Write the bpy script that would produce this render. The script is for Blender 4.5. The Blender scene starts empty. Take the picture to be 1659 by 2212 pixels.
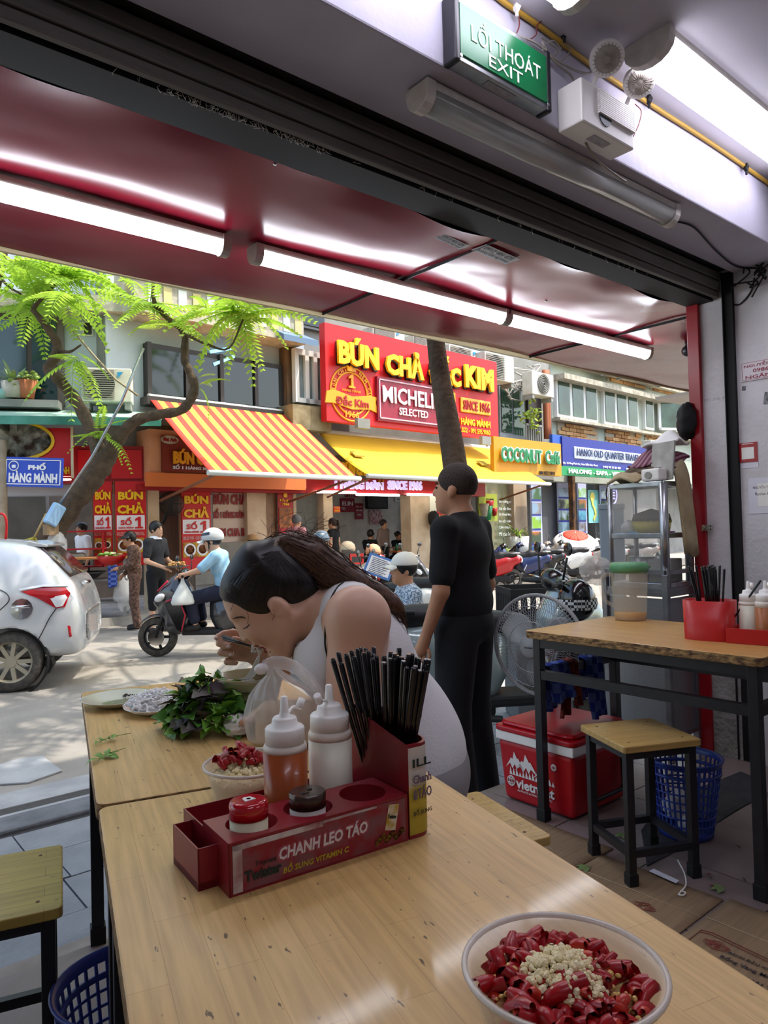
import bpy, bmesh, math, random
import numpy as np
from mathutils import Vector, Matrix
R = math.radians
random.seed(7)
SC = bpy.context.scene
COL = SC.collection
V = Vector
# ---------------------------------------------------------------- camera
EYE = 1.18
FPX, CX, CY = 1561.3, 829.5, 1106.0
PITCH, ROLL, YAW = R(1.345), R(1.432), R(39.75)


def ray(px, py):
 xi = (px - CX) / FPX
 yi = -(py - CY) / FPX
 c, s = math.cos(ROLL), math.sin(ROLL)
 xc, up = xi * c + yi * s, -xi * s + yi * c
 y = math.cos(PITCH) - up * math.sin(PITCH)
 z = math.sin(PITCH) + up * math.cos(PITCH)
 cy, sy = math.cos(YAW), math.sin(YAW)
 return V((xc * cy + y * sy, -xc * sy + y * cy, z))


CAMP = V((0, 0, EYE))
cd = bpy.data.cameras.new('camera')
cam = bpy.data.objects.new('camera', cd)
COL.objects.link(cam)
fw = ray(CX, CY)
rt = ray(CX + FPX, CY) - fw
upv = ray(CX, CY - FPX) - fw
m = Matrix((rt, upv, -fw)).transposed().to_4x4()
m.translation = CAMP
cam.matrix_world = m
cd.sensor_fit = 'HORIZONTAL'
cd.sensor_width = 36
cd.lens = FPX / 1659 * 36
cd.clip_start = .02
cd.clip_end = 300
SC.camera = cam
# ---------------------------------------------------------------- world, sun, exposure
SUN_DIR = V((.36, -.34, 1.0)).normalized()      # towards the sun: high, a little along the street
w = bpy.data.worlds.new('sky')
SC.world = w
w.use_nodes = True
nt = w.node_tree
nt.nodes.clear()
sky = nt.nodes.new('ShaderNodeTexSky')
sky.sky_type = 'NISHITA'
sky.sun_disc = False
sky.sun_elevation = math.asin(SUN_DIR.z)
sky.sun_rotation = math.atan2(SUN_DIR.x, SUN_DIR.y)
sky.air_density = 1.4
sky.dust_density = 3.5
bg = nt.nodes.new('ShaderNodeBackground')
bg.inputs[1].default_value = .44
wo = nt.nodes.new('ShaderNodeOutputWorld')
nt.links.new(sky.outputs[0], bg.inputs[0])
nt.links.new(bg.outputs[0], wo.inputs[0])
sl = bpy.data.lights.new('sun', 'SUN')
sl.energy = 5.0
sl.angle = R(.6)
sl.color = (1, .94, .84)
so = bpy.data.objects.new('sun', sl)
so.rotation_euler = SUN_DIR.to_track_quat('Z', 'Y').to_euler()
COL.objects.link(so)
SC.view_settings.view_transform = 'Standard'
SC.view_settings.look = 'None'
SC.view_settings.exposure = 0.2
SC.view_settings.gamma = 1.0
SC.view_settings.use_curve_mapping = False


# ---------------------------------------------------------------- survey helpers: where a sight line meets a surface of the place
def hit(px, py, o, n):
 r = ray(px, py)
 o, n = V(o), V(n)
 return CAMP + r * ((o - CAMP).dot(n) / r.dot(n))


def atz(px, py, z=0.):
 return hit(px, py, (0, 0, z), (0, 0, 1))


def atx(px, py, x):
 return hit(px, py, (x, 0, 0), (1, 0, 0))


def aty(px, py, y):
 return hit(px, py, (0, y, 0), (0, 1, 0))


VD = V((math.sin(YAW), math.cos(YAW), 0))
VR = V((math.cos(YAW), -math.sin(YAW), 0))
UP = V((0, 0, 1))


def atd(px, py, d):
 r = ray(px, py)
 return CAMP + r * (d / r.dot(VD))


# ---------------------------------------------------------------- materials
def lin(h):
 h = h.lstrip('#')
 o = []
 for i in (0, 2, 4):
  c = int(h[i:i + 2], 16) / 255
  o.append(c / 12.92 if c <= .04045 else ((c + .055) / 1.055) ** 2.4)
 return tuple(o) + (1.,)


MATS = {}


def mat(name, col='808080', rough=.55, metal=0., col2=None, vs=4., var=.5, bump=0., bs=30., emit=0., trans=0., alpha=1., coat=0., ior=1.45,
  sss=0., spec=.5, stretch=None, detail=4., tint=None):
 """principled surface; col2/vs/var mottle it with noise, bump adds fine relief"""
 if name in MATS:
  return MATS[name]
 M = bpy.data.materials.new(name)
 M.use_nodes = True
 N, L = M.node_tree.nodes, M.node_tree.links
 b = N['Principled BSDF']
 b.inputs['Base Color'].default_value = lin(col)
 b.inputs['Roughness'].default_value = rough
 b.inputs['Metallic'].default_value = metal
 b.inputs['IOR'].default_value = ior
 b.inputs['Specular IOR Level'].default_value = spec
 if trans:
  b.inputs['Transmission Weight'].default_value = trans
 if alpha < 1:
  b.inputs['Alpha'].default_value = alpha
 if coat:
  b.inputs['Coat Weight'].default_value = coat
  b.inputs['Coat Roughness'].default_value = .08
 if sss:
  b.inputs['Subsurface Weight'].default_value = sss
  b.inputs['Subsurface Radius'].default_value = (.012, .005, .003)
  b.inputs['Subsurface Scale'].default_value = 1.
 if emit:
  b.inputs['Emission Color'].default_value = lin(tint or col)
  b.inputs['Emission Strength'].default_value = emit
 if col2 or bump:
  tc = N.new('ShaderNodeTexCoord')
  src = tc.outputs['Object']
  if stretch:
   mp = N.new('ShaderNodeMapping')
   mp.inputs['Scale'].default_value = stretch
   L.new(src, mp.inputs[0])
   src = mp.outputs[0]
 if col2:
  n = N.new('ShaderNodeTexNoise')
  n.inputs['Scale'].default_value = vs
  n.inputs['Detail'].default_value = detail
  L.new(src, n.inputs['Vector'])
  rp = N.new('ShaderNodeValToRGB')
  rp.color_ramp.elements[0].position = .5 - .5 * var * .6
  rp.color_ramp.elements[1].position = .5 + .5 * var * .6
  rp.color_ramp.elements[0].color = lin(col)
  rp.color_ramp.elements[1].color = lin(col2)
  L.new(n.outputs['Fac'], rp.inputs[0])
  L.new(rp.outputs[0], b.inputs['Base Color'])
 if bump:
  n2 = N.new('ShaderNodeTexNoise')
  n2.inputs['Scale'].default_value = bs
  n2.inputs['Detail'].default_value = 5
  L.new(src, n2.inputs['Vector'])
  bp = N.new('ShaderNodeBump')
  bp.inputs['Strength'].default_value = bump
  bp.inputs['Distance'].default_value = .02
  L.new(n2.outputs['Fac'], bp.inputs['Height'])
  L.new(bp.outputs[0], b.inputs['Normal'])
 MATS[name] = M
 return M


def nodes(M):
 return M.node_tree.nodes, M.node_tree.links, M.node_tree.nodes['Principled BSDF']


def ramp(N, stops, interp='LINEAR'):
 rp = N.new('ShaderNodeValToRGB')
 rp.color_ramp.interpolation = interp
 e = rp.color_ramp.elements
 while len(e) < len(stops):
  e.new(.5)
 for k, (p, c) in enumerate(stops):
  e[k].position = p
  e[k].color = lin(c)
 return rp


def wood(name, a, b_, c_, rz=0., rough=.40, coat=.18):
 """varnished butcher-block wood: staves of slightly different tone, long grain and dark specks"""
 M = mat(name, a, rough, coat=coat)
 N, L, b = nodes(M)
 tc = N.new('ShaderNodeTexCoord')
 mp = N.new('ShaderNodeMapping')
 mp.inputs['Rotation'].default_value = (0, 0, rz)
 L.new(tc.outputs['Object'], mp.inputs[0])
 br = N.new('ShaderNodeTexBrick')
 br.inputs['Scale'].default_value = 1
 br.inputs['Brick Width'].default_value = .26
 br.inputs['Row Height'].default_value = .048
 br.inputs['Mortar Size'].default_value = .0004
 br.inputs['Bias'].default_value = -.1
 br.inputs['Color1'].default_value = lin(a)
 br.inputs['Color2'].default_value = lin(b_)
 br.inputs['Mortar'].default_value = lin(c_)
 L.new(mp.outputs[0], br.inputs[0])
 gm = N.new('ShaderNodeMapping')
 gm.inputs['Scale'].default_value = (3.5, 60, 20)
 L.new(mp.outputs[0], gm.inputs[0])
 g = N.new('ShaderNodeTexNoise')
 g.inputs['Scale'].default_value = 1.6
 g.inputs['Detail'].default_value = 6
 L.new(gm.outputs[0], g.inputs['Vector'])
 gr = ramp(N, [(.3, 'c2b8a4'), (.62, 'ffffff')])
 L.new(g.outputs['Fac'], gr.inputs[0])
 mx = N.new('ShaderNodeMix')
 mx.data_type = 'RGBA'
 mx.blend_type = 'MULTIPLY'
 mx.inputs[0].default_value = .55
 L.new(br.outputs['Color'], mx.inputs[6])
 L.new(gr.outputs[0], mx.inputs[7])
 s = N.new('ShaderNodeTexNoise')
 s.inputs['Scale'].default_value = 80
 s.inputs['Detail'].default_value = 3
 sm = N.new('ShaderNodeMapping')
 sm.inputs['Scale'].default_value = (.45, 1.5, 1)
 L.new(mp.outputs[0], sm.inputs[0])
 L.new(sm.outputs[0], s.inputs['Vector'])
 sr = ramp(N, [(.27, '3a2c1c'), (.305, 'ffffff')])
 L.new(s.outputs['Fac'], sr.inputs[0])
 mx2 = N.new('ShaderNodeMix')
 mx2.data_type = 'RGBA'
 mx2.blend_type = 'MULTIPLY'
 mx2.inputs[0].default_value = .8
 L.new(mx.outputs[2], mx2.inputs[6])
 L.new(sr.outputs[0], mx2.inputs[7])
 L.new(mx2.outputs[2], b.inputs['Base Color'])
 rr = N.new('ShaderNodeMapRange')
 rr.inputs[3].default_value = rough - .1
 rr.inputs[4].default_value = rough + .16
 L.new(g.outputs['Fac'], rr.inputs[0])
 L.new(rr.outputs[0], b.inputs['Roughness'])
 return M


# ---------------------------------------------------------------- mesh building
WM = {}


def _frame(d):
 d = V(d).normalized()
 a = V((0, 0, 1)) if abs(d.z) < .9 else V((1, 0, 0))
 x = a.cross(d).normalized()
 return x, d.cross(x), d


class MB:
 def __init__(s):
  s.v, s.f, s.sm, s.mi, s.cur = [], [], [], [], 0

 def add(s, vs, fs, smooth=False):
  o = len(s.v)
  s.v += [tuple(p) for p in vs]
  s.f += [tuple(i + o for i in f) for f in fs]
  s.sm += [smooth] * len(fs)
  s.mi += [s.cur] * len(fs)
  return s

 def hexa(s, p):
  return s.add(p, [(3, 2, 1, 0), (4, 5, 6, 7), (0, 1, 5, 4), (1, 2, 6, 5), (2, 3, 7, 6), (3, 0, 4, 7)])

 def box(s, c, d, rz=0., Rm=None):
  Rm = Rm or Matrix.Rotation(rz, 3, 'Z')
  c = V(c)
  h = V(d) / 2
  q = [(-1, -1, -1), (1, -1, -1), (1, 1, -1), (-1, 1, -1), (-1, -1, 1), (1, -1, 1), (1, 1, 1), (-1, 1, 1)]
  return s.hexa([c + Rm @ V((a[0] * h.x, a[1] * h.y, a[2] * h.z)) for a in q])

 def bar(s, a, b, wd, ht, up=(0, 0, 1)):
  a, b = V(a), V(b)
  d = (b - a).normalized()
  x = d.cross(V(up))
  if x.length < 1e-4:
   x = V((1, 0, 0))
  x.normalize()
  y = x.cross(d)
  x = x * wd / 2
  y = y * ht / 2
  return s.hexa([a - x - y, a + x - y, b + x - y, b - x - y, a - x + y, a + x + y, b + x + y, b - x + y])

 def prism(s, poly, vec, smooth=False):
  n = len(poly)
  vec = V(vec)
  p = [V(q) for q in poly]
  s.add(p + [q + vec for q in p], [tuple(range(n - 1, -1, -1)), tuple(range(n, 2 * n))])
  o = len(s.v) - 2 * n
  for i in range(n):
   j = (i + 1) % n
   s.f.append((o + i, o + j, o + n + j, o + n + i))
   s.sm.append(smooth)
   s.mi.append(s.cur)
  return s

 def tube(s, path, r, n=8, caps=True, closed=False, flat=1., up=None):
  P = [V(p) for p in path]
  k = len(P)
  rr = r if isinstance(r, (list, tuple)) else [r] * k
  vs, fs = [], []
  x0 = None
  for i in range(k):
   if closed:
    d = P[(i + 1) % k] - P[i - 1]
   else:
    d = P[min(i + 1, k - 1)] - P[max(i - 1, 0)]
   if d.length < 1e-9:
    d = V((0, 0, 1))
   d.normalize()
   if x0 is None:
    x = _frame(d)[0] if up is None else V(up).cross(d).normalized()
   else:
    x = x0 - d * x0.dot(d)
    x = x.normalized() if x.length > 1e-6 else _frame(d)[0]
   x0 = x
   y = d.cross(x)
   for j in range(n):
    a = 2 * math.pi * j / n
    vs.append(P[i] + x * (math.cos(a) * rr[i]) + y * (math.sin(a) * rr[i] * flat))
  for i in range(k if closed else k - 1):
   for j in range(n):
    a, b = i * n + j, i * n + (j + 1) % n
    c, d = ((i + 1) % k) * n + (j + 1) % n, ((i + 1) % k) * n + j
    fs.append((a, b, c, d))
  s.add(vs, fs, True)
  if caps and not closed:
   o = len(s.v) - len(vs)
   s.f += [tuple(o + j for j in range(n - 1, -1, -1)), tuple(o + (k - 1) * n + j for j in range(n))]
   s.sm += [False, False]
   s.mi += [s.cur, s.cur]
  return s

 def cyl(s, a, b, r0, r1=None, n=16, caps=True):
  return s.tube([a, b], [r0, r0 if r1 is None else r1], n, caps)

 def lathe(s, prof, base=(0, 0, 0), n=24, axis=(0, 0, 1), smooth=True, xs=1., ys=1., caps=True):
  x, y, d = _frame(axis) if tuple(axis) != (0, 0, 1) else (V((1, 0, 0)), V((0, 1, 0)), V((0, 0, 1)))
  base = V(base)
  vs, fs = [], []
  k = len(prof)
  for r, z in prof:
   for j in range(n):
    a = 2 * math.pi * j / n
    vs.append(base + x * (r * math.cos(a) * xs) + y * (r * math.sin(a) * ys) + d * z)
  for i in range(k - 1):
   for j in range(n):
    fs.append((i * n + j, i * n + (j + 1) % n, (i + 1) * n + (j + 1) % n, (i + 1) * n + j))
  s.add(vs, fs, smooth)
  o = len(s.v) - len(vs)
  if caps and prof[0][0] > 1e-5:
   s.f.append(tuple(o + j for j in range(n - 1, -1, -1)))
   s.sm.append(False)
   s.mi.append(s.cur)
  if caps and prof[-1][0] > 1e-5:
   s.f.append(tuple(o + (k - 1) * n + j for j in range(n)))
   s.sm.append(False)
   s.mi.append(s.cur)
  return s

 def ell(s, c, r, Rm=None, nu=16, nv=10):
  c = V(c)
  r = V(r) if not isinstance(r, (int, float)) else V((r, r, r))
  vs, fs = [], []
  for i in range(nv + 1):
   t = math.pi * i / nv
   for j in range(nu):
    a = 2 * math.pi * j / nu
    p = V((r.x * math.sin(t) * math.cos(a), r.y * math.sin(t) * math.sin(a), r.z * math.cos(t)))
    vs.append(c + (Rm @ p if Rm else p))
  for i in range(nv):
   for j in range(nu):
    fs.append((i * nu + j, (i + 1) * nu + j, (i + 1) * nu + (j + 1) % nu, i * nu + (j + 1) % nu))
  return s.add(vs, fs, True)

 def grid(s, fn, nu, nv, smooth=True, thick=None):
  """surface from fn(u, v) with u, v in 0..1"""
  vs = [V(fn(i / nu, j / nv)) for j in range(nv + 1) for i in range(nu + 1)]
  fs = [(j * (nu + 1) + i, j * (nu + 1) + i + 1, (j + 1) * (nu + 1) + i + 1, (j + 1) * (nu + 1) + i) for j in range(nv) for i in range(nu)]
  s.add(vs, fs, smooth)
  return s

 def mesh(s, name, mats):
  me = bpy.data.meshes.new(name)
  me.from_pydata(s.v, [], s.f)
  me.polygons.foreach_set('use_smooth', s.sm)
  if isinstance(mats, (list, tuple)):
   for q in mats:
    me.materials.append(q)
   me.polygons.foreach_set('material_index', s.mi)
  elif mats:
   me.materials.append(mats)
  me.update()
  return me

 def obj(s, name, mats, parent=None, bevel=0., local=False, solid=0., subsurf=0, seg=2):
  o = bpy.data.objects.new(name, s.mesh(name, mats))
  return fin(o, parent, bevel, local, solid, subsurf, seg)


def fin(o, parent=None, bevel=0., local=False, solid=0., subsurf=0, seg=2):
 COL.objects.link(o)
 adopt(o, parent, local)
 if solid:
  q = o.modifiers.new('solid', 'SOLIDIFY')
  q.thickness = solid
  q.offset = 0
 if bevel:
  q = o.modifiers.new('bevel', 'BEVEL')
  q.width = bevel
  q.segments = seg
  q.limit_method = 'ANGLE'
  q.angle_limit = R(40)
  q.harden_normals = False
 if subsurf:
  q = o.modifiers.new('subsurf', 'SUBSURF')
  q.levels = q.render_levels = subsurf
 return o


def adopt(o, parent, local=False):
 if parent is None:
  WM[o.name] = Matrix.Identity(4)
  return
 o.parent = parent
 if local:
  WM[o.name] = WM[parent.name].copy()
 else:
  o.matrix_parent_inverse = WM[parent.name].inverted()
  WM[o.name] = Matrix.Identity(4)


def tag(o, label, cat, group=None, kind=None):
 o['label'] = label
 o['category'] = cat
 if group:
  o['group'] = group
 if kind:
  o['kind'] = kind
 return o


def thing(name, label, cat, loc=(0, 0, 0), rz=0., group=None, kind=None, sc=1.):
 o = bpy.data.objects.new(name, None)
 o.empty_display_size = .05
 COL.objects.link(o)
 o.location = loc
 o.rotation_euler = (0, 0, rz)
 o.scale = (sc, sc, sc)
 WM[o.name] = Matrix.Translation(V(loc)) @ Matrix.Rotation(rz, 4, 'Z') @ Matrix.Scale(sc, 4)
 return tag(o, label, cat, group, kind)


def struct(o, label=None):
 o['kind'] = 'structure'
 if label:
  o['label'] = label
 return o


def copy_tree(root, loc=None, rz=None, label=None, parent=None):
 c = root.copy()
 COL.objects.link(c)
 if parent is not None:
  c.parent = parent
 if loc is not None:
  c.location = loc
 if rz is not None:
  c.rotation_euler = (0, 0, rz)
 if label:
  c['label'] = label
 for ch in list(root.children):
  copy_tree(ch, parent=c)
 return c


def text(body, name, M, parent, o, u, v, w=None, h=None, ext=.002, bold=0., local=False, shear=0., res=2, space=1.):
 """lettering as flat raised geometry, centred on o, running along u with v up, stretched to w by h"""
 cu = bpy.data.curves.new(name, 'FONT')
 cu.body = body
 cu.offset = bold
 cu.resolution_u = res
 cu.space_character = space
 cu.shear = shear
 cu.extrude = .5
 cu.align_x = 'CENTER'
 t = bpy.data.objects.new(name, cu)
 me = bpy.data.meshes.new_from_object(t)
 bpy.data.objects.remove(t)
 bpy.data.curves.remove(cu)
 n = len(me.vertices)
 a = np.empty(n * 3)
 me.vertices.foreach_get('co', a)
 a = a.reshape(-1, 3)
 lo, hi = a.min(0), a.max(0)
 sz = hi - lo
 sx = w / sz[0] if w else None
 sy = h / sz[1] if h else None
 sx = sx or sy
 sy = sy or sx
 o, u, v = V(o), V(u).normalized(), V(v).normalized()
 nn = np.array(u.cross(v))
 P = np.array(o) + ((a[:, :1] - (lo[0] + hi[0]) / 2) * sx) * np.array(u) + ((a[:, 1:2] - (lo[1] + hi[1]) / 2) * sy) * np.array(v) \
  + (a[:, 2:] + .5) * ext * nn
 me.vertices.foreach_set('co', P.ravel())
 me.materials.clear()
 me.materials.append(M)
 me.update()
 ob = bpy.data.objects.new(name, me)
 return fin(ob, parent, 0, local)


def spline(pts, n=8):
 """Catmull-Rom through pts"""
 P = [V(p) for p in pts]
 P = [P[0] * 2 - P[1]] + P + [P[-1] * 2 - P[-2]]
 out = []
 for i in range(1, len(P) - 2):
  for k in range(n):
   t = k / n
   a, b, c, d = P[i - 1], P[i], P[i + 1], P[i + 2]
   out.append(.5 * ((2 * b) + (c - a) * t + (2 * a - 5 * b + 4 * c - d) * t * t + (3 * b - a - 3 * c + d) * t ** 3))
 out.append(P[-2])
 return out


def lerp_list(vals, n):
 """n samples through a list of numbers"""
 return [float(np.interp(i / (n - 1) * (len(vals) - 1), range(len(vals)), vals)) for i in range(n)]


# ---------------------------------------------------------------- bodies: smooth unions of tapered limbs, meshed into one continuous surface
class Body:
 def __init__(s):
  s.p = []

 def cap(s, a, b, ra, rb=None, k=.02, sub=False):
  s.p.append(('c', np.array(a, float), np.array(b, float), ra, ra if rb is None else rb, k, sub))
  return s

 def ell(s, c, r, Rm=None, k=.02, sub=False):
  Q = np.array(Rm) if Rm is not None else np.eye(3)
  s.p.append(('e', np.array(c, float), np.array(r, float), Q, None, k, sub))
  return s

 def chain(s, pts, rs, k=.015):
  for i in range(len(pts) - 1):
   s.cap(pts[i], pts[i + 1], rs[i], rs[i + 1], k)
  return s

 def bounds(s, pad):
  lo, hi = np.full(3, 1e9), np.full(3, -1e9)
  for q in s.p:
   if q[-1]:
    continue
   if q[0] == 'c':
    r = max(q[3], q[4])
    for e in (q[1], q[2]):
     lo = np.minimum(lo, e - r)
     hi = np.maximum(hi, e + r)
   else:
    r = q[2].max()
    lo = np.minimum(lo, q[1] - r)
    hi = np.maximum(hi, q[1] + r)
  return lo - pad, hi + pad

 def field(s, lo, h, n):
  ax = [lo[i] + h * np.arange(n[i]) for i in range(3)]
  X, Y, Z = np.meshgrid(*[a.astype(np.float32) for a in ax], indexing='ij')
  D = np.full(X.shape, 10., np.float32)
  for q in s.p:
   if q[0] == 'c':
    a, b, ra, rb = q[1], q[2], q[3], q[4]
    m_ = max(ra, rb) + q[5] + 3 * h
    l_, h_ = np.minimum(a, b) - m_, np.maximum(a, b) + m_
   else:
    m_ = q[2].max() + q[5] + 3 * h
    l_, h_ = q[1] - m_, q[1] + m_
   i0 = np.clip(np.floor((l_ - lo) / h).astype(int), 0, np.array(n) - 1)
   i1 = np.clip(np.ceil((h_ - lo) / h).astype(int) + 1, 1, np.array(n))
   if (i1 <= i0).any():
    continue
   S = tuple(slice(i0[i], i1[i]) for i in range(3))
   x, y, z = X[S], Y[S], Z[S]
   if q[0] == 'c':
    ba = b - a
    L2 = max(ba @ ba, 1e-12)
    t = np.clip(((x - a[0]) * ba[0] + (y - a[1]) * ba[1] + (z - a[2]) * ba[2]) / L2, 0, 1)
    d = np.sqrt((x - a[0] - t * ba[0]) ** 2 + (y - a[1] - t * ba[1]) ** 2 + (z - a[2] - t * ba[2]) ** 2) - (ra + (rb - ra) * t)
   else:
    c, r, Q = q[1], q[2], q[3]
    dx, dy, dz = x - c[0], y - c[1], z - c[2]
    u = [(dx * Q[0, i] + dy * Q[1, i] + dz * Q[2, i]) for i in range(3)]
    k0 = np.sqrt(sum((u[i] / r[i]) ** 2 for i in range(3)))
    k1 = np.sqrt(sum((u[i] / r[i] ** 2) ** 2 for i in range(3))) + 1e-9
    d = k0 * (k0 - 1) / k1
   k = q[5]
   o = D[S]
   if q[-1]:
    d = -d
    hh = np.clip(.5 - .5 * (o - d) / k, 0, 1) if k else 0
    D[S] = np.maximum(o, d) + k * hh * (1 - hh) * (1 if k else 0)
   else:
    hh = np.clip(.5 + .5 * (d - o) / max(k, 1e-6), 0, 1)
    D[S] = d + (o - d) * hh - k * hh * (1 - hh)
  return D, (X, Y, Z)

 def mesh(s, h, grow=0., cut=None, clip=None):
  lo, hi = s.bounds(grow + 3 * h)
  n = [int(v) for v in np.ceil((hi - lo) / h) + 1]
  D, G = s.field(lo, h, n)
  D = D - grow
  if cut is not None:
   D = np.maximum(D, cut(*G))
  return surfnet(D, lo, h)


def surfnet(D, lo, h):
 s = D < 0
 n = np.array(D.shape)
 c = [s[i:n[0] - 1 + i, j:n[1] - 1 + j, k:n[2] - 1 + k] for i in (0, 1) for j in (0, 1) for k in (0, 1)]
 cnt = sum(a.astype(np.int8) for a in c)
 act = (cnt > 0) & (cnt < 8)
 idx = np.full(act.shape, -1, np.int64)
 ii = np.argwhere(act)
 idx[act] = np.arange(len(ii))
 acc = np.zeros((len(ii), 3))
 w = np.zeros(len(ii))
 corners = [(i, j, k) for i in (0, 1) for j in (0, 1) for k in (0, 1)]
 for a in corners:
  for ax in range(3):
   if a[ax]:
    continue
   b = list(a)
   b[ax] = 1
   va = D[ii[:, 0] + a[0], ii[:, 1] + a[1], ii[:, 2] + a[2]]
   vb = D[ii[:, 0] + b[0], ii[:, 1] + b[1], ii[:, 2] + b[2]]
   msk = (va < 0) != (vb < 0)
   t = np.where(msk, va / np.where(msk, va - vb, 1), 0)
   p = np.array(a, float) + np.eye(3)[ax] * t[:, None]
   acc += p * msk[:, None]
   w += msk
 P = (ii + acc / w[:, None]) * h + lo
 F = []
 for ax in range(3):
  o = [i for i in range(3) if i != ax]
  sl0 = [slice(None)] * 3
  sl1 = [slice(None)] * 3
  sl0[ax] = slice(0, n[ax] - 1)
  sl1[ax] = slice(1, n[ax])
  A, B = s[tuple(sl0)], s[tuple(sl1)]
  e = np.argwhere(A != B)
  ok = (e[:, o[0]] > 0) & (e[:, o[1]] > 0) & (e[:, o[0]] < n[o[0]] - 1) & (e[:, o[1]] < n[o[1]] - 1)
  e = e[ok]
  flip = A[tuple(e.T)]
  q = []
  for d0, d1 in ((1, 1), (0, 1), (0, 0), (1, 0)):
   k = e.copy()
   k[:, o[0]] -= d0
   k[:, o[1]] -= d1
   q.append(idx[tuple(k.T)])
  q = np.stack(q, 1)
  if ax == 1:
   flip = ~flip
  q[~flip] = q[~flip][:, ::-1]
  F.append(q)
 F = np.concatenate(F)
 F = F[(F >= 0).all(1)]
 return P, F


def relax(P, F, it=2, lam=.5):
 for _ in range(it):
  acc = np.zeros_like(P)
  cnt = np.zeros(len(P))
  for a, b in ((0, 1), (1, 2), (2, 3), (3, 0)):
   np.add.at(acc, F[:, a], P[F[:, b]])
   np.add.at(acc, F[:, b], P[F[:, a]])
   np.add.at(cnt, F[:, a], 1)
   np.add.at(cnt, F[:, b], 1)
  P = P + lam * (acc / np.maximum(cnt, 1)[:, None] - P)
 return P


def body_obj(PF, name, M, parent, local=False, smooth=1, extra=None):
 P, F = PF
 if smooth:
  P = relax(P, F, smooth)
 me = bpy.data.meshes.new(name)
 if extra is not None and extra.v:
  o = len(P)
  P = np.concatenate([P, np.array(extra.v)])
  me.from_pydata(P.tolist(), [], F.tolist() + [tuple(i + o for i in f) for f in extra.f])
 else:
  me.from_pydata(P.tolist(), [], F.tolist())
 me.materials.append(M)
 me.polygons.foreach_set('use_smooth', [True] * len(me.polygons))
 me.update()
 return fin(bpy.data.objects.new(name, me), parent, 0, local)

# ================================================================ THE ROOM
XW, YR, YRED = 3.64, 1.64, 1.816          # side wall, shutter rail, red strip at the wall's end
BY0, BY1, BZ, CEIL = 1.337, 1.613, 2.406, 2.692
YEDGE, ZSW, ZRD = 2.2, -.18, -.30         # end of the raised shop floor, sidewalk level, road level
CAN, CY0, CY1 = 2.305, 1.86, 3.05         # red canopy
m_wall = mat('painted plaster', 'd6d4d8', .7, col2='b5b1b1', vs=2.2, var=.9, bump=.35, bs=26)
m_ceil = mat('ceiling paint', 'bdbac0', .8, col2='a29fa5', vs=1.5, var=.9)
m_beam = mat('beam paint', 'b6b3c0', .7, col2='a4a1ad', vs=3, var=.9, bump=.12, bs=22)
m_grim = mat('grimy lower plaster', 'a9a6a2', .85, col2='77736c', vs=9, var=.8, bump=.6, bs=40)
m_black = mat('black painted steel', '17171a', .38, col2='222226', vs=30, var=.8)
m_dark = mat('dark void steel', '0b0b0d', .7)
m_shut = mat('shutter grey', '6b6661', .6, col2='524e4a', vs=7, var=.9, stretch=(.4, 1, 3), bump=.1, bs=30)
m_red = mat('red gloss paint', 'a3131f', .3, col2='8a0f1b', vs=6, var=.7)
m_white = mat('white plastic', 'e6e3dc', .45)
m_lampbody = mat('lamp housing', 'cfcac2', .5, col2='b3aca0', vs=14, var=.7)
m_alu = mat('aluminium', 'b9bcc0', .3, metal=.9, col2='9a9da1', vs=20, var=.8)
m_steel = mat('stainless steel', '9b9da0', .33, metal=.85, col2='75777b', vs=9, var=.8)
m_tube = mat('lit tube', 'f2f6ff', .5, emit=20., tint='eef4ff')
m_tubein = mat('lit ceiling tube', 'e9eaff', .5, emit=13., tint='f0edff')

# floor slab and its tiles
floor = struct(MB().box((.7, -.9, -.1), (5.88, 6.2, .18)).obj('floor', mat('floor grout', '4d4744', .9)), 'pinkish floor tiles of the eatery, strewn with bits')
m_tile = mat('floor tile', '8b7c78', .38, col2='75655f', vs=3, var=.9, bump=.08, bs=30)
tm = None
for ix in range(12):
 for iy in range(9):
  x, y = 3.62 - .2 - ix * .405, 2.19 - .2 - iy * .405
  if tm is None:
   o = MB().box((0, 0, 0), (.4, .4, .012)).obj('tile', m_tile, floor)
   tm = o.data
  else:
   o = bpy.data.objects.new('tile', tm)
   COL.objects.link(o)
   adopt(o, floor)
  o.location = (x, y, -.006 + random.uniform(-.0008, .0008))
# walls
wr = MB()
wr.box((XW + .15, (YRED - 4) / 2, 1.4), (.3, YRED + 4, 2.9))
struct(wr.obj('wall_right', m_wall), 'white scuffed plaster wall with notices')
struct(MB().box((XW - .004, YRED - .09, .22), (.012, .16, .62)).obj('trim_1', m_grim), 'bare grimy plaster at the foot of the wall')
struct(MB().box((-2.35, -.9, 1.4), (.3, 6.2, 2.9)).obj('wall_left', m_wall))
struct(MB().box((.7, -4.15, 1.4), (6.2, .3, 2.9)).obj('wall_back', m_wall))
struct(MB().box((.7, (BY0 - 4) / 2, CEIL + .1), (6.2, BY0 + 4.1, .2)).obj('ceiling', m_ceil), 'grey white ceiling of the eatery')
bm_ = MB().box((.7, (BY0 + BY1) / 2, (BZ + CEIL + .2) / 2), (6.2, BY1 - BY0, CEIL + .2 - BZ))
struct(bm_.obj('beam', m_beam, bevel=.006), 'white painted lintel beam above the shop opening')
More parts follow.
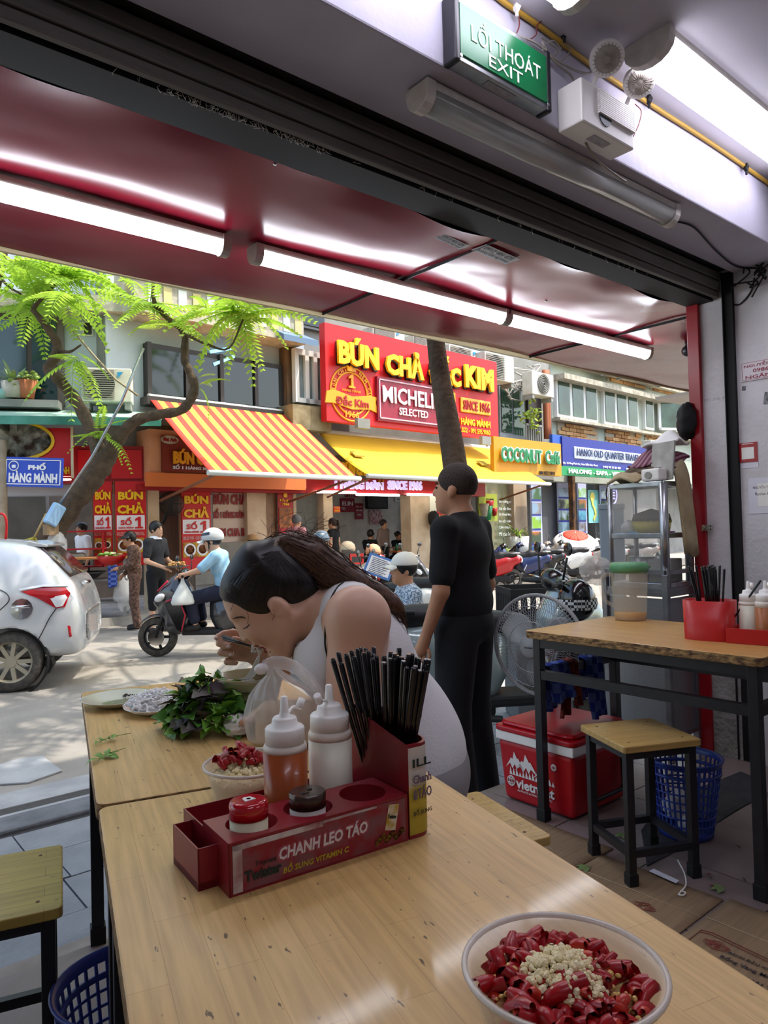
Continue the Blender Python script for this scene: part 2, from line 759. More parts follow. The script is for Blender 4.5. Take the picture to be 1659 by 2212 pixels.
# upper storeys of our own building: they shade the pavement
ub = MB()
ub.box((.5, -1.2, 6.1), (12, 6.0, 6.6))
struct(ub.obj('upper_wall', mat('upper facade', 'cfc7b4', .8, col2='b9ae98', vs=2)), 'upper storeys over the shop')
ext = MB()
ext.box((-3.6, -.9, 1.4), (2.0, 6.0, 2.9))
struct(ext.obj('neighbour_wall', MATS['upper facade']), 'wall of the shop next door')

# red strip and shutter rail on the wall's end
struct(MB().box((XW - .008, YRED + .005, 1.2), (.03, .062, 2.42)).obj('trim_2', m_red, bevel=.003), 'red gloss steel strip at the wall corner')
rl = MB()
rl.box((XW - .003, YR, 1.21), (.012, .045, 2.42))
rl.box((XW - .012, YR - .024, 1.21), (.024, .004, 2.42))
rl.box((XW - .012, YR + .024, 1.21), (.024, .004, 2.42))
struct(rl.obj('trim_3', m_dark), 'black shutter guide rail in the wall')
lt = thing('latch', 'small steel latch plate screwed beside the red strip', 'latch', (XW - .02, YRED - .03, 1.3))
p = atx(1528, 1140, XW - .022)
MB().box(p, (.006, .055, .03)).obj('plate', m_alu, lt)
MB().cyl(p + V((-.004, -.018, .008)), p + V((0, -.018, .008)), .004).cyl(p + V((-.004, -.018, -.008)), p + V((0, -.018, -.008)), .004).obj('screw', m_dark, lt)
MB().tube(spline([p + V((-.004, .02, .012)), p + V((-.012, .01, 0)), p + V((-.006, .024, -.014)), p + V((-.01, .015, .01))]), .003, 6).obj('wire', mat('beige string', 'b9a98a', .8), lt)

# rolled shutter over the opening
sh = thing('roller_shutter', 'dusty dark grey roller shutter tucked up under the lintel beam', 'shutter', (0, 1.66, 2.35))
zE = aty(860, 380, 1.70).z
zt = BZ + .02
for i, (za, zb, yy) in enumerate(((zE, zE + .03, 1.705), (zE + .034, zE + .034 + (zt - zE) * .38, 1.70), (zE + .04 + (zt - zE) * .38, zt, 1.695))):
 MB().box((.65, yy - .012, (za + zb) / 2), (5.96, .024, zb - za)).obj('slat', m_shut, sh, bevel=.004)
MB().box((.65, 1.655, zt + .02), (5.98, .08, .02)).obj('rail', m_dark, sh)
MB().box((.65, 1.785, CAN + .12), (5.98, .13, .26)).obj('housing', m_dark, sh)
fz = MB()
for k in range(120):
 x = random.uniform(.75, 1.25) if k < 90 else random.uniform(.5, 3)
 a = V((x, 1.708, zE + .002))
 fz.tube([a, a + V((random.uniform(-.012, .012), .003, -random.uniform(.003, .016))), a + V((random.uniform(-.02, .02), .003, -random.uniform(.0, .02)))], .0006, 3, False)
fz.obj('lint', mat('lint', 'cfcabd', .9), sh)['kind'] = 'stuff'

# ---------------------------------------------------------------- red canopy over the pavement
m_can = mat('burgundy canopy sheet', '8a1c2f', .22, col2='771626', vs=1.4, var=.9, spec=.22)
N, L, b = nodes(m_can)
n_ = N.new('ShaderNodeTexNoise')
n_.inputs['Scale'].default_value = 2.1
n_.inputs['Detail'].default_value = 1.5
mp_ = N.new('ShaderNodeMapping')
mp_.inputs['Scale'].default_value = (.8, 1.3, 1)
tc_ = N.new('ShaderNodeTexCoord')
L.new(tc_.outputs['Object'], mp_.inputs[0])
L.new(mp_.outputs[0], n_.inputs['Vector'])
bp_ = N.new('ShaderNodeBump')
bp_.inputs['Strength'].default_value = .3
bp_.inputs['Distance'].default_value = .06
L.new(n_.outputs['Fac'], bp_.inputs['Height'])
L.new(bp_.outputs[0], b.inputs['Normal'])
xs1 = (atz(1062, 520, CAN).x + atz(889, 597, CAN).x) / 2
xs2 = atz(1400, 706, CAN).x
canopy = struct(MB().box((1.0, (CY0 + CY1) / 2, CAN + .16), (12.4, CY1 - CY0, .26)).obj('canopy', m_dark), 'glossy burgundy sheet canopy above the pavement')
for a, b_ in ((-2.6, -.35), (-.345, xs1 - .004), (xs1, xs2 - .004), (xs2, xs2 + 2.2)):
 def sag(u, v, a=a, b_=b_):
  x = a + (b_ - a) * u
  y = CY0 + (CY1 - CY0) * v
  return (x, y, CAN + .006 * math.sin(x * 4.1 + 2 * y) + .005 * math.sin(y * 7 + x * 1.7) + (.012 * math.sin(x * 9) if v < .02 else 0))
 MB().grid(sag, 40, 16).obj('panel', m_can, canopy)
for x in (xs1 - .002, xs2 - .002):
 MB().box((x, (CY0 + CY1) / 2, CAN - .002), (.004, CY1 - CY0, .014)).obj('seam', m_dark, canopy)
MB().box((1.0, CY1 + .012, CAN + .06), (12.4, .016, .15)).obj('edge_strip', mat('canopy edge', 'c9b98e', .6), canopy)
MB().box((1.0, CY1 + .03, CAN + .45), (12.4, .02, .8)).obj('fascia', m_red, canopy)
pale = struct(MB().box((8.6, 2.75, CAN + .1), (3.9, 2.0, .03)).obj('neighbour_canopy', mat('pale canopy sheet', 'cfc0b2', .45, col2='bfae9f', vs=2)), 'pale canopy sheet over the next pavement')
for px, py in ((22, 132), (594, 354), (912, 502), (1180, 650), (1478, 762 - 68)):
 p = atz(px, py, CAN - .001)
 MB().lathe([(0, -.004), (.005, -.003), (.006, 0)], p, 10).obj('screw', m_alu, canopy)
m_label = mat('sticker paper', 'a9a7a8', .5, col2='8a888c', vs=60, var=.7)
m_ink = mat('dark ink', '22222a', .6)
for (px, py, wd, ht, rz, lab) in ((976, 522, .17, .05, 0.15, 'torn pale sticker on the burgundy canopy sheet'), (1072, 550, .24, .075, .1, 'dark lettered sticker on the canopy beside the sheet seam')):
 p = atz(px, py, CAN - .008)
 st = thing('sticker', lab, 'sticker', p, R(0) + rz)
 MB().box((0, 0, 0), (wd, ht, .001)).obj('paper', m_label, st, local=True)
 text('KHOAN CẮT BÊ TÔNG', 'lettering', m_ink, st, (0, ht * .2, -.0012), (1, 0, 0), (0, -1, 0), wd * .9, ht * .3, .0004, local=True)
 text('0912 401 675', 'lettering', m_ink, st, (0, -ht * .2, -.0012), (1, 0, 0), (0, -1, 0), wd * .8, ht * .34, .0004, bold=.02, local=True)


def batten(name, label, a, b, wd=.055, ht=.04, lit=None, group=None, dif=None):
 """surface lamp from a to b: housing, milky diffuser, two end caps"""
 a, b = V(a), V(b)
 d = (b - a).normalized()
 t = thing(name, label, 'lamp', a, group=group)
 MB().bar(a + d * .03 + UP * ht * .3, b - d * .03 + UP * ht * .3, wd * .96, ht * .4).obj('housing', m_lampbody, t)
 x = d.cross(UP).normalized()
 pr = [(math.cos(k / 8 * math.pi) * wd / 2, -math.sin(k / 8 * math.pi) * ht * .75 + ht * .1) for k in range(9)]
 q = [a + d * .03 + x * c + UP * e for c, e in pr]
 MB().prism(q, (b - a) - d * .06, smooth=True).obj('diffuser', lit or dif, t)
 for e, sg in ((a, 1), (b, -1)):
  pr2 = [(math.cos(k / 8 * math.pi) * wd * .53, -math.sin(k / 8 * math.pi) * ht * .85 + ht * .1) for k in range(9)] + [(-wd * .53, ht * .5), (wd * .53, ht * .5)]
  MB().prism([e + x * c + UP * g for c, g in pr2], d * sg * .034).obj('end_cap', m_lampbody, t, bevel=.002)
 return t


zl = CAN - .045
yl = atz(560, 550, zl).y
for (x0, x1, lab) in ((atz(0, 375, zl).x - .25, atz(508, 521, zl).x, 'lit batten lamp on the canopy, cut off by the photo edge above the tree'),
       (atz(547, 544, zl).x, atz(1088, 686, zl).x, 'lit batten lamp in the middle of the red canopy'),
       (atz(1094, 682, zl).x, atz(1398, 764, zl).x, 'lit batten lamp nearest the white wall, at the end of the canopy')):
 batten('batten_lamp', lab, (x0, yl, zl), (x1, yl, zl), .075, .06, m_tube, 'lit batten lamps under the canopy')
p = atz(1418, 128, CEIL - .05)
batten('ceiling_lamp', 'large lit batten lamp on the white ceiling beside the emergency light', (p.x - .06, p.y, CEIL - .035), (p.x + 1.16, p.y, CEIL - .035), .15, .07, m_tubein, 'lit ceiling lamps')
p2 = atz(1222, 4, CEIL - .05)
batten('ceiling_lamp', 'lit ceiling lamp whose end peeks in at the top photo edge', (p2.x + .02, p2.y - .03, CEIL - .035), (p2.x - 1.2, p2.y - .03, CEIL - .035), .13, .07, m_tubein, 'lit ceiling lamps')
batten('ceiling_lamp', 'added unseen ceiling lamp behind the viewer brightening the tables', (-.6, -.6, CEIL - .035), (.6, -.6, CEIL - .035), .15, .07, m_tubein, 'lit ceiling lamps')  # added lamp, out of view, to brighten the tables from behind
batten('ceiling_lamp', 'added unseen ceiling lamp at the back brightening the eatery', (1.4, -1.4, CEIL - .035), (2.6, -1.4, CEIL - .035), .15, .07, m_tubein, 'lit ceiling lamps')  # second unseen lamp, added as extra light for the room
m_milky = mat('unlit diffuser', 'a9aaa6', .22, col2='93938e', vs=3, var=.7, coat=.4)
zb = BZ - .035
batten('unlit_batten_lamp', 'unlit dusty batten lamp under the white lintel beam', atz(900, 205, zb), atz(1448, 468, zb), .085, .06, None, None, m_milky)

# ---------------------------------------------------------------- things on the lintel beam
ys = BY0 - .045
xa, xb = aty(984, 60, ys).x, aty(1186, 170, ys).x
z0, z1 = (aty(984, 128, ys).z + aty(1186, 236, ys).z) / 2, aty(1186, 116, ys).z
ex = thing('exit_sign', 'green lit exit sign in an aluminium frame on the lintel beam', 'sign', ((xa + xb) / 2, BY0, z0))
MB().box(((xa + xb) / 2, BY0 - .022, (z0 + z1) / 2), (xb - xa - .02, .044, z1 - z0)).obj('frame', m_alu, ex, bevel=.003)
m_exit = mat('green acrylic', '0d5a33', .25, col2='1d7a4a', vs=3, var=.9, emit=.05, tint='1f8a55')
MB().box(((xa + xb) / 2, ys, (z0 + z1) / 2), (xb - xa - .03, .006, z1 - z0 - .036)).obj('panel', m_exit, ex)
for x in (xa + .004, xb - .004):
 MB().box((x, BY0 - .025, (z0 + z1) / 2), (.02, .05, z1 - z0 + .01)).obj('side_cap', m_black, ex, bevel=.006)
hh = z1 - z0
m_exl = mat('lit white lettering', 'dfe9e2', .5, emit=.2, tint='e8f2ea')
text('LỐI THOÁT', 'lettering', m_exl, ex, ((xa + xb) / 2 + .005, ys - .004, z0 + hh * .6), (1, 0, 0), UP, (xb - xa) * .74, hh * .40, .001)
text('EXIT', 'lettering', m_exl, ex, ((xa + xb) / 2 - .002, ys - .004, z0 + hh * .25), (1, 0, 0), UP, (xb - xa) * .36, hh * .19, .001)
MB().box(((xa + xb) / 2, BY0 - .02, z0 - .001), (.12, .025, .001)).obj('rating_label', m_label, ex)
for x in (xa + .014, xb - .014):
 MB().cyl((x, BY0 - .051, z0 + .012), (x, BY0 - .049, z0 + .012), .005).obj('screw', m_alu, ex)

ye = BY0 - .09
xa, xb = aty(1258, 240, ye).x, aty(1368, 260, ye).x
z1, z0 = aty(1258, 165, ye).z, aty(1366, 322, ye).z
em = thing('emergency_light', 'white twin-spot emergency light with a ribbed case on the lintel beam', 'emergency light', ((xa + xb) / 2, BY0, z0))
MB().box(((xa + xb) / 2, BY0 - .045, (z0 + z1) / 2), (xb - xa, .09, z1 - z0)).obj('case', m_white, em, bevel=.006)
for k in range(12):
 z = z1 - .012 - k * (z1 - z0 - .06) / 12
 MB().box((xb - (xb - xa) * .36, ye - .004, z), ((xb - xa) * .7, .010, .005)).obj('rib', m_white, em)
MB().lathe([(0, 0), (.033, 0), (.033, .004)], (xa + (xb - xa) * .42, ye + .001, z0 + .055), 24, (0, -1, 0)).obj('indicator_panel', mat('dark teal panel', '17323a', .3), em)
MB().box(((xa + xb) / 2, BY0 - .05, z0 - .001), (.09, .03, .001)).obj('rating_label', m_label, em)
m_lens = mat('ribbed lens', 'b4ada2', .18, col2='8d8479', vs=30, var=.8, coat=.5)
for (px, py, r) in ((1311, 126, .052), (1381, 176, .05)):
 c = aty(px, py, ye - .02)
 ax = (CAMP - c).normalized() + V((.25, 0, -.1))
 ax.normalize()
 h = MB().lathe([(.004, -.05), (r * .55, -.045), (r, -.012), (r * 1.03, 0), (r * .98, .008), (r * .9, .01)], c, 28, ax).obj('spotlight', m_white, em)
 MB().lathe([(r * .9, .006), (r * .6, .014), (.0, .018)], c, 28, ax).obj('lens', m_lens, h)
 fx, fy, fd = _frame(ax)
 rb = MB()
 for k in range(24):
  a = k / 24 * 2 * math.pi
  q = fx * math.cos(a) + fy * math.sin(a)
  rb.tube([c + fd * .018 + q * .012, c + fd * .009 + q * r * .88], .0012, 4)
 rb.obj('lens_ribs', m_lens, h)
 MB().tube([c - ax * .04, V((c.x, BY0 - .04, z1))], .007, 8).obj('bracket', m_white, em)
# conduit and wires along the ceiling
m_yel = mat('yellow conduit', 'a8832c', .5)
MB().tube(spline([aty(px, py, BY0 - .012) for px, py in ((1040, -40), (1085, 2), (1170, 60), (1290, 150), (1420, 235), (1540, 312), (1659, 395), (1720, 440))], 4), .008, 8)
cw = MB().tube(spline([aty(px, py, BY0 - .012) for px, py in ((1040, -40), (1085, 2), (1170, 60), (1290, 150), (1420, 235), (1540, 312), (1659, 395), (1720, 440))], 4), .008, 8).obj('conduit', m_yel)
tag(cw, 'yellow wiring conduit running along the top of the lintel beam', 'pipe')
m_wire = mat('grey wire', '8d877c', .7)
m_wr = mat('red brown wire', '6b2a2a', .6)
for pts, r, M_, lab in (
  ([(1170, 90), (1195, 130), (1235, 165), (1252, 215), (1258, 290), (1290, 345), (1340, 385), (1352, 392)], .004, m_wire, 'grey cable hanging from the ceiling past the ribbed emergency case'),
  ([(1000, 5), (1060, 45), (1115, 75), (1160, 95), (1210, 135), (1262, 158), (1290, 150)], .0035, m_wire, 'grey cable running over the top of the green sign'),
  ([(1116, 15), (1122, 50), (1115, 75)], .002, m_wr, 'thin red wire drooping behind the green sign near the conduit clip'),
  ([(1192, 10), (1180, 35), (1160, 55), (1158, 75), (1140, 88)], .002, m_wr, 'dark red wire hanging from the ceiling above the green sign'),
  ([(1372, 225), (1385, 240), (1380, 268), (1368, 295)], .0018, m_wr, 'thin red wire looping down beside the ribbed emergency case'),
  ([(1168, 80), (1190, 95), (1205, 110), (1190, 125), (1172, 105), (1195, 88), (1215, 110)], .0025, m_wire, 'tangled loop of grey wire beside the corner of the green sign'),
  ([(1215, 70), (1220, 95), (1232, 105), (1222, 125), (1205, 140)], .0018, m_wire, 'curl of thin wire below the black clip on the conduit')):
 tag(MB().tube(spline([aty(a, b, BY0 - .02) for a, b in pts], 6), r, 6).obj('wire', M_), lab, 'wire')
for px, py in ((1116, 14), (1218, 72), (1402, 215), (1612, 362)):
 p = aty(px, py, BY0 - .02)
 tag(MB().box(p, (.02, .012, .03), Rm=Matrix.Rotation(.5, 3, 'Y')).cyl(p, p + V((0, 0, -.03)), .005, n=8).obj('cable_clip', m_dark if px > 1200 else m_white),
  {1116: 'white cable clip on the conduit above the green sign', 1218: 'black cable clip hanging under the conduit', 1402: 'small black clip on the conduit behind the round spotlights', 1612: 'small black clip at the far end of the conduit'}[px], 'clip')
zz = BZ - .006
tag(MB().tube(spline([atz(a, b, zz) for a, b in ((1462, 478), (1500, 492), (1545, 540), (1590, 575), (1640, 580))], 6), .004, 6).obj('wire', m_dark), 'black lamp cable clipped under the lintel beam', 'wire')
wn = MB()
for k in range(7):
 c = atx(1625 + random.uniform(-22, 30), 590 + random.uniform(-18, 22), XW - .02)
 wn.tube(spline([c, c + V((-.01, random.uniform(-.05, .05), random.uniform(-.03, .03))), c + V((-.02, random.uniform(-.06, .06), random.uniform(-.05, .05))), c + V((0, random.uniform(-.08, .08), random.uniform(-.06, .02)))], 5), .004, 6)
wn.tube(spline([atx(a, b, XW - .006) for a, b in ((1630, 600), (1622, 630), (1600, 656), (1584, 658))], 6), .004, 6)
tag(wn.obj('wire_tangle', m_dark), 'tangle of black wires at the top corner of the white wall', 'wires')
# dome camera under the canopy
p = atz(1484, 748, CAN - .03)
dc = thing('security_camera', 'small black security camera under the end of the red canopy', 'camera', p)
MB().cyl((0, 0, .03), (0, 0, 0), .012, n=10).obj('stem', m_black, dc, local=True)
MB().ell((0, 0, -.03), .034).obj('housing', m_black, dc, local=True)
MB().cyl((-.015, -.026, -.034), (-.018, -.035, -.036), .014, n=12).obj('lens', mat('lens glass', '20242a', .05), dc, local=True)

# ---------------------------------------------------------------- notices on the side wall
m_paper = mat('paper notice', 'd3d2da', .6)
m_mar = mat('maroon ink', '8c3142', .6)


def wallrect(px0, px1, py0, py1):
 a, b = atx(px0, py1, XW), atx(px1, py0, XW)
 return a.y, b.y, a.z, b.z


sg = thing('wall_notice', 'white notice with maroon name and phone number lettering on the wall', 'notice', atx(1640, 820, XW))
ya, za = atx(1601, 785, XW).y, atx(1601, 826, XW).z
zb_ = atx(1601, 785, XW).z
wdt = .3
MB().box((XW - .003, ya - wdt / 2, (za + zb_) / 2), (.006, wdt, zb_ - za)).obj('board', mat('notice board', 'cfc9cd', .45), sg)
h_ = zb_ - za
for k, s_ in enumerate(('NGUYỄN THỊ HOA', '0986998375', 'NGÂN HÀNG')):
 text(s_, 'lettering', m_mar, sg, (XW - .0065, ya - wdt / 2 - (0 if k < 2 else .0), za + h_ * (.78 - .29 * k)), (0, -1, 0), UP, wdt * (.9, .62, .86)[k], h_ * (.26, .2, .22)[k], .0006, bold=.015)
bd = MB()
for z in (za + .005, zb_ - .005):
 bd.box((XW - .0065, ya - wdt / 2, z), (.001, wdt - .01, .0016))
for y in (ya - .006, ya - wdt + .006):
 bd.box((XW - .0065, y, (za + zb_) / 2), (.001, .0016, h_ - .01))
bd.obj('border', m_mar, sg)
ya, yb, za, zb_ = wallrect(1597, 1636, 954, 1000)
q = thing('payment_plate', 'small red payment plate with a white square on the wall', 'notice', (XW, ya, za))
MB().box((XW - .002, (ya + yb) / 2, (za + zb_) / 2), (.004, abs(yb - ya), zb_ - za)).obj('board', m_red, q)
MB().box((XW - .0045, (ya + yb) / 2, (za + zb_) / 2 - .004), (.002, abs(yb - ya) * .66, (zb_ - za) * .6)).obj('square', m_white, q)
MB().box((XW - .0045, (ya + yb) / 2, zb_ - .006), (.001, abs(yb - ya) * .6, .003)).obj('header', m_white, q)
MB().box((XW - .001, (ya + yb) / 2 - .004, za - .016), (.002, abs(yb - ya) * .95, .026)).obj('caption', m_paper, q)
ya, yb, za, zb_ = wallrect(1619, 1700, 1028, 1110)
q = thing('wall_paper_note', 'taped white paper with a handwritten name on the wall', 'notice', (XW, ya, za))
MB().box((XW - .0015, (ya + yb) / 2, (za + zb_) / 2), (.003, abs(yb - ya), zb_ - za)).obj('sheet', m_paper, q)
text('NGUYỄN THỊ NHUNG', 'lettering', m_ink, q, (XW - .0035, (ya + yb) / 2 - .005, zb_ - .045), (0, -1, 0), UP, abs(yb - ya) * .8, .022, .0006)
text('Ranhan Bank', 'lettering', m_ink, q, (XW - .0035, (ya + yb) / 2 + .012, zb_ - .078), (0, -1, 0), UP, abs(yb - ya) * .5, .014, .0006)
MB().box((XW - .0035, (ya + yb) / 2 - .01, za + .09), (.001, .11, .11)).obj('square', m_white, q)
for px, py, w_, h2, lab in ((1607, 839, .018, .022, 'small dark sticker scrap below the maroon notice'), (1655, 860, .02, .06, 'dark torn sticker remnant by the photo edge below the notice')):
 p = atx(px, py, XW - .001)
 tag(MB().box(p, (.002, w_, h2), Rm=Matrix.Rotation(.15, 3, 'X')).obj('sticker_scrap', mat('dark sticker', '4c5054', .6, col2='8d8f92', vs=90, var=.5)), lab, 'sticker')
p = atx(1545, 862, XW - .001)
t_ = text('0971 506 835', 'stamped_number', mat('faded grey ink', '9f9da0', .7), None, p, (0, -1, 0), UP, .15, .016, .0004)
tag(t_, 'faded grey stamped phone number on the white pillar', 'lettering')

# ================================================================ TABLES, STOOLS AND WHAT STANDS ON THEM
TA = -R(15.6)
TU, TW = V((math.sin(-TA), math.cos(TA), 0)), V((math.cos(TA), -math.sin(-TA), 0))
TZ = .72


def T(w_, u_, z=0.):
 return TW * w_ + TU * u_ + UP * z


m_top = wood('table wood', 'dcb777', 'd7b06e', 'bd965a', R(90))
m_top2 = wood('orange table wood', 'c79a58', 'bf9250', '9a7440', R(90))
m_seat = wood('stool wood', 'c2a05f', 'bb9857', '96763f', 0)
m_seatg = wood('worn yellow stool wood', 'b9a252', 'ad9547', '75622f', 0, .35)
m_edge = mat('worn dark table edge', '4c3520', .75, col2='b08a55', vs=38, var=.6, stretch=(1, 1, 2.5), bump=.5, bs=60)
m_foot = mat('black rubber', '101012', .6)


def rslab(x0, x1, y0, y1, z0, z1, r, name, M0, M1, parent, local=True, bevel=.003, n=5):
 mb = MB()
 poly = []
 for cx, cy, a0 in ((x1 - r, y0 + r, -90), (x1 - r, y1 - r, 0), (x0 + r, y1 - r, 90), (x0 + r, y0 + r, 180)):
  for k in range(n + 1):
   a = R(a0 + 90 * k / n)
   poly.append((cx + r * math.cos(a), cy + r * math.sin(a), z0))
 mb.prism(poly, (0, 0, z1 - z0))
 mb.mi = [0, 0] + [1] * (len(mb.f) - 2)
 return mb.obj(name, [M0, M1], parent, bevel=bevel, local=local)


def table(name, label, loc, rz, x0, x1, y0, y1, z, M0, group, inset=.035, rails=(.0,), ends=()):
 t = thing(name, label, 'table', loc, rz, group)
 rslab(x0, x1, y0, y1, z - .03, z, .02, 'tabletop', M0, m_edge, t)
 zl_ = z - .03
 for x in (x0 + inset, x1 - inset):
  for y in (y0 + inset, y1 - inset):
   lg = MB().box((x, y, zl_ / 2), (.034, .034, zl_)).obj('leg', m_black, t, local=True, bevel=.002)
   MB().box((x, y, .025), (.042, .042, .05)).obj('rubber_foot', m_foot, lg, local=True, bevel=.002)
 for x in (x0 + inset, x1 - inset):
  for k, dz in enumerate(rails):
   MB().bar((x, y0 + inset, zl_ - .02 - dz), (x, y1 - inset, zl_ - .02 - dz), .03, .034).obj('rail', m_black, t, local=True)
 for y in (y0 + inset, y1 - inset):
  for k, dz in enumerate(rails):
   MB().bar((x0 + inset, y, zl_ - .02 - dz), (x1 - inset, y, zl_ - .02 - dz), .03, .034).obj('rail', m_black, t, local=True)
 return t


table('dining_table', 'nearest long wooden table carrying the maroon condiment caddy', (0, 0, 0), TA, .0524, .627, .2, 1.333, TZ, m_top, 'wooden tables with black steel legs')
table('dining_table', 'wooden table with herbs and plates where the woman eats', (0, 0, 0), TA, .05, .627, 1.343, 2.333, TZ, m_top, 'wooden tables with black steel legs')
RT = table('dining_table', 'wooden table by the wall with a plastic pitcher and towels', (0, 0, 0), 0, 2.295, 2.905, .975, 1.895, .757, m_top2, 'wooden tables with black steel legs', .04, (0, .125))
table('dining_table', 'wooden table at the photo edge beside the white wall, mostly cut off', (0, 0, 0), 0, 2.50, 3.1, .0, .93, .757, m_top2, 'wooden tables with black steel legs', .04, (0, .125))
# worn marks on the nearest table
m_mark = mat('dark scuff', '4a3826', .7)


def stool(label, loc, rz, z=.455, s=.3, M0=None):
 t = thing('stool', label, 'stool', loc, rz, 'wooden stools with black steel legs')
 h = s / 2
 rslab(-h, h, -h, h, z - .022, z, .014, 'seat', M0 or m_seat, M0 or m_seat, t)
 e = h - .028
 for x in (-e, e):
  for y in (-e, e):
   lg = MB().box((x, y, (z - .022) / 2), (.027, .027, z - .022)).obj('leg', m_black, t, local=True, bevel=.002)
   MB().box((x, y, .022), (.034, .034, .044)).obj('rubber_foot', m_foot, lg, local=True, bevel=.002)
   MB().cyl((x * .86, y * .86, z - .001), (x * .86, y * .86, z + .0006), .004, n=8).obj('screw', m_mark, t, local=True)
 for zz_ in (z - .036, .105):
  for q in (-e, e):
   MB().box((0, q, zz_), (2 * e, .02, .024)).obj('rail', m_black, t, local=True)
   MB().box((q, 0, zz_), (.02, 2 * e, .024)).obj('rail', m_black, t, local=True)
 return t


stool('square wooden stool beside the red cooler with a blue basket behind', (2.27, 1.385, 0), -R(26), .458, .29)
p = T(-.17, 1.78)
stool('yellowish wooden stool on the open side of the dining table', (p.x, p.y, 0), TA, .436, .33, m_seatg)
p = T(.905, 1.62)
stool('wooden stool the woman in the white top sits on', (p.x, p.y, 0), TA, .43, .34)
stool('wooden stool at the photo edge in front of the white wall', (3.02, .79, 0), 0, .455, .29)

# ---------------------------------------------------------------- maroon condiment caddy
CA = -R(5.67)
CO = V((.43, .84, TZ))
m_cad = mat('maroon plastic', '8f1d29', .32, col2='7d1822', vs=12, var=.7)
m_cadw = mat('scuffed white print', 'c9c2bd', .5, col2='8a4a50', vs=26, var=.5)
cad = thing('condiment_caddy', 'maroon plastic condiment caddy with drink advertising and holes for jars', 'caddy', CO, CA)
HF = .068
D2 = .092
cells = [(.0, .095), (.095, .18), (.18, .278)]
hr = .035
tp = MB()
well = MB()
for a, b_ in cells:
 cx, cy = (a + b_) / 2, D2 / 2
 if a == 0:
  cx += .004
 n = 40
 inner = [V((cx + hr * math.cos(2 * math.pi * k / n), cy + hr * math.sin(2 * math.pi * k / n), HF)) for k in range(n)]
 outer = []
 for k in range(n):
  c_, s_ = math.cos(2 * math.pi * k / n), math.sin(2 * math.pi * k / n)
  t_ = min(((b_ - cx) if c_ > 0 else (cx - a)) / max(abs(c_), 1e-6), (D2 - cy if s_ > 0 else cy) / max(abs(s_), 1e-6))
  outer.append(V((cx + c_ * t_, cy + s_ * t_, HF)))
 cor = [V((x, y, HF)) for x in (a, b_) for y in (0, D2)]
 for q in cor:
  k = min(range(n), key=lambda i: (outer[i] - q).length)
  outer[k] = q
 tp.add(inner + outer, [(k, n + k, n + (k + 1) % n, (k + 1) % n) for k in range(n)])
 well.lathe([(hr, HF), (hr, .012), (0, .012)], (cx, cy, 0), 40, caps=False)
tp.obj('top_plate', m_cad, cad, local=True)
well.obj('wells', m_cad, cad, local=True)
L_ = .278
fr = MB()
fr.box((L_ / 2, .001, HF / 2), (L_, .002, HF - .0002)).box((L_ / 2, D2 - .001, HF / 2), (L_, .002, HF - .0002)).box((.001, D2 / 2, HF / 2), (.002, D2, HF - .0002))
fr.obj('front_block', m_cad, cad, local=True)
tr = MB()                                          # back row floor and wall, small tray on the left
tr.box((.138, .132, .006), (.276, .08, .012)).box((.138, .171, .03), (.276, .002, .06)).box((.001, .132, .03), (.002, .08, .06))
tr.obj('bottle_tray', m_cad, cad, local=True)
tl = MB()
tl.box((-.013, .09, .005), (.026, .1, .01)).box((-.025, .09, .027), (.002, .1, .054)).box((-.013, .139, .027), (.026, .002, .054)).box((-.013, .041, .027), (.026, .002, .054))
tl.obj('side_tray', m_cad, cad, local=True)
HT = .15


def chold(k, n=14):                                # outline of the tall chopstick holder, round at the front
 pts = [V((.281, .165, 0)), V((.281, .0, 0))]
 for i in range(n + 1):
  a = R(-90 + 90 * i / n)
  pts.append(V((.302 + .028 * math.cos(a), .04 + .04 * math.sin(a), 0)))
 pts.append(V((.330, .165, 0)))
 return pts


ol = chold(0)
ch = MB()
n = len(ol)
cen = V((.306, .085, 0))
inn = [cen + (q - cen) * .93 for q in ol]
top = [HT if q.y < .1 else HT for q in ol]
tops = [V((0, 0, HT - .012 + (.03 if q.y > .1 else 0))) for q in ol]
ch.add([q for q in ol] + [q + t_ for q, t_ in zip(ol, tops)] + [q + t_ for q, t_ in zip(inn, tops)] + [q + V((0, 0, .01)) for q in inn],
    [(i, (i + 1) % n, n + (i + 1) % n, n + i) for i in range(n)] + [(n + i, n + (i + 1) % n, 2 * n + (i + 1) % n, 2 * n + i) for i in range(n)]
    + [(2 * n + i, 2 * n + (i + 1) % n, 3 * n + (i + 1) % n, 3 * n + i) for i in range(n)] + [tuple(range(3 * n, 4 * n))])
ch.obj('chopstick_holder', m_cad, cad, local=True)
# front print
ft = -.0006
MB().box((.139, ft, .034), (.268, .001, .06)).obj('front_print', mat('worn maroon print', '8a1a2a', .4, col2='7d4a52', vs=30, var=.35), cad, local=True)
bd = MB()
bd.box((.011, ft - .0008, .034), (.013, .0008, .06)).box((.07, ft - .0008, .0605), (.13, .0008, .007)).box((.178, ft - .0008, .0625), (.09, .0008, .003))
bd.obj('white_border', m_cadw, cad, local=True)
m_pw = mat('print white', 'd8cfcf', .5)
m_py = mat('print yellow', 'b7a12c', .5)
m_pk = mat('print dark green', '1f2f2a', .5)
ux, ut = V((1, 0, 0)), UP
sl_ = .26
text('CHANH LEO TÁO', 'lettering', m_pw, cad, (.138, ft - .0007, .040), V((1, 0, .02)), V((.12, 0, 1)), .138, .020, .0006, bold=.03, local=True)
text('CHANH LEO TÁO', 'lettering_shadow', mat('print mauve', 'a34a58', .5), cad, (.138, ft - .0003, .040), V((1, 0, .02)), V((.12, 0, 1)), .144, .025, .0004, bold=.09, local=True)
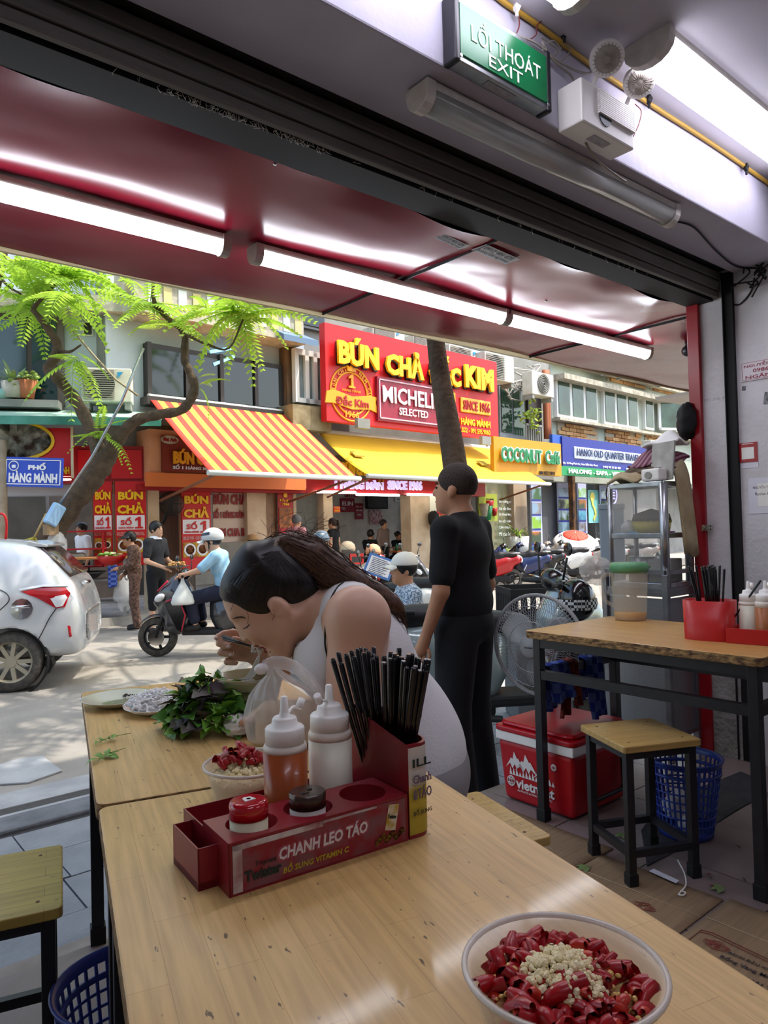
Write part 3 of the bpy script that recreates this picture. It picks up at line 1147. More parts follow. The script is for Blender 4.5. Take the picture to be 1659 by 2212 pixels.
text('BỔ SUNG VITAMIN C', 'lettering', m_py, cad, (.125, ft - .0007, .017), V((1, 0, .02)), V((.12, 0, 1)), .1, .012, .0006, bold=.02, local=True)
text('Tropicana', 'lettering', m_pk, cad, (.050, ft - .0012, .033), ux, ut, .030, .009, .0005, local=True)
text('Twister', 'lettering', m_pk, cad, (.046, ft - .0012, .021), ux, ut, .052, .014, .0005, bold=.04, local=True)
cn = MB()
cn.add([(.236, ft - .001, .026), (.254, ft - .001, .022), (.262, ft - .001, .058), (.244, ft - .001, .061)], [(0, 1, 2, 3)])
cn.obj('printed_can', mat('printed can', 'd9d2c0', .5, col2='b8962a', vs=60, var=.4), cad, local=True, solid=.0006)
text('Twister', 'lettering', m_pk, cad, (.249, ft - .0018, .043), V((1, 0, -.2)), V((.2, 0, 1)), .016, .006, .0004, bold=.03, local=True)
fruit = MB()
for k in range(9):
 fruit.lathe([(0, 0), (.0045, 0)], (.222 + .0055 * k, ft - .0012 - .0002 * (k % 3), .012 + .007 * ((k * 7) % 3) / 2), 10, (0, -1, 0))
fruit.obj('printed_fruit', mat('printed fruit', 'a9862c', .5, col2='7a2a22', vs=150, var=.4), cad, local=True)
# sticker around the tall holder
stp = MB()
front = [q for q in ol[1:-1]]
nf = len(front)
stp.add([cen + (q - cen) * 1.012 + V((0, 0, .006)) for q in front] + [cen + (q - cen) * 1.012 + V((0, 0, HT - .016)) for q in front],
  [(i, i + 1, nf + i + 1, nf + i) for i in range(nf - 1)], True)
M_ = mat('holder sticker', 'cbc5bd', .5)
N, L, b = nodes(M_)
tc = N.new('ShaderNodeTexCoord')
sx = N.new('ShaderNodeSeparateXYZ')
L.new(tc.outputs['Object'], sx.inputs[0])
nz = N.new('ShaderNodeTexNoise')
nz.inputs['Scale'].default_value = 45
L.new(tc.outputs['Object'], nz.inputs['Vector'])
ma = N.new('ShaderNodeMath')
ma.operation = 'MULTIPLY_ADD'
ma.inputs[1].default_value = .06
L.new(nz.outputs['Fac'], ma.inputs[0])
L.new(sx.outputs['Z'], ma.inputs[2])
rp = ramp(N, [(0, 'a8922a'), (.098, 'b9a535'), (.115, 'c9c3ba'), (1, 'cbc5bd')])
L.new(ma.outputs[0], rp.inputs[0])
L.new(rp.outputs[0], b.inputs['Base Color'])
stp.obj('holder_sticker', M_, cad, local=True)
pu = mat('print violet', '6b5a72', .5)
for s_, z_, h_, M2 in (('Chanh', .088, .013, pu), ('&TÁO', .068, .019, pu), ('BỔ SUNG', .04, .009, mat('print brown', '4d4430', .5)), ('ILL', .112, .012, m_pk)):
 text(s_, 'lettering', M2, cad, (.303, -.0045, z_), V((1, .08, 0)), UP, .036, h_, .0006, bold=.02, local=True)


def clocal(x, y, z=0.):
 return CO + Matrix.Rotation(CA, 3, 'Z') @ V((x, y, z))


# jars in the front wells
def jar(label, pos, r, hb, hl, Mb, Ml, dome):
 t = thing('spice_jar', label, 'jar', pos)
 MB().lathe([(r * .93, 0), (r, .004), (r, hb)], (0, 0, 0), 28).obj('body', Mb, t, local=True)
 pf = [(r * 1.04, hb), (r * 1.04, hb + hl * .7), (r * .98, hb + hl * .92), (r * .8, hb + hl)] if dome else [(r * 1.03, hb), (r * 1.03, hb + hl * .92), (r * .96, hb + hl)]
 MB().lathe(pf, (0, 0, 0), 28).obj('lid', Ml, t, local=True)
 return t


m_rlid = mat('glossy red lid', 'b3101c', .12, coat=.5)
m_cream = mat('cream plastic', 'd2c7a8', .45)
p = clocal(.046, .042, .013)
j = jar('pepper jar with glossy red lid and white emblem in the caddy', p, .0255, .066, .022, m_cream, m_rlid, True)
em_ = MB()
zt_ = .0885
em_.add([(-.008, -.006, zt_), (.008, -.006, zt_), (.006, .006, zt_), (-.002, .009, zt_), (-.006, .006, zt_)], [(0, 1, 2, 3, 4)])
em_.obj('emblem', m_white, j, local=True, solid=.0008)
MB().lathe([(0, .0006), (.003, .0006)], (0, 0, zt_), 10).obj('emblem_dot', m_rlid, j, local=True)
p = clocal(.137, .046, .013)
j = jar('spice jar with dark brown flip lid in the middle of the caddy', p, .0255, .058, .020, mat('pale jar label', 'cfc3bb', .5), mat('brown lid', '3b2b22', .25, coat=.3), False)
MB().box((-.008, -.004, .0785), (.011, .007, .001)).lathe([(0, 0), (.0035, 0), (.0035, .001)], (.006, .003, .0782), 8).obj('flip_cap', mat('dark brown', '241912', .4), j, local=True)

# squeeze bottles
m_cap = mat('translucent white cap', 'f3f1ea', .35)
m_clearw = mat('cloudy white bottle', 'e3e0cc', .35)
m_org = mat('orange sauce bottle', 'b0592a', .3, col2='9c4a20', vs=5, var=.7, sss=.25, coat=.2)
m_orgd = mat('orange pale shoulder', 'e6ddcf', .4)


def bottle(label, pos, r, hb, Mb, level=1., group='squeeze bottles', capn=True, lean=0):
 t = thing('squeeze_bottle', label, 'bottle', pos, lean, group)
 MB().lathe([(r * .92, 0), (r, .006), (r, hb * level)], (0, 0, 0), 32).obj('filled_body', Mb, t, local=True)
 MB().lathe([(r * 1.0, hb * level), (r, hb * .96), (r * .93, hb)], (0, 0, 0), 32).obj('shoulder', m_orgd, t, local=True)
 z = lambda d: hb + d * .66
 c = MB().lathe([(r * .9, hb), (r * .9, z(.034)), (r * .84, z(.038)), (r * .62, z(.039)), (r * .56, z(.056)), (r * .5, z(.06)), (r * .26, z(.061)), (r * .2, z(.074)), (r * .15, z(.105)), (r * .09, z(.107))], (0, 0, 0), 32).obj('screw_cap', m_cap, t, local=True)
 tt = MB().tube(spline([(r * .2, 0, z(.065)), (r * .55, .005, z(.075)), (r * .8, .0, z(.073))]), .0025, 6)
 tt.cyl((r * .75, 0, z(.072)), (r * 1.02, .002, z(.092)), .0058, n=10).obj('tethered_plug', m_cap, c, local=True)
 return t


pb = clocal(.147, .135)
bottle('squeeze bottle of orange chilli sauce in the maroon caddy', (pb.x, pb.y, TZ + .013), .0335, .124, m_org, .92)
pb = clocal(.226, .135)
bottle('squeeze bottle of cloudy white vinegar in the maroon caddy', (pb.x, pb.y, TZ + .013), .0345, .131, m_clearw, .9, lean=R(200))

# black chopsticks
m_chop = mat('black lacquered chopstick', '0c0c0e', .22, coat=.4)


def chop_mesh(L__):
 mb = MB()
 mb.tube([(0, 0, 0), (0, 0, L__ * .45), (0, 0, L__ * .62), (0, 0, L__ * .64), (0, 0, L__ * .66), (0, 0, L__ - .004), (0, 0, L__)], [.0022, .0032, .0036, .0043, .0037, .0044, .0036], 8)
 return mb.mesh('chopstick', m_chop)


CM = [chop_mesh(.248), chop_mesh(.24), chop_mesh(.253)]


def chopstick(a, d, label, grp, k):
 o = bpy.data.objects.new('chopstick', CM[k % 3])
 COL.objects.link(o)
 o.rotation_euler = V(d).to_track_quat('Z', 'Y').to_euler()
 o.location = a
 WM[o.name] = Matrix.Identity(4)
 return tag(o, label, 'chopstick', grp)


random.seed(3)
for k in range(46):
 lx, ly = random.uniform(.292, .322), random.uniform(.035, .15)
 bx, by = .306 + (lx - .306) * .55, .09 + (ly - .09) * .55
 a = clocal(bx, by, .012)
 tx = lx + (lx - .306) * 1.6 + random.uniform(-.012, .012)
 ty = ly + (ly - .09) * .7 + random.uniform(-.014, .014)
 if k < 4:
  a = clocal(.300, .12 - .008 * k, .012)
  tx, ty = .300 - .06 + .008 * k, .15 - .01 * k
 b_ = clocal(tx, ty, .26)
 chopstick(a, b_ - a, 'black lacquered chopstick in the tall maroon holder', 'chopsticks in the maroon holder', k)

# ---------------------------------------------------------------- plastic bowls of chilli and garlic
m_pp = mat('clear plastic bowl', 'ece4d8', .18, alpha=.3, coat=.3)
m_chili = mat('cut red chilli', 'b3121a', .35, col2='8c0d16', vs=60, var=.8, coat=.15)
m_chili2 = mat('orange red chilli', 'c8391d', .35, col2='a81a16', vs=60, var=.8, coat=.15)
m_garl = mat('minced garlic', 'f2e7c0', .7, col2='e3d29c', vs=120, var=.8)


def plastic_bowl(label, c, r, h):
 t = thing('plastic_bowl', label, 'bowl', c, group='clear plastic bowls of chilli')
 MB().lathe([(0, .001), (r * .62, 0), (r * .74, .005), (r * .84, h * .4), (r * .95, h * .95), (r * .97, h), (r * 1.03, h + .001), (r * 1.03, h + .004), (r * .95, h + .003), (r * .92, h * .93), (r * .81, h * .4), (r * .71, .008), (0, .004)], (0, 0, 0), 48).obj('shell', m_pp, t, local=True)
 MB().tube([(r * 1.0 * math.cos(2 * math.pi * k / 48), r * 1.0 * math.sin(2 * math.pi * k / 48), h + .002) for k in range(48)], .0028, 8, closed=True).obj('rim', mat('plastic rim', 'e0d6c9', .25, alpha=.75, coat=.3), t, local=True)
 return t


def chili_mesh(L__, r, arc, M_):
 mb = MB()
 nn, kk = 6, 5
 vs = []
 for i in range(kk + 1):
  t_ = i / kk
  rr = r * (1 - .5 * t_ * t_)
  for j in range(nn + 1):
   a = (j / nn - .5) * arc
   vs.append((t_ * L__ - L__ / 2, rr * math.sin(a), rr * math.cos(a) - r + .12 * L__ * math.sin(3 * t_)))
 mb.add(vs, [(i * (nn + 1) + j, i * (nn + 1) + j + 1, (i + 1) * (nn + 1) + j + 1, (i + 1) * (nn + 1) + j) for i in range(kk) for j in range(nn)], True)
 return mb.mesh('chilli_piece', M_)


CH = [chili_mesh(.021, .007, 5.2, m_chili), chili_mesh(.016, .0068, 6.2, m_chili), chili_mesh(.012, .0064, 6.28, m_chili2), chili_mesh(.026, .0072, 4.6, m_chili)]


def chili_heap(c, r, h, n, label, grp, sc=1., sector=None):
 for k in range(n):
  for _ in range(30):
   a, q = random.uniform(0, 2 * math.pi), math.sqrt(random.random()) * r
   x, y = q * math.cos(a), q * math.sin(a)
   if sector is None or sector(x / r, y / r):
    break
  o = bpy.data.objects.new('chilli_piece', random.choice(CH))
  COL.objects.link(o)
  z = h + .012 * (1 - (q / r) ** 2) + random.uniform(-.004, .009)
  o.location = V(c) + V((x, y, z))
  o.rotation_euler = (random.uniform(-.9, .9), random.uniform(-.8, .8), random.uniform(0, 6.28))
  s_ = random.uniform(.75, 1.15) * sc
  o.scale = (s_, s_, s_)
  WM[o.name] = Matrix.Identity(4)
  tag(o, label, 'chilli', grp)


def lumps(c, r, z, n, rad, name, label, M_, keep=None):
 mb = MB()
 for k in range(n):
  for _ in range(20):
   a, q = random.uniform(0, 6.283), math.sqrt(random.random()) * r
   x, y = q * math.cos(a), q * math.sin(a)
   if keep is None or keep(x / r, y / r):
    break
  s_ = rad * random.uniform(.6, 1.4)
  mb.ell(V(c) + V((x, y, z + .014 * (1 - (q / r) ** 2) + random.uniform(-.003, .004))), (s_, s_ * random.uniform(.7, 1.2), s_ * random.uniform(.6, 1)), Matrix.Rotation(random.uniform(0, 3), 3, 'X') @ Matrix.Rotation(random.uniform(0, 3), 3, 'Z'), 6, 4)
 mb.sm = [False] * len(mb.sm)
 o = mb.obj(name, M_)
 return tag(o, label, 'garlic', kind='stuff')


nb = atz(1217, 2092, .788)
nr = 214 * nb.dot(VD) / FPX
plastic_bowl('large clear plastic bowl of chopped chilli nearest the viewer', (nb.x, nb.y, TZ + .001), nr / 1.02, .066)
bc = V((nb.x, nb.y, TZ))
fl = MB().lathe([(0, .012), (nr * .66, .012), (nr * .76, .035), (nr * .82, .046), (nr * .7, .052), (0, .056)], bc, 32).obj('chilli_mash', mat('chilli mash', '9a5a3a', .5, col2='d0b878', vs=70, var=.6))
tag(fl, 'mash of chilli seeds and garlic filling the large bowl', 'chilli mash', kind='stuff')
chili_heap(bc, nr * .76, .056, 190, 'cut red chilli piece in the large nearest bowl', 'chilli pieces in the large bowl', 1.0, lambda x, y: not (abs(x + .05) < .3 and abs(y + .0) < .2) or random.random() < .3)
lumps(bc + V((-.004, -.004, 0)), nr * .42, .064, 460, .0031, 'minced_garlic', 'pale minced garlic in the middle of the large bowl', m_garl)
lumps(bc, nr * .78, .052, 190, .0026, 'chilli_seeds', 'scattered chilli seeds and garlic bits in the large bowl', mat('chilli seeds', 'd9b56a', .5))

fb = atz(540, 1655, .785)
fr_ = 97 * fb.dot(VD) / FPX
plastic_bowl('clear plastic bowl of minced garlic and chilli behind the orange bottle', (fb.x, fb.y, TZ + .001), fr_, .068)
bc2 = V((fb.x, fb.y, TZ))
fl = MB().lathe([(0, .004), (fr_ * .68, .004), (fr_ * .78, .03), (fr_ * .87, .052), (fr_ * .7, .06), (0, .064)], bc2, 32).obj('garlic_mash', mat('garlic mash', 'efe2b8', .7, col2='ddcb96', vs=60, var=.9, bump=.3, bs=180))
tag(fl, 'minced garlic filling the bowl behind the orange bottle', 'garlic', kind='stuff')
lumps(bc2, fr_ * .84, .052, 420, .0036, 'minced_garlic', 'heaped minced garlic in the bowl behind the orange bottle', m_garl)
ch_c = bc2 + TU * .02 - V((.012, 0, 0))
chili_heap(ch_c, fr_ * .5, .076, 34, 'cut red chilli piece on the minced garlic behind the orange bottle', 'chilli pieces on the garlic bowl')

# ---------------------------------------------------------------- plates, noodles, herbs, bag
m_cer = mat('off white melamine', 'cfcdb8', .25, coat=.3, col2='bfbda6', vs=8, var=.6)
p = atz(258, 1512, TZ + .012)
pr_ = 78 * p.dot(VD) / FPX
pl = thing('plate', 'emptied off-white plate with food smears at the table corner', 'plate', (p.x, p.y, TZ))
MB().lathe([(pr_ * .55, 0), (pr_ * .62, .004), (pr_ * .98, .02), (pr_, .022), (pr_ * .96, .022), (pr_ * .6, .008), (0, .006)], (0, 0, 0), 48).obj('dish', m_cer, pl, local=True)
MB().lathe([(0, 0), (pr_ * .5, .0005)], (0, 0, .007), 24, xs=1.1, ys=.6).obj('oily_smear', mat('oily smear', '8f8f76', .15, coat=.6), pl, local=True)
sc_ = MB()
for k in range(26):
 sc_.ell((pr_ * .45 + random.gauss(0, .012), pr_ * .45 + random.gauss(0, .012), .0105 + random.uniform(0, .003)), (.003, .002, .0015), Matrix.Rotation(random.uniform(0, 3), 3, 'Z'), 6, 4)
sc_.obj('food_scraps', mat('dark scraps', '2b1d12', .6), pl, local=True)
p = atz(338, 1528, TZ + .012)
pr_ = 68 * p.dot(VD) / FPX
pl = thing('plate', 'white plate heaped with rice noodles beside the herbs', 'plate', (p.x, p.y, TZ))
MB().lathe([(pr_ * .5, 0), (pr_ * .6, .004), (pr_ * .98, .018), (pr_, .02), (pr_ * .95, .02), (pr_ * .6, .008), (0, .006)], (0, 0, 0), 40).obj('dish', mat('white plate', 'e4e4e2', .25, coat=.3), pl, local=True)
nd = MB()
random.seed(11)
for k in range(150):
 a, q = random.uniform(0, 6.283), random.random() ** .6 * pr_ * .85
 c = V((p.x, p.y, TZ)) + V((q * math.cos(a), q * math.sin(a), .012 + .04 * (1 - (q / pr_) ** 1.6)))
 th = random.uniform(0, 6.28)
 pts = [c + V((math.cos(th + t_ * 2.2) * .022 * (t_ - .4), math.sin(th + t_ * 2.2) * .022 * (t_ - .4), random.uniform(-.004, .006))) * 1.5 for t_ in (0, .25, .5, .75, 1)]
 nd.tube(spline(pts, 3), .0024, 6)
nd.lathe([(pr_ * .8, .01), (pr_ * .6, .03), (pr_ * .3, .043), (0, .047)], (p.x, p.y, TZ), 24)
tag(nd.obj('rice_noodles', mat('rice noodle', 'f2f2f0', .6, spec=.2)), 'white rice noodles heaped on the plate beside the herbs', 'noodles', kind='stuff')

# herb bunch: every leaf its own piece
m_lg = mat('green herb leaf', '568f2c', .45, col2='86b845', vs=30, var=.8)
m_ld = mat('dark herb leaf', '3d6b26', .5, col2='558a33', vs=30, var=.8)
m_lp = mat('purple perilla leaf', '5e3c58', .5, col2='465a34', vs=25, var=.8)


def herb_leaf(L__, W__, teeth, curl, M_):
 mb = MB()
 n_ = 9
 vs = [(0, 0, 0)]
 rows = []
 for i in range(n_ + 1):
  t_ = i / n_
  ww = W__ * math.sin(math.pi * (t_ ** .75)) * (.5 if 0 < t_ < 1 else .5)
  if teeth and i % 2:
   ww *= .82
  rows.append([V((t_ * L__, -ww, abs(ww) * .25 + curl * (t_ - .3) ** 2 * L__)), V((t_ * L__, 0, curl * (t_ - .3) ** 2 * L__)), V((t_ * L__, ww, abs(ww) * .25 + curl * (t_ - .3) ** 2 * L__))])
 vs = [q for r_ in rows for q in r_]
 fs = []
 for i in range(n_):
  for j in range(2):
   fs.append((i * 3 + j, i * 3 + j + 1, (i + 1) * 3 + j + 1, (i + 1) * 3 + j))
 mb.add(vs, fs, True)
 mb.tube([(-.02, 0, -.002), (0, 0, 0)], .001, 4)
 return mb.mesh('leaf', M_)


HL = [herb_leaf(.05, .034, 1, -.5, m_lg), herb_leaf(.042, .024, 0, -.8, m_lg), herb_leaf(.055, .042, 1, -.4, m_ld), herb_leaf(.06, .048, 1, -.6, m_lp), herb_leaf(.05, .04, 1, .5, m_lp), herb_leaf(.038, .02, 0, .5, m_ld)]
hp = atz(462, 1572, TZ)
hb = thing('herb_bunch', 'heap of fresh green herbs and purple perilla leaves on the table', 'herbs', (hp.x, hp.y, TZ))
random.seed(21)
for k in range(290):
 a, q = random.uniform(0, 6.283), math.sqrt(random.random())
 s_, t_ = q * math.cos(a), q * math.sin(a)
 pos = VR * (.10 * s_) + VD * (.09 * t_)
 hz = .012 + .125 * max(0, 1 - q ** 1.7) * (1 - .25 * s_) * random.uniform(.35, 1)
 purple = (s_ < .1 and t_ < .6 and random.random() < .45)
 me = HL[random.choice((3, 4, 4, 3, 2))] if purple else HL[random.choice((0, 0, 1, 2, 1, 5))]
 o = bpy.data.objects.new('leaf', me)
 COL.objects.link(o)
 o.parent = hb
 o.location = (pos.x, pos.y, hz)
 o.rotation_euler = (random.uniform(-.9, .9), random.uniform(-.7, .5), a + random.uniform(-1.2, 1.2) + YAW * 0)
 sc = random.uniform(.75, 1.15)
 o.scale = (sc, sc, sc)
for k in range(12):
 a0 = VR * random.uniform(-.06, .07) + VD * random.uniform(-.05, .04) + UP * random.uniform(.01, .05)
 d = (VR * random.uniform(-1, 1) + VD * random.uniform(-.4, .4) + UP * random.uniform(-.1, .3)).normalized()
 MB().tube(spline([a0, a0 + d * .05, a0 + d * .1 + UP * -.01], 4), .002, 6).obj('stalk', mat('herb stalk', '6f8f45', .5), hb, local=True)
# loose sprigs near the table corner
for (px, py, rz, lab, n_) in ((240, 1597, .2, 'thin coriander sprig lying on the table', 9), (235, 1633, .5, 'small basil sprig lying near the table gap', 6)):
 p = atz(px, py, TZ + .004)
 sp = thing('herb_sprig', lab, 'herb', p, rz)
 MB().tube(spline([(-.03, 0, 0), (0, .004, .004), (.05, 0, .002)], 4), .0009, 5).obj('stalk', MATS['herb stalk'], sp, local=True)
 for k in range(n_):
  o = bpy.data.objects.new('leaf', HL[1])
  COL.objects.link(o)
  o.parent = sp
  o.location = (-.03 + .05 * k / n_, random.uniform(-.003, .003), .004)
  o.rotation_euler = (random.uniform(-.4, .4), random.uniform(-.5, .2), random.uniform(0, 6.28))
  s_ = .38 if n_ == 9 else .62
  o.scale = (s_, s_, s_)


def crumple(name, label, c, r, M_, n=26, amp=.35, cat='tissue', squash=(1, 1, 1), seed=1, alpha=None, parent=None):
 random.seed(seed)
 ph = [(V((random.gauss(0, 1), random.gauss(0, 1), random.gauss(0, 1))).normalized(), random.uniform(2, 9), random.uniform(0, 6)) for _ in range(12)]
 mb = MB()

 def f(u, v):
  a, t_ = u * 2 * math.pi, v * math.pi
  d = V((math.sin(t_) * math.cos(a), math.sin(t_) * math.sin(a), math.cos(t_)))
  q = 1 + amp * sum(abs(math.sin(w_.dot(d) * f_ + p_)) - .6 for w_, f_, p_ in ph) / 5
  return V(c) + V((d.x * r * q * squash[0], d.y * r * q * squash[1], d.z * r * q * squash[2]))
 mb.grid(f, n, n)
 o = mb.obj(name, M_)
 return tag(o, label, cat)


m_tis = mat('tissue paper', 'e3e1df', .9)
p = atz(512, 1590, TZ)
crumple('crumpled_tissue', 'crumpled white tissue between the herbs and the plastic bag', p + UP * .024, .03, m_tis, squash=(1, 1, .8), seed=4)

# translucent bag with takeaway box inside
m_bag = mat('thin white plastic bag', 'f4f3f2', .3, alpha=.3, coat=.6)
pb = atz(618, 1612, TZ)
bg_ = thing('plastic_bag', 'knotted translucent white plastic bag standing on the table', 'bag', (pb.x, pb.y, TZ))
random.seed(5)
ph = [(random.uniform(4, 16), random.uniform(0, 6.28), random.uniform(3, 9)) for _ in range(9)]


def bagf(u, v):
 a = 2 * math.pi * u
 pf = float(np.interp(v, [0, .08, .35, .62, .8, .9, 1.], [.5, .95, 1.0, .86, .5, .22, .1]))
 fold = sum(math.sin(f_ * a + p_ + q_ * v) for f_, p_, q_ in ph) / 9
 r_ = pf * (1 + .16 * fold * (0.4 + v))
 x = VR * (math.cos(a) * r_ * .085 - .03 * max(0, v - .6) * 2.2) + VD * (math.sin(a) * r_ * .055)
 return x + UP * (.004 + .165 * v + .012 * fold * v)


MB().grid(bagf, 90, 40).obj('bag_skin', m_bag, bg_, local=True)


def hand1(u, v):
 t_ = u
 c = VR * (-.045 + .145 * t_) + UP * (.165 + .025 * math.sin(3.1 * t_) - .10 * t_ * t_)
 w_ = .016 + .03 * t_
 k = (v - .5) * 2
 return c + VD * (k * w_) + UP * (.012 * math.sin(9 * v + 4 * u) + .01 * k * k) + VR * .006 * math.sin(14 * v)


MB().grid(hand1, 26, 16).obj('handle', m_bag, bg_, local=True)
MB().ell(VR * -.05 + UP * .166, (.016, .013, .012)).obj('knot', mat('bag knot', 'e8e6e4', .4, alpha=.75), bg_, local=True)
MB().box(UP * .05, (.12, .08, .085), -YAW).obj('contents', mat('beige takeaway food', 'c9b394', .7, col2='a9926f', vs=12), bg_, local=True, bevel=.015)

# noodle bowl in front of the woman
nbw = atz(538, 1457, .83)
rbw = 74 * nbw.dot(VD) / FPX
bw = thing('noodle_bowl', 'olive beige soup bowl of noodles under the woman\'s chin', 'bowl', (nbw.x, nbw.y, TZ))
MB().lathe([(rbw * .5, 0), (rbw * .5, .008), (rbw * .8, .04), (rbw * .97, .1), (rbw, .11), (rbw * .95, .11), (rbw * .76, .045), (0, .02)], (0, 0, 0), 44).obj('shell', mat('olive melamine', 'a9a27c', .3, coat=.3), bw, local=True)
MB().lathe([(0, .083), (rbw * .88, .082)], (0, 0, 0), 32).obj('broth', mat('broth', '8c8262', .12, col2='6b6247', vs=30), bw, local=True)
nd = MB()
for k in range(40):
 a = random.uniform(0, 6.28)
 c = V((nbw.x, nbw.y, TZ + .086)) + V((math.cos(a), math.sin(a), 0)) * random.uniform(0, rbw * .6)
 nd.tube(spline([c + V((random.gauss(0, .012), random.gauss(0, .012), random.uniform(-.002, .007))) for _ in range(4)], 3), .0018, 5)
tag(nd.obj('soup_noodles', MATS['rice noodle']), 'rice noodles floating in the olive bowl', 'noodles', kind='stuff')

# ---------------------------------------------------------------- things on the table by the wall
RZ = .757
p = atz(1362, 1338, RZ)
d_ = p.dot(VD)
r0 = 36 * d_ / FPX
pt = thing('pitcher', 'clear plastic pitcher with green lid and a little tea left', 'pitcher', p)
hP = 122 * d_ / FPX
m_clear = mat('hazy clear plastic', 'ddd6bf', .25, alpha=.2)
MB().lathe([(r0 * .9, .002), (r0 * .94, hP * .12), (r0 * 1.06, hP * .86)], (0, 0, 0), 36, caps=False).obj('jug', m_clear, pt, local=True, solid=.002)
MB().lathe([(0, .003), (r0 * .88, .003), (r0 * .93, hP * .13), (0, hP * .13)], (0, 0, 0), 32).obj('tea', mat('amber tea', 'd08f22', .1, alpha=.92), pt, local=True)
m_glid = mat('green plastic lid', '5f9a6b', .4)
MB().lathe([(r0 * 1.1, hP * .84), (r0 * 1.13, hP * .94), (r0 * 1.05, hP), (0, hP * 1.01)], (0, 0, 0), 36).obj('lid', m_glid, pt, local=True)
rv = VR * 1.0
MB().tube(spline([-rv * r0 * 1.03 + UP * hP * .8, -rv * r0 * 1.55 + UP * hP * .78, -rv * r0 * 1.7 + UP * hP * .6, -rv * r0 * 1.5 + UP * hP * .36, -rv * r0 * .98 + UP * hP * .25], 6), .0085, 8).obj('handle', m_clear, pt, local=True)
MB().add([rv * r0 * 1.0 + UP * hP * .95 + VD * .02, rv * r0 * 1.0 + UP * hP * .95 - VD * .02, rv * r0 * 1.32 + UP * hP * .93, rv * r0 * 1.02 + UP * hP * .8], [(0, 1, 2), (1, 3, 2), (3, 0, 2)]).obj('spout', m_glid, pt, local=True)

p = atz(1535, 1380, RZ)
d_ = p.dot(VD)
rc = thing('condiment_caddy', 'bright red plastic caddy with a chopstick cup on the table by the wall', 'caddy', (p.x, p.y, RZ), -R(80))
m_brt = mat('bright red plastic', 'b81e1c', .35)
cw_ = 50 * d_ / FPX
olr = []
for k in range(28):
 a = 2 * math.pi * k / 28
 olr.append(V((cw_ * math.copysign(abs(math.cos(a)) ** .6, math.cos(a)), cw_ * .72 * math.copysign(abs(math.sin(a)) ** .6, math.sin(a)), 0)))
hc = .14
n = 28
MB().add([q for q in olr] + [q * 1.04 + UP * hc for q in olr] + [q * .98 + UP * hc for q in olr] + [q * .94 + UP * .008 for q in olr],
   [(i, (i + 1) % n, n + (i + 1) % n, n + i) for i in range(n)] + [(n + i, n + (i + 1) % n, 2 * n + (i + 1) % n, 2 * n + i) for i in range(n)]
   + [(2 * n + i, 2 * n + (i + 1) % n, 3 * n + (i + 1) % n, 3 * n + i) for i in range(n)] + [tuple(range(3 * n, 4 * n))], True).obj('chopstick_cup', m_brt, rc, local=True)
MB().box((.19, 0, .006), (.24, .13, .012)).box((.19, -.064, .026), (.24, .003, .052)).box((.19, .064, .026), (.24, .003, .052)).box((.309, 0, .026), (.003, .13, .052)).obj('tray', m_brt, rc, local=True, bevel=.002)
RM = Matrix.Translation((p.x, p.y, RZ)) @ Matrix.Rotation(-R(80), 4, 'Z')
for k in range(24):
 a, q = random.uniform(0, 6.28), math.sqrt(random.random())
 bx, by = q * cw_ * .5 * math.cos(a), q * cw_ * .35 * math.sin(a)
 A = RM @ V((bx, by, .012))
 B = RM @ V((bx * 1.5 - .02 + random.uniform(-.02, .02), by * 1.4 + random.uniform(-.02, .02), .24))
 if k == 0:
  B = RM @ V((bx + .13, by - .02, .2))
 chopstick(A, B - A, 'black chopstick in the bright red cup by the wall' if k else 'black chopstick leaning far out of the bright red cup', 'chopsticks in the red cup' if k else None, k)
q = RM @ V((.125, .02, .013))
bottle('white squeeze bottle in the bright red caddy by the wall', q, .033, .125, m_clearw, .9)
q = RM @ V((.185, -.005, .013))
bottle('amber sauce squeeze bottle in the bright red caddy by the wall', q, .034, .13, mat('amber sauce bottle', 'a9683c', .35, sss=.2), .85)


# towels over the end rail of the table
def towel(label, p0, wv, drop0, drop1, M_, seed, off):
 random.seed(seed)
 f1, f2, f3 = random.uniform(8, 12), random.uniform(0, 6), random.uniform(14, 20)

 def f(u, v):
  s_ = (v - .45) * 2
  d = abs(s_)
  dr = (drop0 if s_ < 0 else drop1) * d
  wid = 1 - .12 * d
  q = V(p0) + wv * ((u - .5) * wid + .03 * math.sin(f2 + 3 * d) * d) + off * (math.copysign(.018 + .02 * d, s_) + .009 * math.sin(f1 * u + f2 + 2 * v) * (d + .1) + .006 * math.sin(f3 * u + 5 * v))
  q.z += (.018 * (1 - min(1, d * 8)) - dr + .010 * (u - .5) * d)
  return q
 o = MB().grid(f, 36, 36).obj('towel', M_, None, solid=.004)
 return tag(o, label, 'towel')


def checker(name, a, b_, sc):
 M_ = mat(name, a, .95, bump=.4, bs=220)
 N, L, bb = nodes(M_)
 tc = N.new('ShaderNodeTexCoord')
 ck = N.new('ShaderNodeTexChecker')
 ck.inputs['Scale'].default_value = sc
 ck.inputs[1].default_value = lin(a)
 ck.inputs[2].default_value = lin(b_)
 L.new(tc.outputs['Object'], ck.inputs[0])
 L.new(ck.outputs[0], bb.inputs['Base Color'])
 return M_


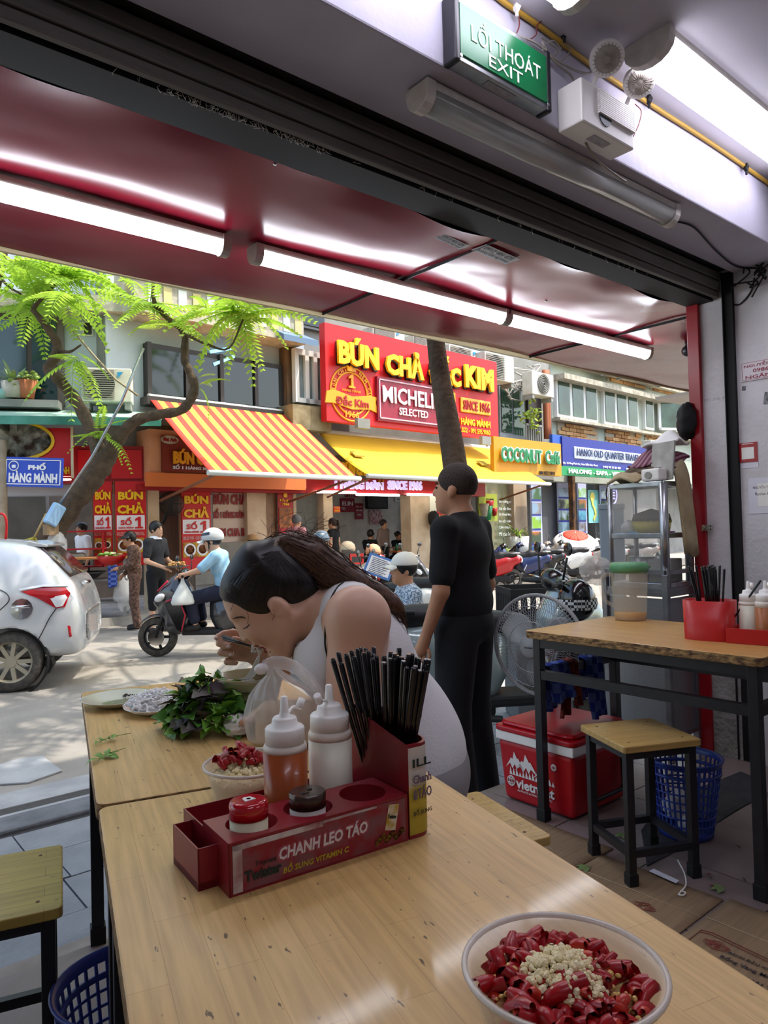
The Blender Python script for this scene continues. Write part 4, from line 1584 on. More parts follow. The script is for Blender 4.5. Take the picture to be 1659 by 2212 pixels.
mt_b = checker('blue checked towel', '1d3486', '5166a6', 26)
mt_r = checker('rust checked towel', '5e231c', '7a3529', 30)
yt = 1.895 - .04
zt_ = .757 - .03 - .02 - .125 + .017
A0 = atd(1236, 1415, 2.9)
towel('blue checked towel with the longest drop over the table rail above the cooler', (2.44, yt, zt_), V((.13, 0, 0)), .21, .12, mt_b, 3, V((0, -1, 0)))
towel('rust red towel hanging beside the blue one over the cooler lid', (2.535, yt, zt_ + .004), V((.06, 0, 0)), .26, .16, mt_r, 8, V((0, -1, 0)))
towel('blue checked towel over the rail in front of the perforated steel', (2.68, yt, zt_), V((.12, 0, 0)), .2, .22, mt_b, 5, V((0, -1, 0)))

# ---------------------------------------------------------------- red cooler box
cx0, cx1, cy0, cy1, chh = 2.385, 2.79, 1.745, 2.135, .34
co = thing('cooler_box', 'red cooler box with white band and mountain print under the table', 'cooler', ((cx0 + cx1) / 2, (cy0 + cy1) / 2, 0))
m_cool = mat('red cooler plastic', 'b30f1a', .33, col2='a50d18', vs=8, var=.6)
bx_ = MB()
ta = .018
bx_.hexa([(cx0 + ta, cy0 + ta, .004), (cx1 - ta, cy0 + ta, .004), (cx1 - ta, cy1 - ta, .004), (cx0 + ta, cy1 - ta, .004), (cx0, cy0, chh * .77), (cx1, cy0, chh * .77), (cx1, cy1, chh * .77), (cx0, cy1, chh * .77)])
bx_.obj('tub', m_cool, co, bevel=.02, seg=4)
MB().box(((cx0 + cx1) / 2, (cy0 + cy1) / 2, chh * .82), (cx1 - cx0 + .012, cy1 - cy0 + .012, .04)).obj('white_band', m_white, co, bevel=.006)
rslab(cx0 - .012, cx1 + .012, cy0 - .012, cy1 + .012, chh * .88, chh * .945, .03, 'lid_rim', m_cool, m_cool, co, local=False, bevel=.006)
rslab(cx0 + .004, cx1 - .004, cy0 + .004, cy1 - .004, chh * .945, chh, .04, 'lid', m_cool, m_cool, co, local=False, bevel=.012)
MB().tube([(cx0 + .11, cy0 - .012, chh * .7), (cx0 + .11, cy0 - .016, chh * .25), (cx0 + .13, cy0 - .016, chh * .2), (cx1 - .1, cy0 - .016, chh * .2), (cx1 - .08, cy0 - .016, chh * .25), (cx1 - .08, cy0 - .012, chh * .7)], .009, 8).obj('handle', m_black, co)
xf = cx0 - .001
m_pwh = mat('white print', 'dcd6d2', .55)


def cf(y, z):                                       # point on the sloping front face
 return V((cx0 + ta * (1 - z / (chh * .77)) - .0025, y, z))


mt = MB()
for (yc, wd, zb0, ht) in ((2.045, .1, .145, .075), (1.985, .12, .14, .08), (1.905, .09, .13, .055)):
 pts = [cf(yc + wd / 2, zb0), cf(yc + wd * .18, zb0 + ht * .62), cf(yc + wd * .1, zb0 + ht * .55), cf(yc, zb0 + ht), cf(yc - wd * .16, zb0 + ht * .6), cf(yc - wd * .2, zb0 + ht * .68), cf(yc - wd / 2, zb0), cf(yc - wd * .22, zb0 + ht * .28), cf(yc - wd * .1, zb0 + ht * .02), cf(yc, zb0 + ht * .3), cf(yc + wd * .14, zb0), cf(yc + wd * .25, zb0 + ht * .3)]
 mt.add(pts, [tuple(range(len(pts)))])
for k in range(14):
 y = 2.07 - .017 * k
 mt.add([cf(y + .008, .118), cf(y, .118 + random.uniform(.02, .035)), cf(y - .008, .118)], [(0, 1, 2)])
mt.obj('mountain_print', m_pwh, co)
text('vietnhat', 'lettering', m_pwh, co, cf(1.945, .088), (0, -1, 0), UP, .2, .042, .0012, bold=.03)
text('ALWAYS GOING WITH YOU', 'lettering', m_pwh, co, cf(1.95, .057), (0, -1, 0), UP, .18, .009, .001)
gl = MB()
gc = cf(2.07, .09)
for rr in (.02,):
 gl.tube([gc + V((-.001, math.cos(a) * rr, math.sin(a) * rr)) for a in [k / 24 * 6.2832 for k in range(24)]], .0022, 5, closed=True)
 gl.tube([gc + V((-.001, math.cos(a) * rr * .45, math.sin(a) * rr)) for a in [k / 24 * 6.2832 for k in range(24)]], .0018, 5, closed=True)
for z_ in (-.008, .008):
 gl.tube([gc + V((-.001, -.018, z_)), gc + V((-.001, .018, z_))], .0016, 5)
gl.tube([gc + V((-.001, 0, -.02)), gc + V((-.001, 0, .02))], .0016, 5)
gl.obj('globe_emblem', m_pwh, co)
MB().lathe([(0, 0), (.014, 0), (.014, .0008)], cf(1.84, .2), 20, (-1, 0, 0)).obj('round_print', m_pwh, co)
text('35L', 'lettering', m_cool, co, cf(1.84, .2) + V((-.0014, 0, 0)), (0, -1, 0), UP, .018, .008, .0006, bold=.03)

# ---------------------------------------------------------------- blue lattice baskets
m_bas = mat('blue plastic basket', '2a3f96', .4, col2='22357f', vs=9, var=.7)


def basket(label, loc, r1, r0_, h):
 t = thing('waste_basket', label, 'basket', loc, group='blue lattice baskets')
 MB().lathe([(r1, h - .022), (r1 * 1.07, h - .004), (r1 * 1.08, h), (r1 * 1.04, h + .002), (r1 * .98, h - .006), (r1 * .97, h - .022)], (0, 0, 0), 44, caps=False).obj('rim', m_bas, t, local=True)
 MB().lathe([(0, .002), (r0_, 0), (r0_ * 1.02, .03), (r0_ * .98, .03), (r0_ * .96, .008), (0, .008)], (0, 0, 0), 36).obj('base', m_bas, t, local=True)
 la = MB()
 for k in range(36):
  a = 2 * math.pi * k / 36
  la.bar((r0_ * math.cos(a), r0_ * math.sin(a), .02), (r1 * math.cos(a), r1 * math.sin(a), h - .015), .0065, .004, (math.cos(a), math.sin(a), 0))
 for k in range(1, 8):
  z_ = .02 + (h - .04) * k / 8
  rr = r0_ + (r1 - r0_) * z_ / h
  la.tube([(rr * math.cos(2 * math.pi * i / 36), rr * math.sin(2 * math.pi * i / 36), z_) for i in range(36)], .0042 if k != 7 else .009, 5, closed=True, flat=.8)
 o = la.obj('lattice', m_bas, t, local=True)
 o['kind'] = 'stuff'
 return t


p = atz(1482, 1800, 0)
basket('blue lattice basket with crumpled papers behind the wooden stool', (p.x, p.y, .006), .132, .098, .285)
for k in range(5):
 crumple('crumpled_tissue', 'crumpled white tissue inside the basket behind the wooden stool', p + V((random.uniform(-.04, .04), random.uniform(-.04, .04), .045 + .02 * k)), .032, m_tis, 14, .3, 'tissue', seed=30 + k)['group'] = 'tissues in the basket'
p = atz(281, 2115, .28)
basket('blue lattice basket under the nearest table corner', (p.x, p.y, .006), .14, .105, .275)

# ---------------------------------------------------------------- cardboard and litter on the floor
m_card = mat('brown cardboard', '93795a', .85, col2='7a634a', vs=5, var=.9, stretch=(1, 14, 1), bump=.12, bs=60)
m_rust = mat('rust red print', '8a3a30', .7)
e1 = atz(1584, 1948, 0)
XE = e1.x
y_s2 = atz(1508, 1993, 0).y
y_s1 = atz(1323, 1837, 0).y


def card(label, x0, x1, y0, y1, z, rz=0, M_=m_card):
 t = thing('cardboard_sheet', label, 'cardboard', ((x0 + x1) / 2, (y0 + y1) / 2, z), rz, 'flattened cardboard on the floor')
 a, b_ = (x1 - x0) / 2, (y1 - y0) / 2
 MB().grid(lambda u, v: (-a + 2 * a * u, -b_ + 2 * b_ * v, .003 + .002 * math.sin(9 * u + 4 * v) * math.sin(7 * v)), 16, 16).obj('sheet', M_, t, local=True, solid=.003)
 cr = MB()
 for yy in (-.3, .35):
  cr.tube([(a * yy * 2 if False else yy * a * 1.4, -b_, .006), (yy * a * 1.4, b_, .006)], .0012, 4)
 cr.obj('crease', mat('pale crease', 'b39c7c', .85), t, local=True)
 return t


c1 = card('printed cardboard sheet with shop lettering beside the nearest table', XE - .62, XE, .45, y_s2 - .006, .001, 0)
c2 = card('plain cardboard sheet under the feet of the wooden stool', XE - .62, XE - .02, y_s2 + .004, y_s1 - .004, .001, R(.6))
c3 = card('cardboard sheet in front of the red cooler', XE - .62, XE + .05, y_s1 + .004, 2.17, .001, R(-.5))
for s_, px, py, w_, h_ in (('BÁNH ĐẬU XANH', 1628, 2080, .13, .016), ('Rồng Vàng Minh Ngọc', 1640, 2102, .2, .024), ('QUÁI TỬ', 1640, 2125, .1, .016)):
 q = atz(px, py, .0075)
 text(s_, 'lettering', m_ink, c1, q, (0, -1, 0), (1, 0, 0), w_, h_, .0006, bold=.01)
for px, py, par in ((1548, 2042, c1), (1392, 1958, c2)):
 q = atz(px, py, .0078)
 em_ = MB()
 for rr in (1, .82):
  em_.tube([q + V((.02 * rr * (1 + .18 * math.cos(4 * a)) * math.cos(a), .036 * rr * math.sin(a), 0)) for a in [k / 32 * 6.2832 for k in range(32)]], .0008, 4, closed=True)
 for k in range(16):
  a = random.uniform(0, 6.28)
  c = q + V((.008 * math.cos(a), .018 * math.sin(a), 0))
  em_.tube(spline([c, c + V((random.gauss(0, .006), random.gauss(0, .008), 0)), c + V((random.gauss(0, .008), random.gauss(0, .01), 0))], 3), .0008, 4)
 em_.obj('printed_emblem', m_rust, par)
fl_ = MB()
for o_ in (0, .012):
 fl_.tube([atz(1484, 2033, .0078) + V((o_, 0, 0)), atz(1510, 2012, .0078) + V((o_, 0, 0)), atz(1535, 2018, .0078) + V((o_, 0, 0)), atz(1660, 2078, .0078) + V((o_, 0, 0))], .0012, 4)
fl_.obj('printed_border', m_rust, c1)
dm = MB()
pts = [atz(a, b, .0) for a, b in ((1385, 1795), (1398, 1872), (1465, 1838), (1540, 1785), (1600, 1745), (1655, 1720), (1652, 1690), (1600, 1668), (1545, 1690), (1480, 1715), (1420, 1750))]
dm.prism([V((q.x, q.y, .0008)) for q in pts], (0, 0, .003))
tag(dm.obj('rubber_mat', mat('dark grey rubber', '37373a', .85, col2='29292c', vs=14, bump=.3, bs=60)), 'torn dark grey rubber mat under the blue basket', 'mat')
# litter
m_leafl = mat('wilted leaf', '6c7f4a', .6)
m_red_l = mat('chilli skin scrap', '6e1a1c', .5)
for (px, py, kind, lab) in ((1560, 1917, 'leaf', 'wilted green leaf on the floor tiles near the table leg'), (1268, 1872, 'leaf', 'wilted green leaf on the cardboard near the stool'),
       (1532, 1912, 'scrap', 'red chilli scrap on the floor beside a wilted leaf'), (1600, 1833, 'dry', 'dark dry leaf on the tiles behind the table leg'),
       (1537, 1890, 'scrap', 'tiny red scrap on the floor by the stool foot'), (1612, 1905, 'dry', 'thin dark twig on the tiles by the table foot'), (1345, 1800, 'leaf', 'small dark leaf between the stool legs')):
 q = atz(px, py, .010)
 t = thing('floor_litter', lab, 'leaf litter', q, random.uniform(0, 6))
 for k in range(3 if kind == 'leaf' else 1):
  o = bpy.data.objects.new('leaf', bpy.data.meshes.new_from_object(bpy.data.objects.new('tmp', HL[1])) if False else HL[1].copy())
  o.data.materials.clear()
  o.data.materials.append({'leaf': m_leafl, 'scrap': m_red_l, 'dry': m_mark}[kind])
  COL.objects.link(o)
  o.parent = t
  o.rotation_euler = (0, 0, k * .8)
  s_ = {'leaf': .9, 'scrap': .5, 'dry': 1.0}[kind]
  o.scale = (s_, s_ * (.3 if kind == 'dry' else 1), s_ * .3)
tag(MB().tube(spline([atz(a, b, .012) for a, b in ((1464, 1858), (1478, 1885), (1482, 1910), (1472, 1925), (1466, 1932), (1476, 1934), (1480, 1928), (1470, 1924))], 6), .0025, 6).obj('string', m_white), 'white string with a knotted end on the cardboard', 'string')
pp = [atz(a, b, .012) for a, b in ((1402, 1882), (1412, 1877), (1467, 1902), (1460, 1908))]
tag(MB().prism(pp, (0, 0, .0006)).obj('paper_strip', m_paper), 'printed white paper strip on the cardboard by the stool foot', 'paper')

# ================================================================ STREET AND THE BUILDINGS ACROSS
m_stone = mat('grey paving stone', '8d8f92', .8, col2='75777a', vs=5, var=.9, bump=.35, bs=45)
sw = struct(MB().box((2.5, 3.0, ZSW - .12), (16, 1.62, .2)).obj('sidewalk', mat('paving joint', '3c3b3a', .95)), 'grey stone pavement outside the eatery')
random.seed(9)
sm_ = [MB().box((0, 0, 0), (w_ - .008, .30 - .008, .03)).mesh('paving_stone', m_stone) for w_ in (.42, .5, .36)]
pa = R(-8)
for iy in range(-1, 7):
 x = -1.6 + random.uniform(0, .4)
 while x < 7.0:
  k = random.randrange(3)
  w_ = (.42, .5, .36)[k]
  q = Matrix.Rotation(pa * 0, 3, 'Z') @ V((x + w_ / 2, 2.33 + iy * .30, ZSW - .016 + random.uniform(-.003, .003)))
  x += w_
  if not (2.2 < q.y < 3.78):
   continue
  o = bpy.data.objects.new('paving_stone', sm_[k])
  COL.objects.link(o)
  adopt(o, sw)
  o.location = q
st = struct(MB().box((2.5, YEDGE + .03, -.1), (16, .1, .16)).obj('trim_4', mat('floor edge concrete', '9b9288', .85, col2='857c72', vs=8)), 'concrete edge of the raised shop floor')
m_kerb = mat('dark kerb stone', '6d6f72', .8, col2='57595c', vs=6, bump=.3, bs=40)
kb = struct(MB().box((10, 3.82, ZSW - .13), (60, .06, .26)).obj('kerb', mat('kerb joint', '3a3a3a', .9)), 'stone kerb along the near pavement')
for k in range(14):
 MB().box((-2.2 + k * .8, 3.85, ZSW - .085), (.79, .2, .18)).obj('kerb_stone', m_kerb, kb, bevel=.012)
# road
m_road = mat('worn asphalt', '9b948a', .85, col2='7d7871', vs=2.0, var=.9, bump=.4, bs=70)
struct(MB().box((14, 7.8, ZRD - .1), (80, 8.6, .2)).obj('road', m_road), 'worn grey asphalt street dappled with shade')
m_con = mat('pale concrete strip', 'a5a6a6', .85, col2='8f9091', vs=4, bump=.3, bs=50)
for (a, b_, lab, x0, x1) in ((3.98, 4.30, 'concrete gutter strip nearest the kerb', -4, 14), (4.40, 4.66, 'second concrete gutter strip beyond a dark gap', -4, 14)):
 o = MB().box(((x0 + x1) / 2, (a + b_) / 2, ZRD + .004), (x1 - x0, b_ - a, .016)).obj('gutter', m_con, bevel=.004)
 struct(o, lab)
struct(MB().box((5, 4.35, ZRD + .002), (18, .1, .01)).obj('gutter_gap', mat('dark gravel seam', '4c4a47', .95, bump=.9, bs=90)), 'dark gravel seam between the gutter strips')
pp = [atz(a, b, ZRD) for a, b in ((-40, 1668), (-40, 1700), (60, 1694), (134, 1668), (92, 1636), (40, 1642))]
struct(MB().prism([V((q.x, q.y, ZRD + .001)) for q in pp], (0, 0, .012)).obj('concrete_patch', m_con, bevel=.003), 'pale concrete patch at the road edge')
# ------------------------------------------------ planes of the facades opposite
class Fac:
 def __init__(s, o, ang):
  s.o = V((o[0], o[1], 0))
  s.d = V((math.cos(ang), math.sin(ang), 0))
  s.n = V((math.sin(ang), -math.cos(ang), 0))

 def p(s, px, py, off=0.):
  return hit(px, py, s.o + s.n * off, s.n)

 def sz(s, px, py, off=0.):
  q = s.p(px, py, off)
  return (q - s.o).dot(s.d), q.z

 def P(s, a, z, off=0.):
  return s.o + s.d * a + s.n * off + UP * z

 def rect(s, xl, yt, yb, xr, off):
  s0, z1 = s.sz(xl, yt, off)
  z0 = s.sz(xl, yb, off)[1]
  s1 = s.sz(xr, (yt + yb) / 2, off)[0]
  return s0, s1, z0, z1

 def slab(s, mb, s0, s1, z0, z1, off, th):
  q = [(s0, z0, off), (s1, z0, off), (s1, z0, off - th), (s0, z0, off - th), (s0, z1, off), (s1, z1, off), (s1, z1, off - th), (s0, z1, off - th)]
  return mb.hexa([s.P(*a) for a in q])

 def rs(s, name, M_, par, xl, yt, yb, xr, off=0., th=.05, bevel=0.):
  mb = MB()
  s.slab(mb, *s.rect(xl, yt, yb, xr, off), off, th)
  return mb.obj(name, M_, par, bevel=bevel)

 def txt(s, body, M_, par, xl, yt, yb, xr, off, ext=.02, bold=.0, name='lettering', **k):
  s0, s1, z0, z1 = s.rect(xl, yt, yb, xr, off)
  return text(body, name, M_, par, s.P((s0 + s1) / 2, (z0 + z1) / 2, off), s.d, UP, s1 - s0, z1 - z0, ext, bold, **k)

 def off_for(s, a, pa_, b):
  """projection at which the sight line b passes straight in front of point a (on offset pa_)"""
  s0 = s.sz(a[0], a[1], pa_)[0]
  lo, hi = pa_, pa_ + 6
  f = lambda o: s.sz(b[0], b[1], o)[0] - s0
  for _ in range(50):
   mi = (lo + hi) / 2
   if (f(lo) < 0) == (f(mi) < 0):
    lo = mi
   else:
    hi = mi
  return (lo + hi) / 2


FM = Fac((4.4, 12.9), R(4.25))
J = FM.p(312, 1100, 0)
FL = Fac((J.x, J.y), R(-24.75))
ZF = -.16
fsw = MB()
fsw.prism([V((-12, 12.6, ZRD - .1)), V((1.0, 11.8, ZRD - .1)), V((60, 15.6, ZRD - .1)), V((60, 24, ZRD - .1)), V((-12, 26, ZRD - .1))], (0, 0, ZF - ZRD + .1))
struct(fsw.obj('far_sidewalk', mat('far paving', 'a09a92', .85, col2='88827a', vs=3, bump=.2, bs=20)), 'pavement in front of the shops opposite')

m_fw = mat('pale blue render', 'c3cdd6', .85, col2='a9b2ba', vs=1.2, var=.9, bump=.15, bs=12)
m_fg = mat('grey weathered render', '9a9a96', .85, col2='77776f', vs=1.5, var=.9, bump=.2, bs=10)
m_fgr = mat('greenish weathered render', 'b7beb0', .85, col2='98a093', vs=1.6, var=.9, bump=.2, bs=10)
m_drk = mat('dark window frame', '332c2b', .45)
m_gls = mat('dark window glass', '141b20', .06, spec=.8)
m_glg = mat('green window glass', '3c5a4c', .08, spec=.8, col2='24382e', vs=1.5)
m_glt = mat('teal window glass', '163a42', .07, spec=.8, col2='0f2a33', vs=2)
m_wf = mat('white window frame', 'd9dad6', .5)
m_peel = mat('peeling ledge', 'c3bdaa', .85, col2='8f8878', vs=6, var=.8, bump=.3, bs=15)
m_yelp = mat('faded yellow panel', 'cfc07a', .8, col2='b9ad84', vs=4)
m_sred = mat('sign red', 'c8141c', .4)
m_sred2 = mat('deep red sign', 'a0141c', .45)
m_syel = mat('sign yellow', 'f0bd14', .4)
m_swht = mat('sign white', 'e8e6ea', .45)
m_smar = mat('plate maroon', '8c1d33', .4)


def mid(F_, *a):
 s0, s1, z0, z1 = F_.rect(*a)
 return F_.P((s0 + s1) / 2, z0, a[-1])


# main building block: party walls and upper wall
s_end = FM.sz(1195, 1000, 0)[0]
b1 = thing('apartment_building', 'weathered shophouse row above the red and yellow awnings', 'building', FM.P(4, ZF))
zt0 = FM.sz(500, 1000, 0)[1]
mb = MB()
FM.slab(mb, 0, s_end, zt0, 11, 0, .4)
mb.obj('upper_wall', m_fg, b1)
s0, s1, z0, z1 = FM.rect(318, 720, 880, 618, .05)
mb = MB()
FM.slab(mb, 0, s1 + .5, z0 - .3, 11, .04, .06)
mb.obj('render_panel', m_fw, b1)
# parapet with yellow panels
s0, _, z0, z1 = FM.rect(312, 600, 662, 655, .6)
s1 = FM.sz(655, 680, .6)[0]
mb = MB()
FM.slab(mb, s0 - .2, s1, z0, z1, .6, .12)
FM.slab(mb, s0 - .2, s1, z0 - .12, z0, .7, .7)
FM.slab(mb, s0 - .2, s1, z1, z1 + .1, .68, .28)
mb.obj('parapet', m_peel, b1)
k_ = 12
for k in range(k_):
 a = s0 + (s1 - s0) * (k + .2) / k_
 mb = MB()
 FM.slab(mb, a, a + (s1 - s0) * .55 / k_, z0 + .08, z1 - .08, .62, .03)
 mb.obj('panel', m_yelp if k % 2 else m_wf, b1)
# dark strip window
s0, s1, z0, z1 = FM.rect(318, 738, 862, 617, .22)
w1 = MB()
FM.slab(w1, s0, s1, z0, z1, .18, .14)
w1 = w1.obj('window', m_drk, b1)
edges = [FM.sz(x, 800, .22)[0] for x in (322, 404, 478, 552, 613)]
for k in range(4):
 mb = MB()
 FM.slab(mb, edges[k] + .05, edges[k + 1] - .05, z0 + .12, z1 - .1, .20, .03)
 mb.obj('pane', m_gls, w1)
 mb = MB()
 FM.slab(mb, edges[k] - .04, edges[k] + .04, z0, z1, .25, .08)
 mb.obj('mullion', m_drk, w1)
mb = MB()
FM.slab(mb, s0 - .1, s1 + .1, z0 - .12, z0 + .03, .4, .3)
mb.obj('window_sill', m_drk, w1)
lamp_in = MB()
for (a, b_) in (((455, 760), (500, 752)), ((462, 787), (505, 770))):
 lamp_in.tube([FM.p(*a, .21), FM.p(*b_, .21)], .035, 6)
lamp_in.obj('lit_tube', mat('cyan tube glow', '8fd8ff', .5, emit=1.6, tint='8fd8ff'), w1)
# blue metal rain hood
q = [FM.p(572, 706, .1), FM.p(680, 724, .1)]
s0, s1 = FM.sz(560, 706, .1)[0], FM.sz(684, 728, .9)[0]
zz_ = FM.sz(640, 728, .9)[1]
mb = MB()
mb.prism([FM.P(s0, zz_ + .42, .05), FM.P(s0, zz_, .95), FM.P(s0, zz_ - .12, .95), FM.P(s0, zz_ + .3, .05)], FM.d * (s1 - s0))
mb.obj('rain_hood', mat('blue metal hood', '5d7590', .5), b1)
# brown wood post beside the window and the glazed loggia
FM.rs('wood_post', mat('weathered wood', '7d6149', .8, col2='5f4a38', vs=9, stretch=(1, 1, .2)), b1, 618, 738, 880, 640, .3, .3)
s0, s1, z0, z1 = FM.rect(642, 752, 868, 702, .5)
w2 = MB()
FM.slab(w2, s0, s1 + 1.4, z0, z1, .42, .1)
w2 = w2.obj('window', mat('grey loggia glass', '7e8a8c', .1, col2='5c6663', vs=2), b1)
for x in (642, 664, 682, 700):
 a = FM.sz(x, 800, .5)[0]
 mb = MB()
 FM.slab(mb, a - .05, a + .05, z0, z1, .5, .12)
 mb.obj('mullion', m_wf, w2)
mb = MB()
FM.slab(mb, s0, s1, z1 - .12, z1, .5, .1)
FM.slab(mb, s0, s1, z0, z0 + .1, .5, .1)
mb.obj('window_frame', m_wf, w2)
FM.rs('balcony_slab', mat('rusty concrete', '8f8468', .9, col2='6d6248', vs=4, bump=.4, bs=12), b1, 632, 872, 925, 715, .7, .8)
# clutter of windows above and right of the big sign
for (xl, yt, yb, xr) in ((655, 662, 700, 700), (1082, 835, 932, 1105), (1108, 842, 938, 1132), (1010, 700, 745, 1050)):
 s0, s1, z0, z1 = FM.rect(xl, yt, yb, xr, .12)
 mb = MB()
 FM.slab(mb, s0 - .06, s1 + .06, z0 - .06, z1 + .06, .1, .1)
 w_ = mb.obj('window', mat('grey alu frame', '7d8486', .5), b1)
 mb = MB()
 FM.slab(mb, s0, s1, z0, z1, .13, .05)
 mb.obj('pane', m_glg if xl > 1000 else m_gls, w_)
FM.rs('grey_panel', mat('grey sheet', '8d979c', .5, col2='727b80', vs=3), b1, 1080, 935, 975, 1135, .14, .1)
FM.rs('doorway', m_drk, b1, 1140, 830, 960, 1170, .1, .1)
s0, s1, z0, z1 = FM.rect(1138, 914, 952, 1172, .5)
br = MB()
FM.slab(br, s0, s1, z1 - .06, z1, .5, .06)
br = br.obj('balcony_rail', m_fg, b1)
for k in range(8):
 a = s0 + (s1 - s0) * k / 7
 mb = MB()
 FM.slab(mb, a - .02, a + .02, z0, z1, .49, .04)
 mb.obj('baluster', m_fg, br)
for k in range(2):
 c = FM.p(1183 - 4 * k, 870, .25)
 MB().tube(spline([c + UP * 1.0, c, c - UP * 1.1], 3), .09, 8).obj('drain_pipe', mat('rust orange pipe', '9c5a3a', .7), b1)

# right hand building with green windows and bare brick
FRt = Fac((FM.P(s_end, 0).x, FM.P(s_end, 0).y), R(4.25))
b2 = thing('apartment_building', 'greenish block with white framed windows and bare brick bands', 'building', FRt.P(3, ZF))
mb = MB()
zlow = FRt.sz(1205, 1040, 0)[1]
FRt.slab(mb, 0, 34, zlow, 12, 0, .4)
mb.obj('upper_wall', m_fgr, b2)
win = [(1203, 812, 899, 1292, 3), (1305, 836, 915, 1380, 3), (1394, 857, 926, 1414, 1)]
for (xl, yt, yb, xr, n_) in win:
 s0, s1, z0, z1 = FRt.rect(xl, yt, yb, xr, .15)
 mb = MB()
 FRt.slab(mb, s0, s1, z0, z1, .12, .14)
 w_ = mb.obj('window', m_wf, b2)
 for k in range(n_):
  a, b_ = s0 + (s1 - s0) * k / n_ + .09, s0 + (s1 - s0) * (k + 1) / n_ - .09
  mb = MB()
  FRt.slab(mb, a, b_, z0 + .1, z1 - .1, .14, .03)
  mb.obj('pane', m_glg, w_)
# casement standing open
s0, s1, z0, z1 = FRt.rect(1419, 860, 929, 1455, .15)
ow = MB()
A, B = FRt.P(s0, z0, .15), FRt.P(s0 + (s1 - s0), z0, .9)
hh = UP * (z1 - z0)
dd = (B - A).normalized()
for a, b_ in ((A, A + dd * .1), (B - dd * .1, B)):
 ow.hexa([a, b_, b_ + FRt.n * .05, a + FRt.n * .05, a + hh, b_ + hh, b_ + FRt.n * .05 + hh, a + FRt.n * .05 + hh])
for z_ in (0, (z1 - z0) - .1):
 a, b_ = A + UP * z_, B + UP * z_
 ow.hexa([a, b_, b_ + FRt.n * .05, a + FRt.n * .05, a + UP * .1, b_ + UP * .1, b_ + FRt.n * .05 + UP * .1, a + FRt.n * .05 + UP * .1])
ow = ow.obj('open_casement', m_wf, b2)
MB().add([A + FRt.n * .02, B + FRt.n * .02, B + FRt.n * .02 + hh, A + FRt.n * .02 + hh], [(0, 1, 2, 3)]).obj('pane', m_glg, ow, solid=.02)
s0, s1, z0, z1 = FRt.rect(1458, 868, 932, 1500, .1)
mb = MB()
FRt.slab(mb, s0, s1, z0, z1, .12, .1)
w_ = mb.obj('window', m_wf, b2)
for k in range(3):
 mb = MB()
 FRt.slab(mb, s0 + (s1 - s0) * k / 3 + .1, s0 + (s1 - s0) * (k + 1) / 3 - .1, z0 + .1, z1 - .1, .14, .03)
 mb.obj('pane', m_glg, w_)
# ledges
for (x, yt, yb, off) in ((1200, 800, 812, .5), (1200, 899, 905, .3), (1200, 770, 778, .3)):
 s0, s1, z0, z1 = FRt.rect(x, yt, yb, 1520, off)
 mb = MB()
 FRt.slab(mb, 0, 34, z0, z1, off, off)
 mb.obj('ledge', m_peel, b2)
# bare brick: courses of single bricks
m_brk = [mat('brick %d' % k, c, .9, col2=d_, vs=6, bump=.3, bs=30) for k, (c, d_) in enumerate((('b98c5a', 'a97c4c'), ('a8794a', '94683e'), ('c49a6b', 'b38a5c')))]
bm3 = [MB().box((0, 0, 0), (.4, .06, .105), math.radians(4.25)).mesh('brick', q) for q in m_brk]
nbr = 0
for (xl, yt, yb, xr) in ((1205, 906, 946, 1293), (1308, 920, 958, 1386), (1394, 934, 966, 1430), (1312, 795, 822, 1395), (1405, 817, 842, 1500)):
 s0, s1, z0, z1 = FRt.rect(xl, yt, yb, xr, .05)
 mb = MB()
 FRt.slab(mb, s0, s1, z0, z1, .03, .05)
 wl = mb.obj('brick_bed', mat('brick mortar', 'a59a86', .95), b2)
 z_ = z0 + .06
 row = 0
 while z_ < z1 - .04 and nbr < 300:
  a = s0 + (.2 if row % 2 else .4)
  while a < s1 - .2 and nbr < 300:
   if random.random() < .93:
    o = bpy.data.objects.new('brick', random.choice(bm3))
    COL.objects.link(o)
    adopt(o, wl)
    o.location = FRt.P(a, z_, .05 + random.uniform(-.008, .012))
    nbr += 1
   a += .425
  z_ += .125
  row += 1

# ------------------------------------------------ air conditioners
m_ac = mat('air conditioner white', 'd6d4c8', .55, col2='c3c0b2', vs=4)
m_grl = mat('air conditioner grille', '8d8c84', .6)


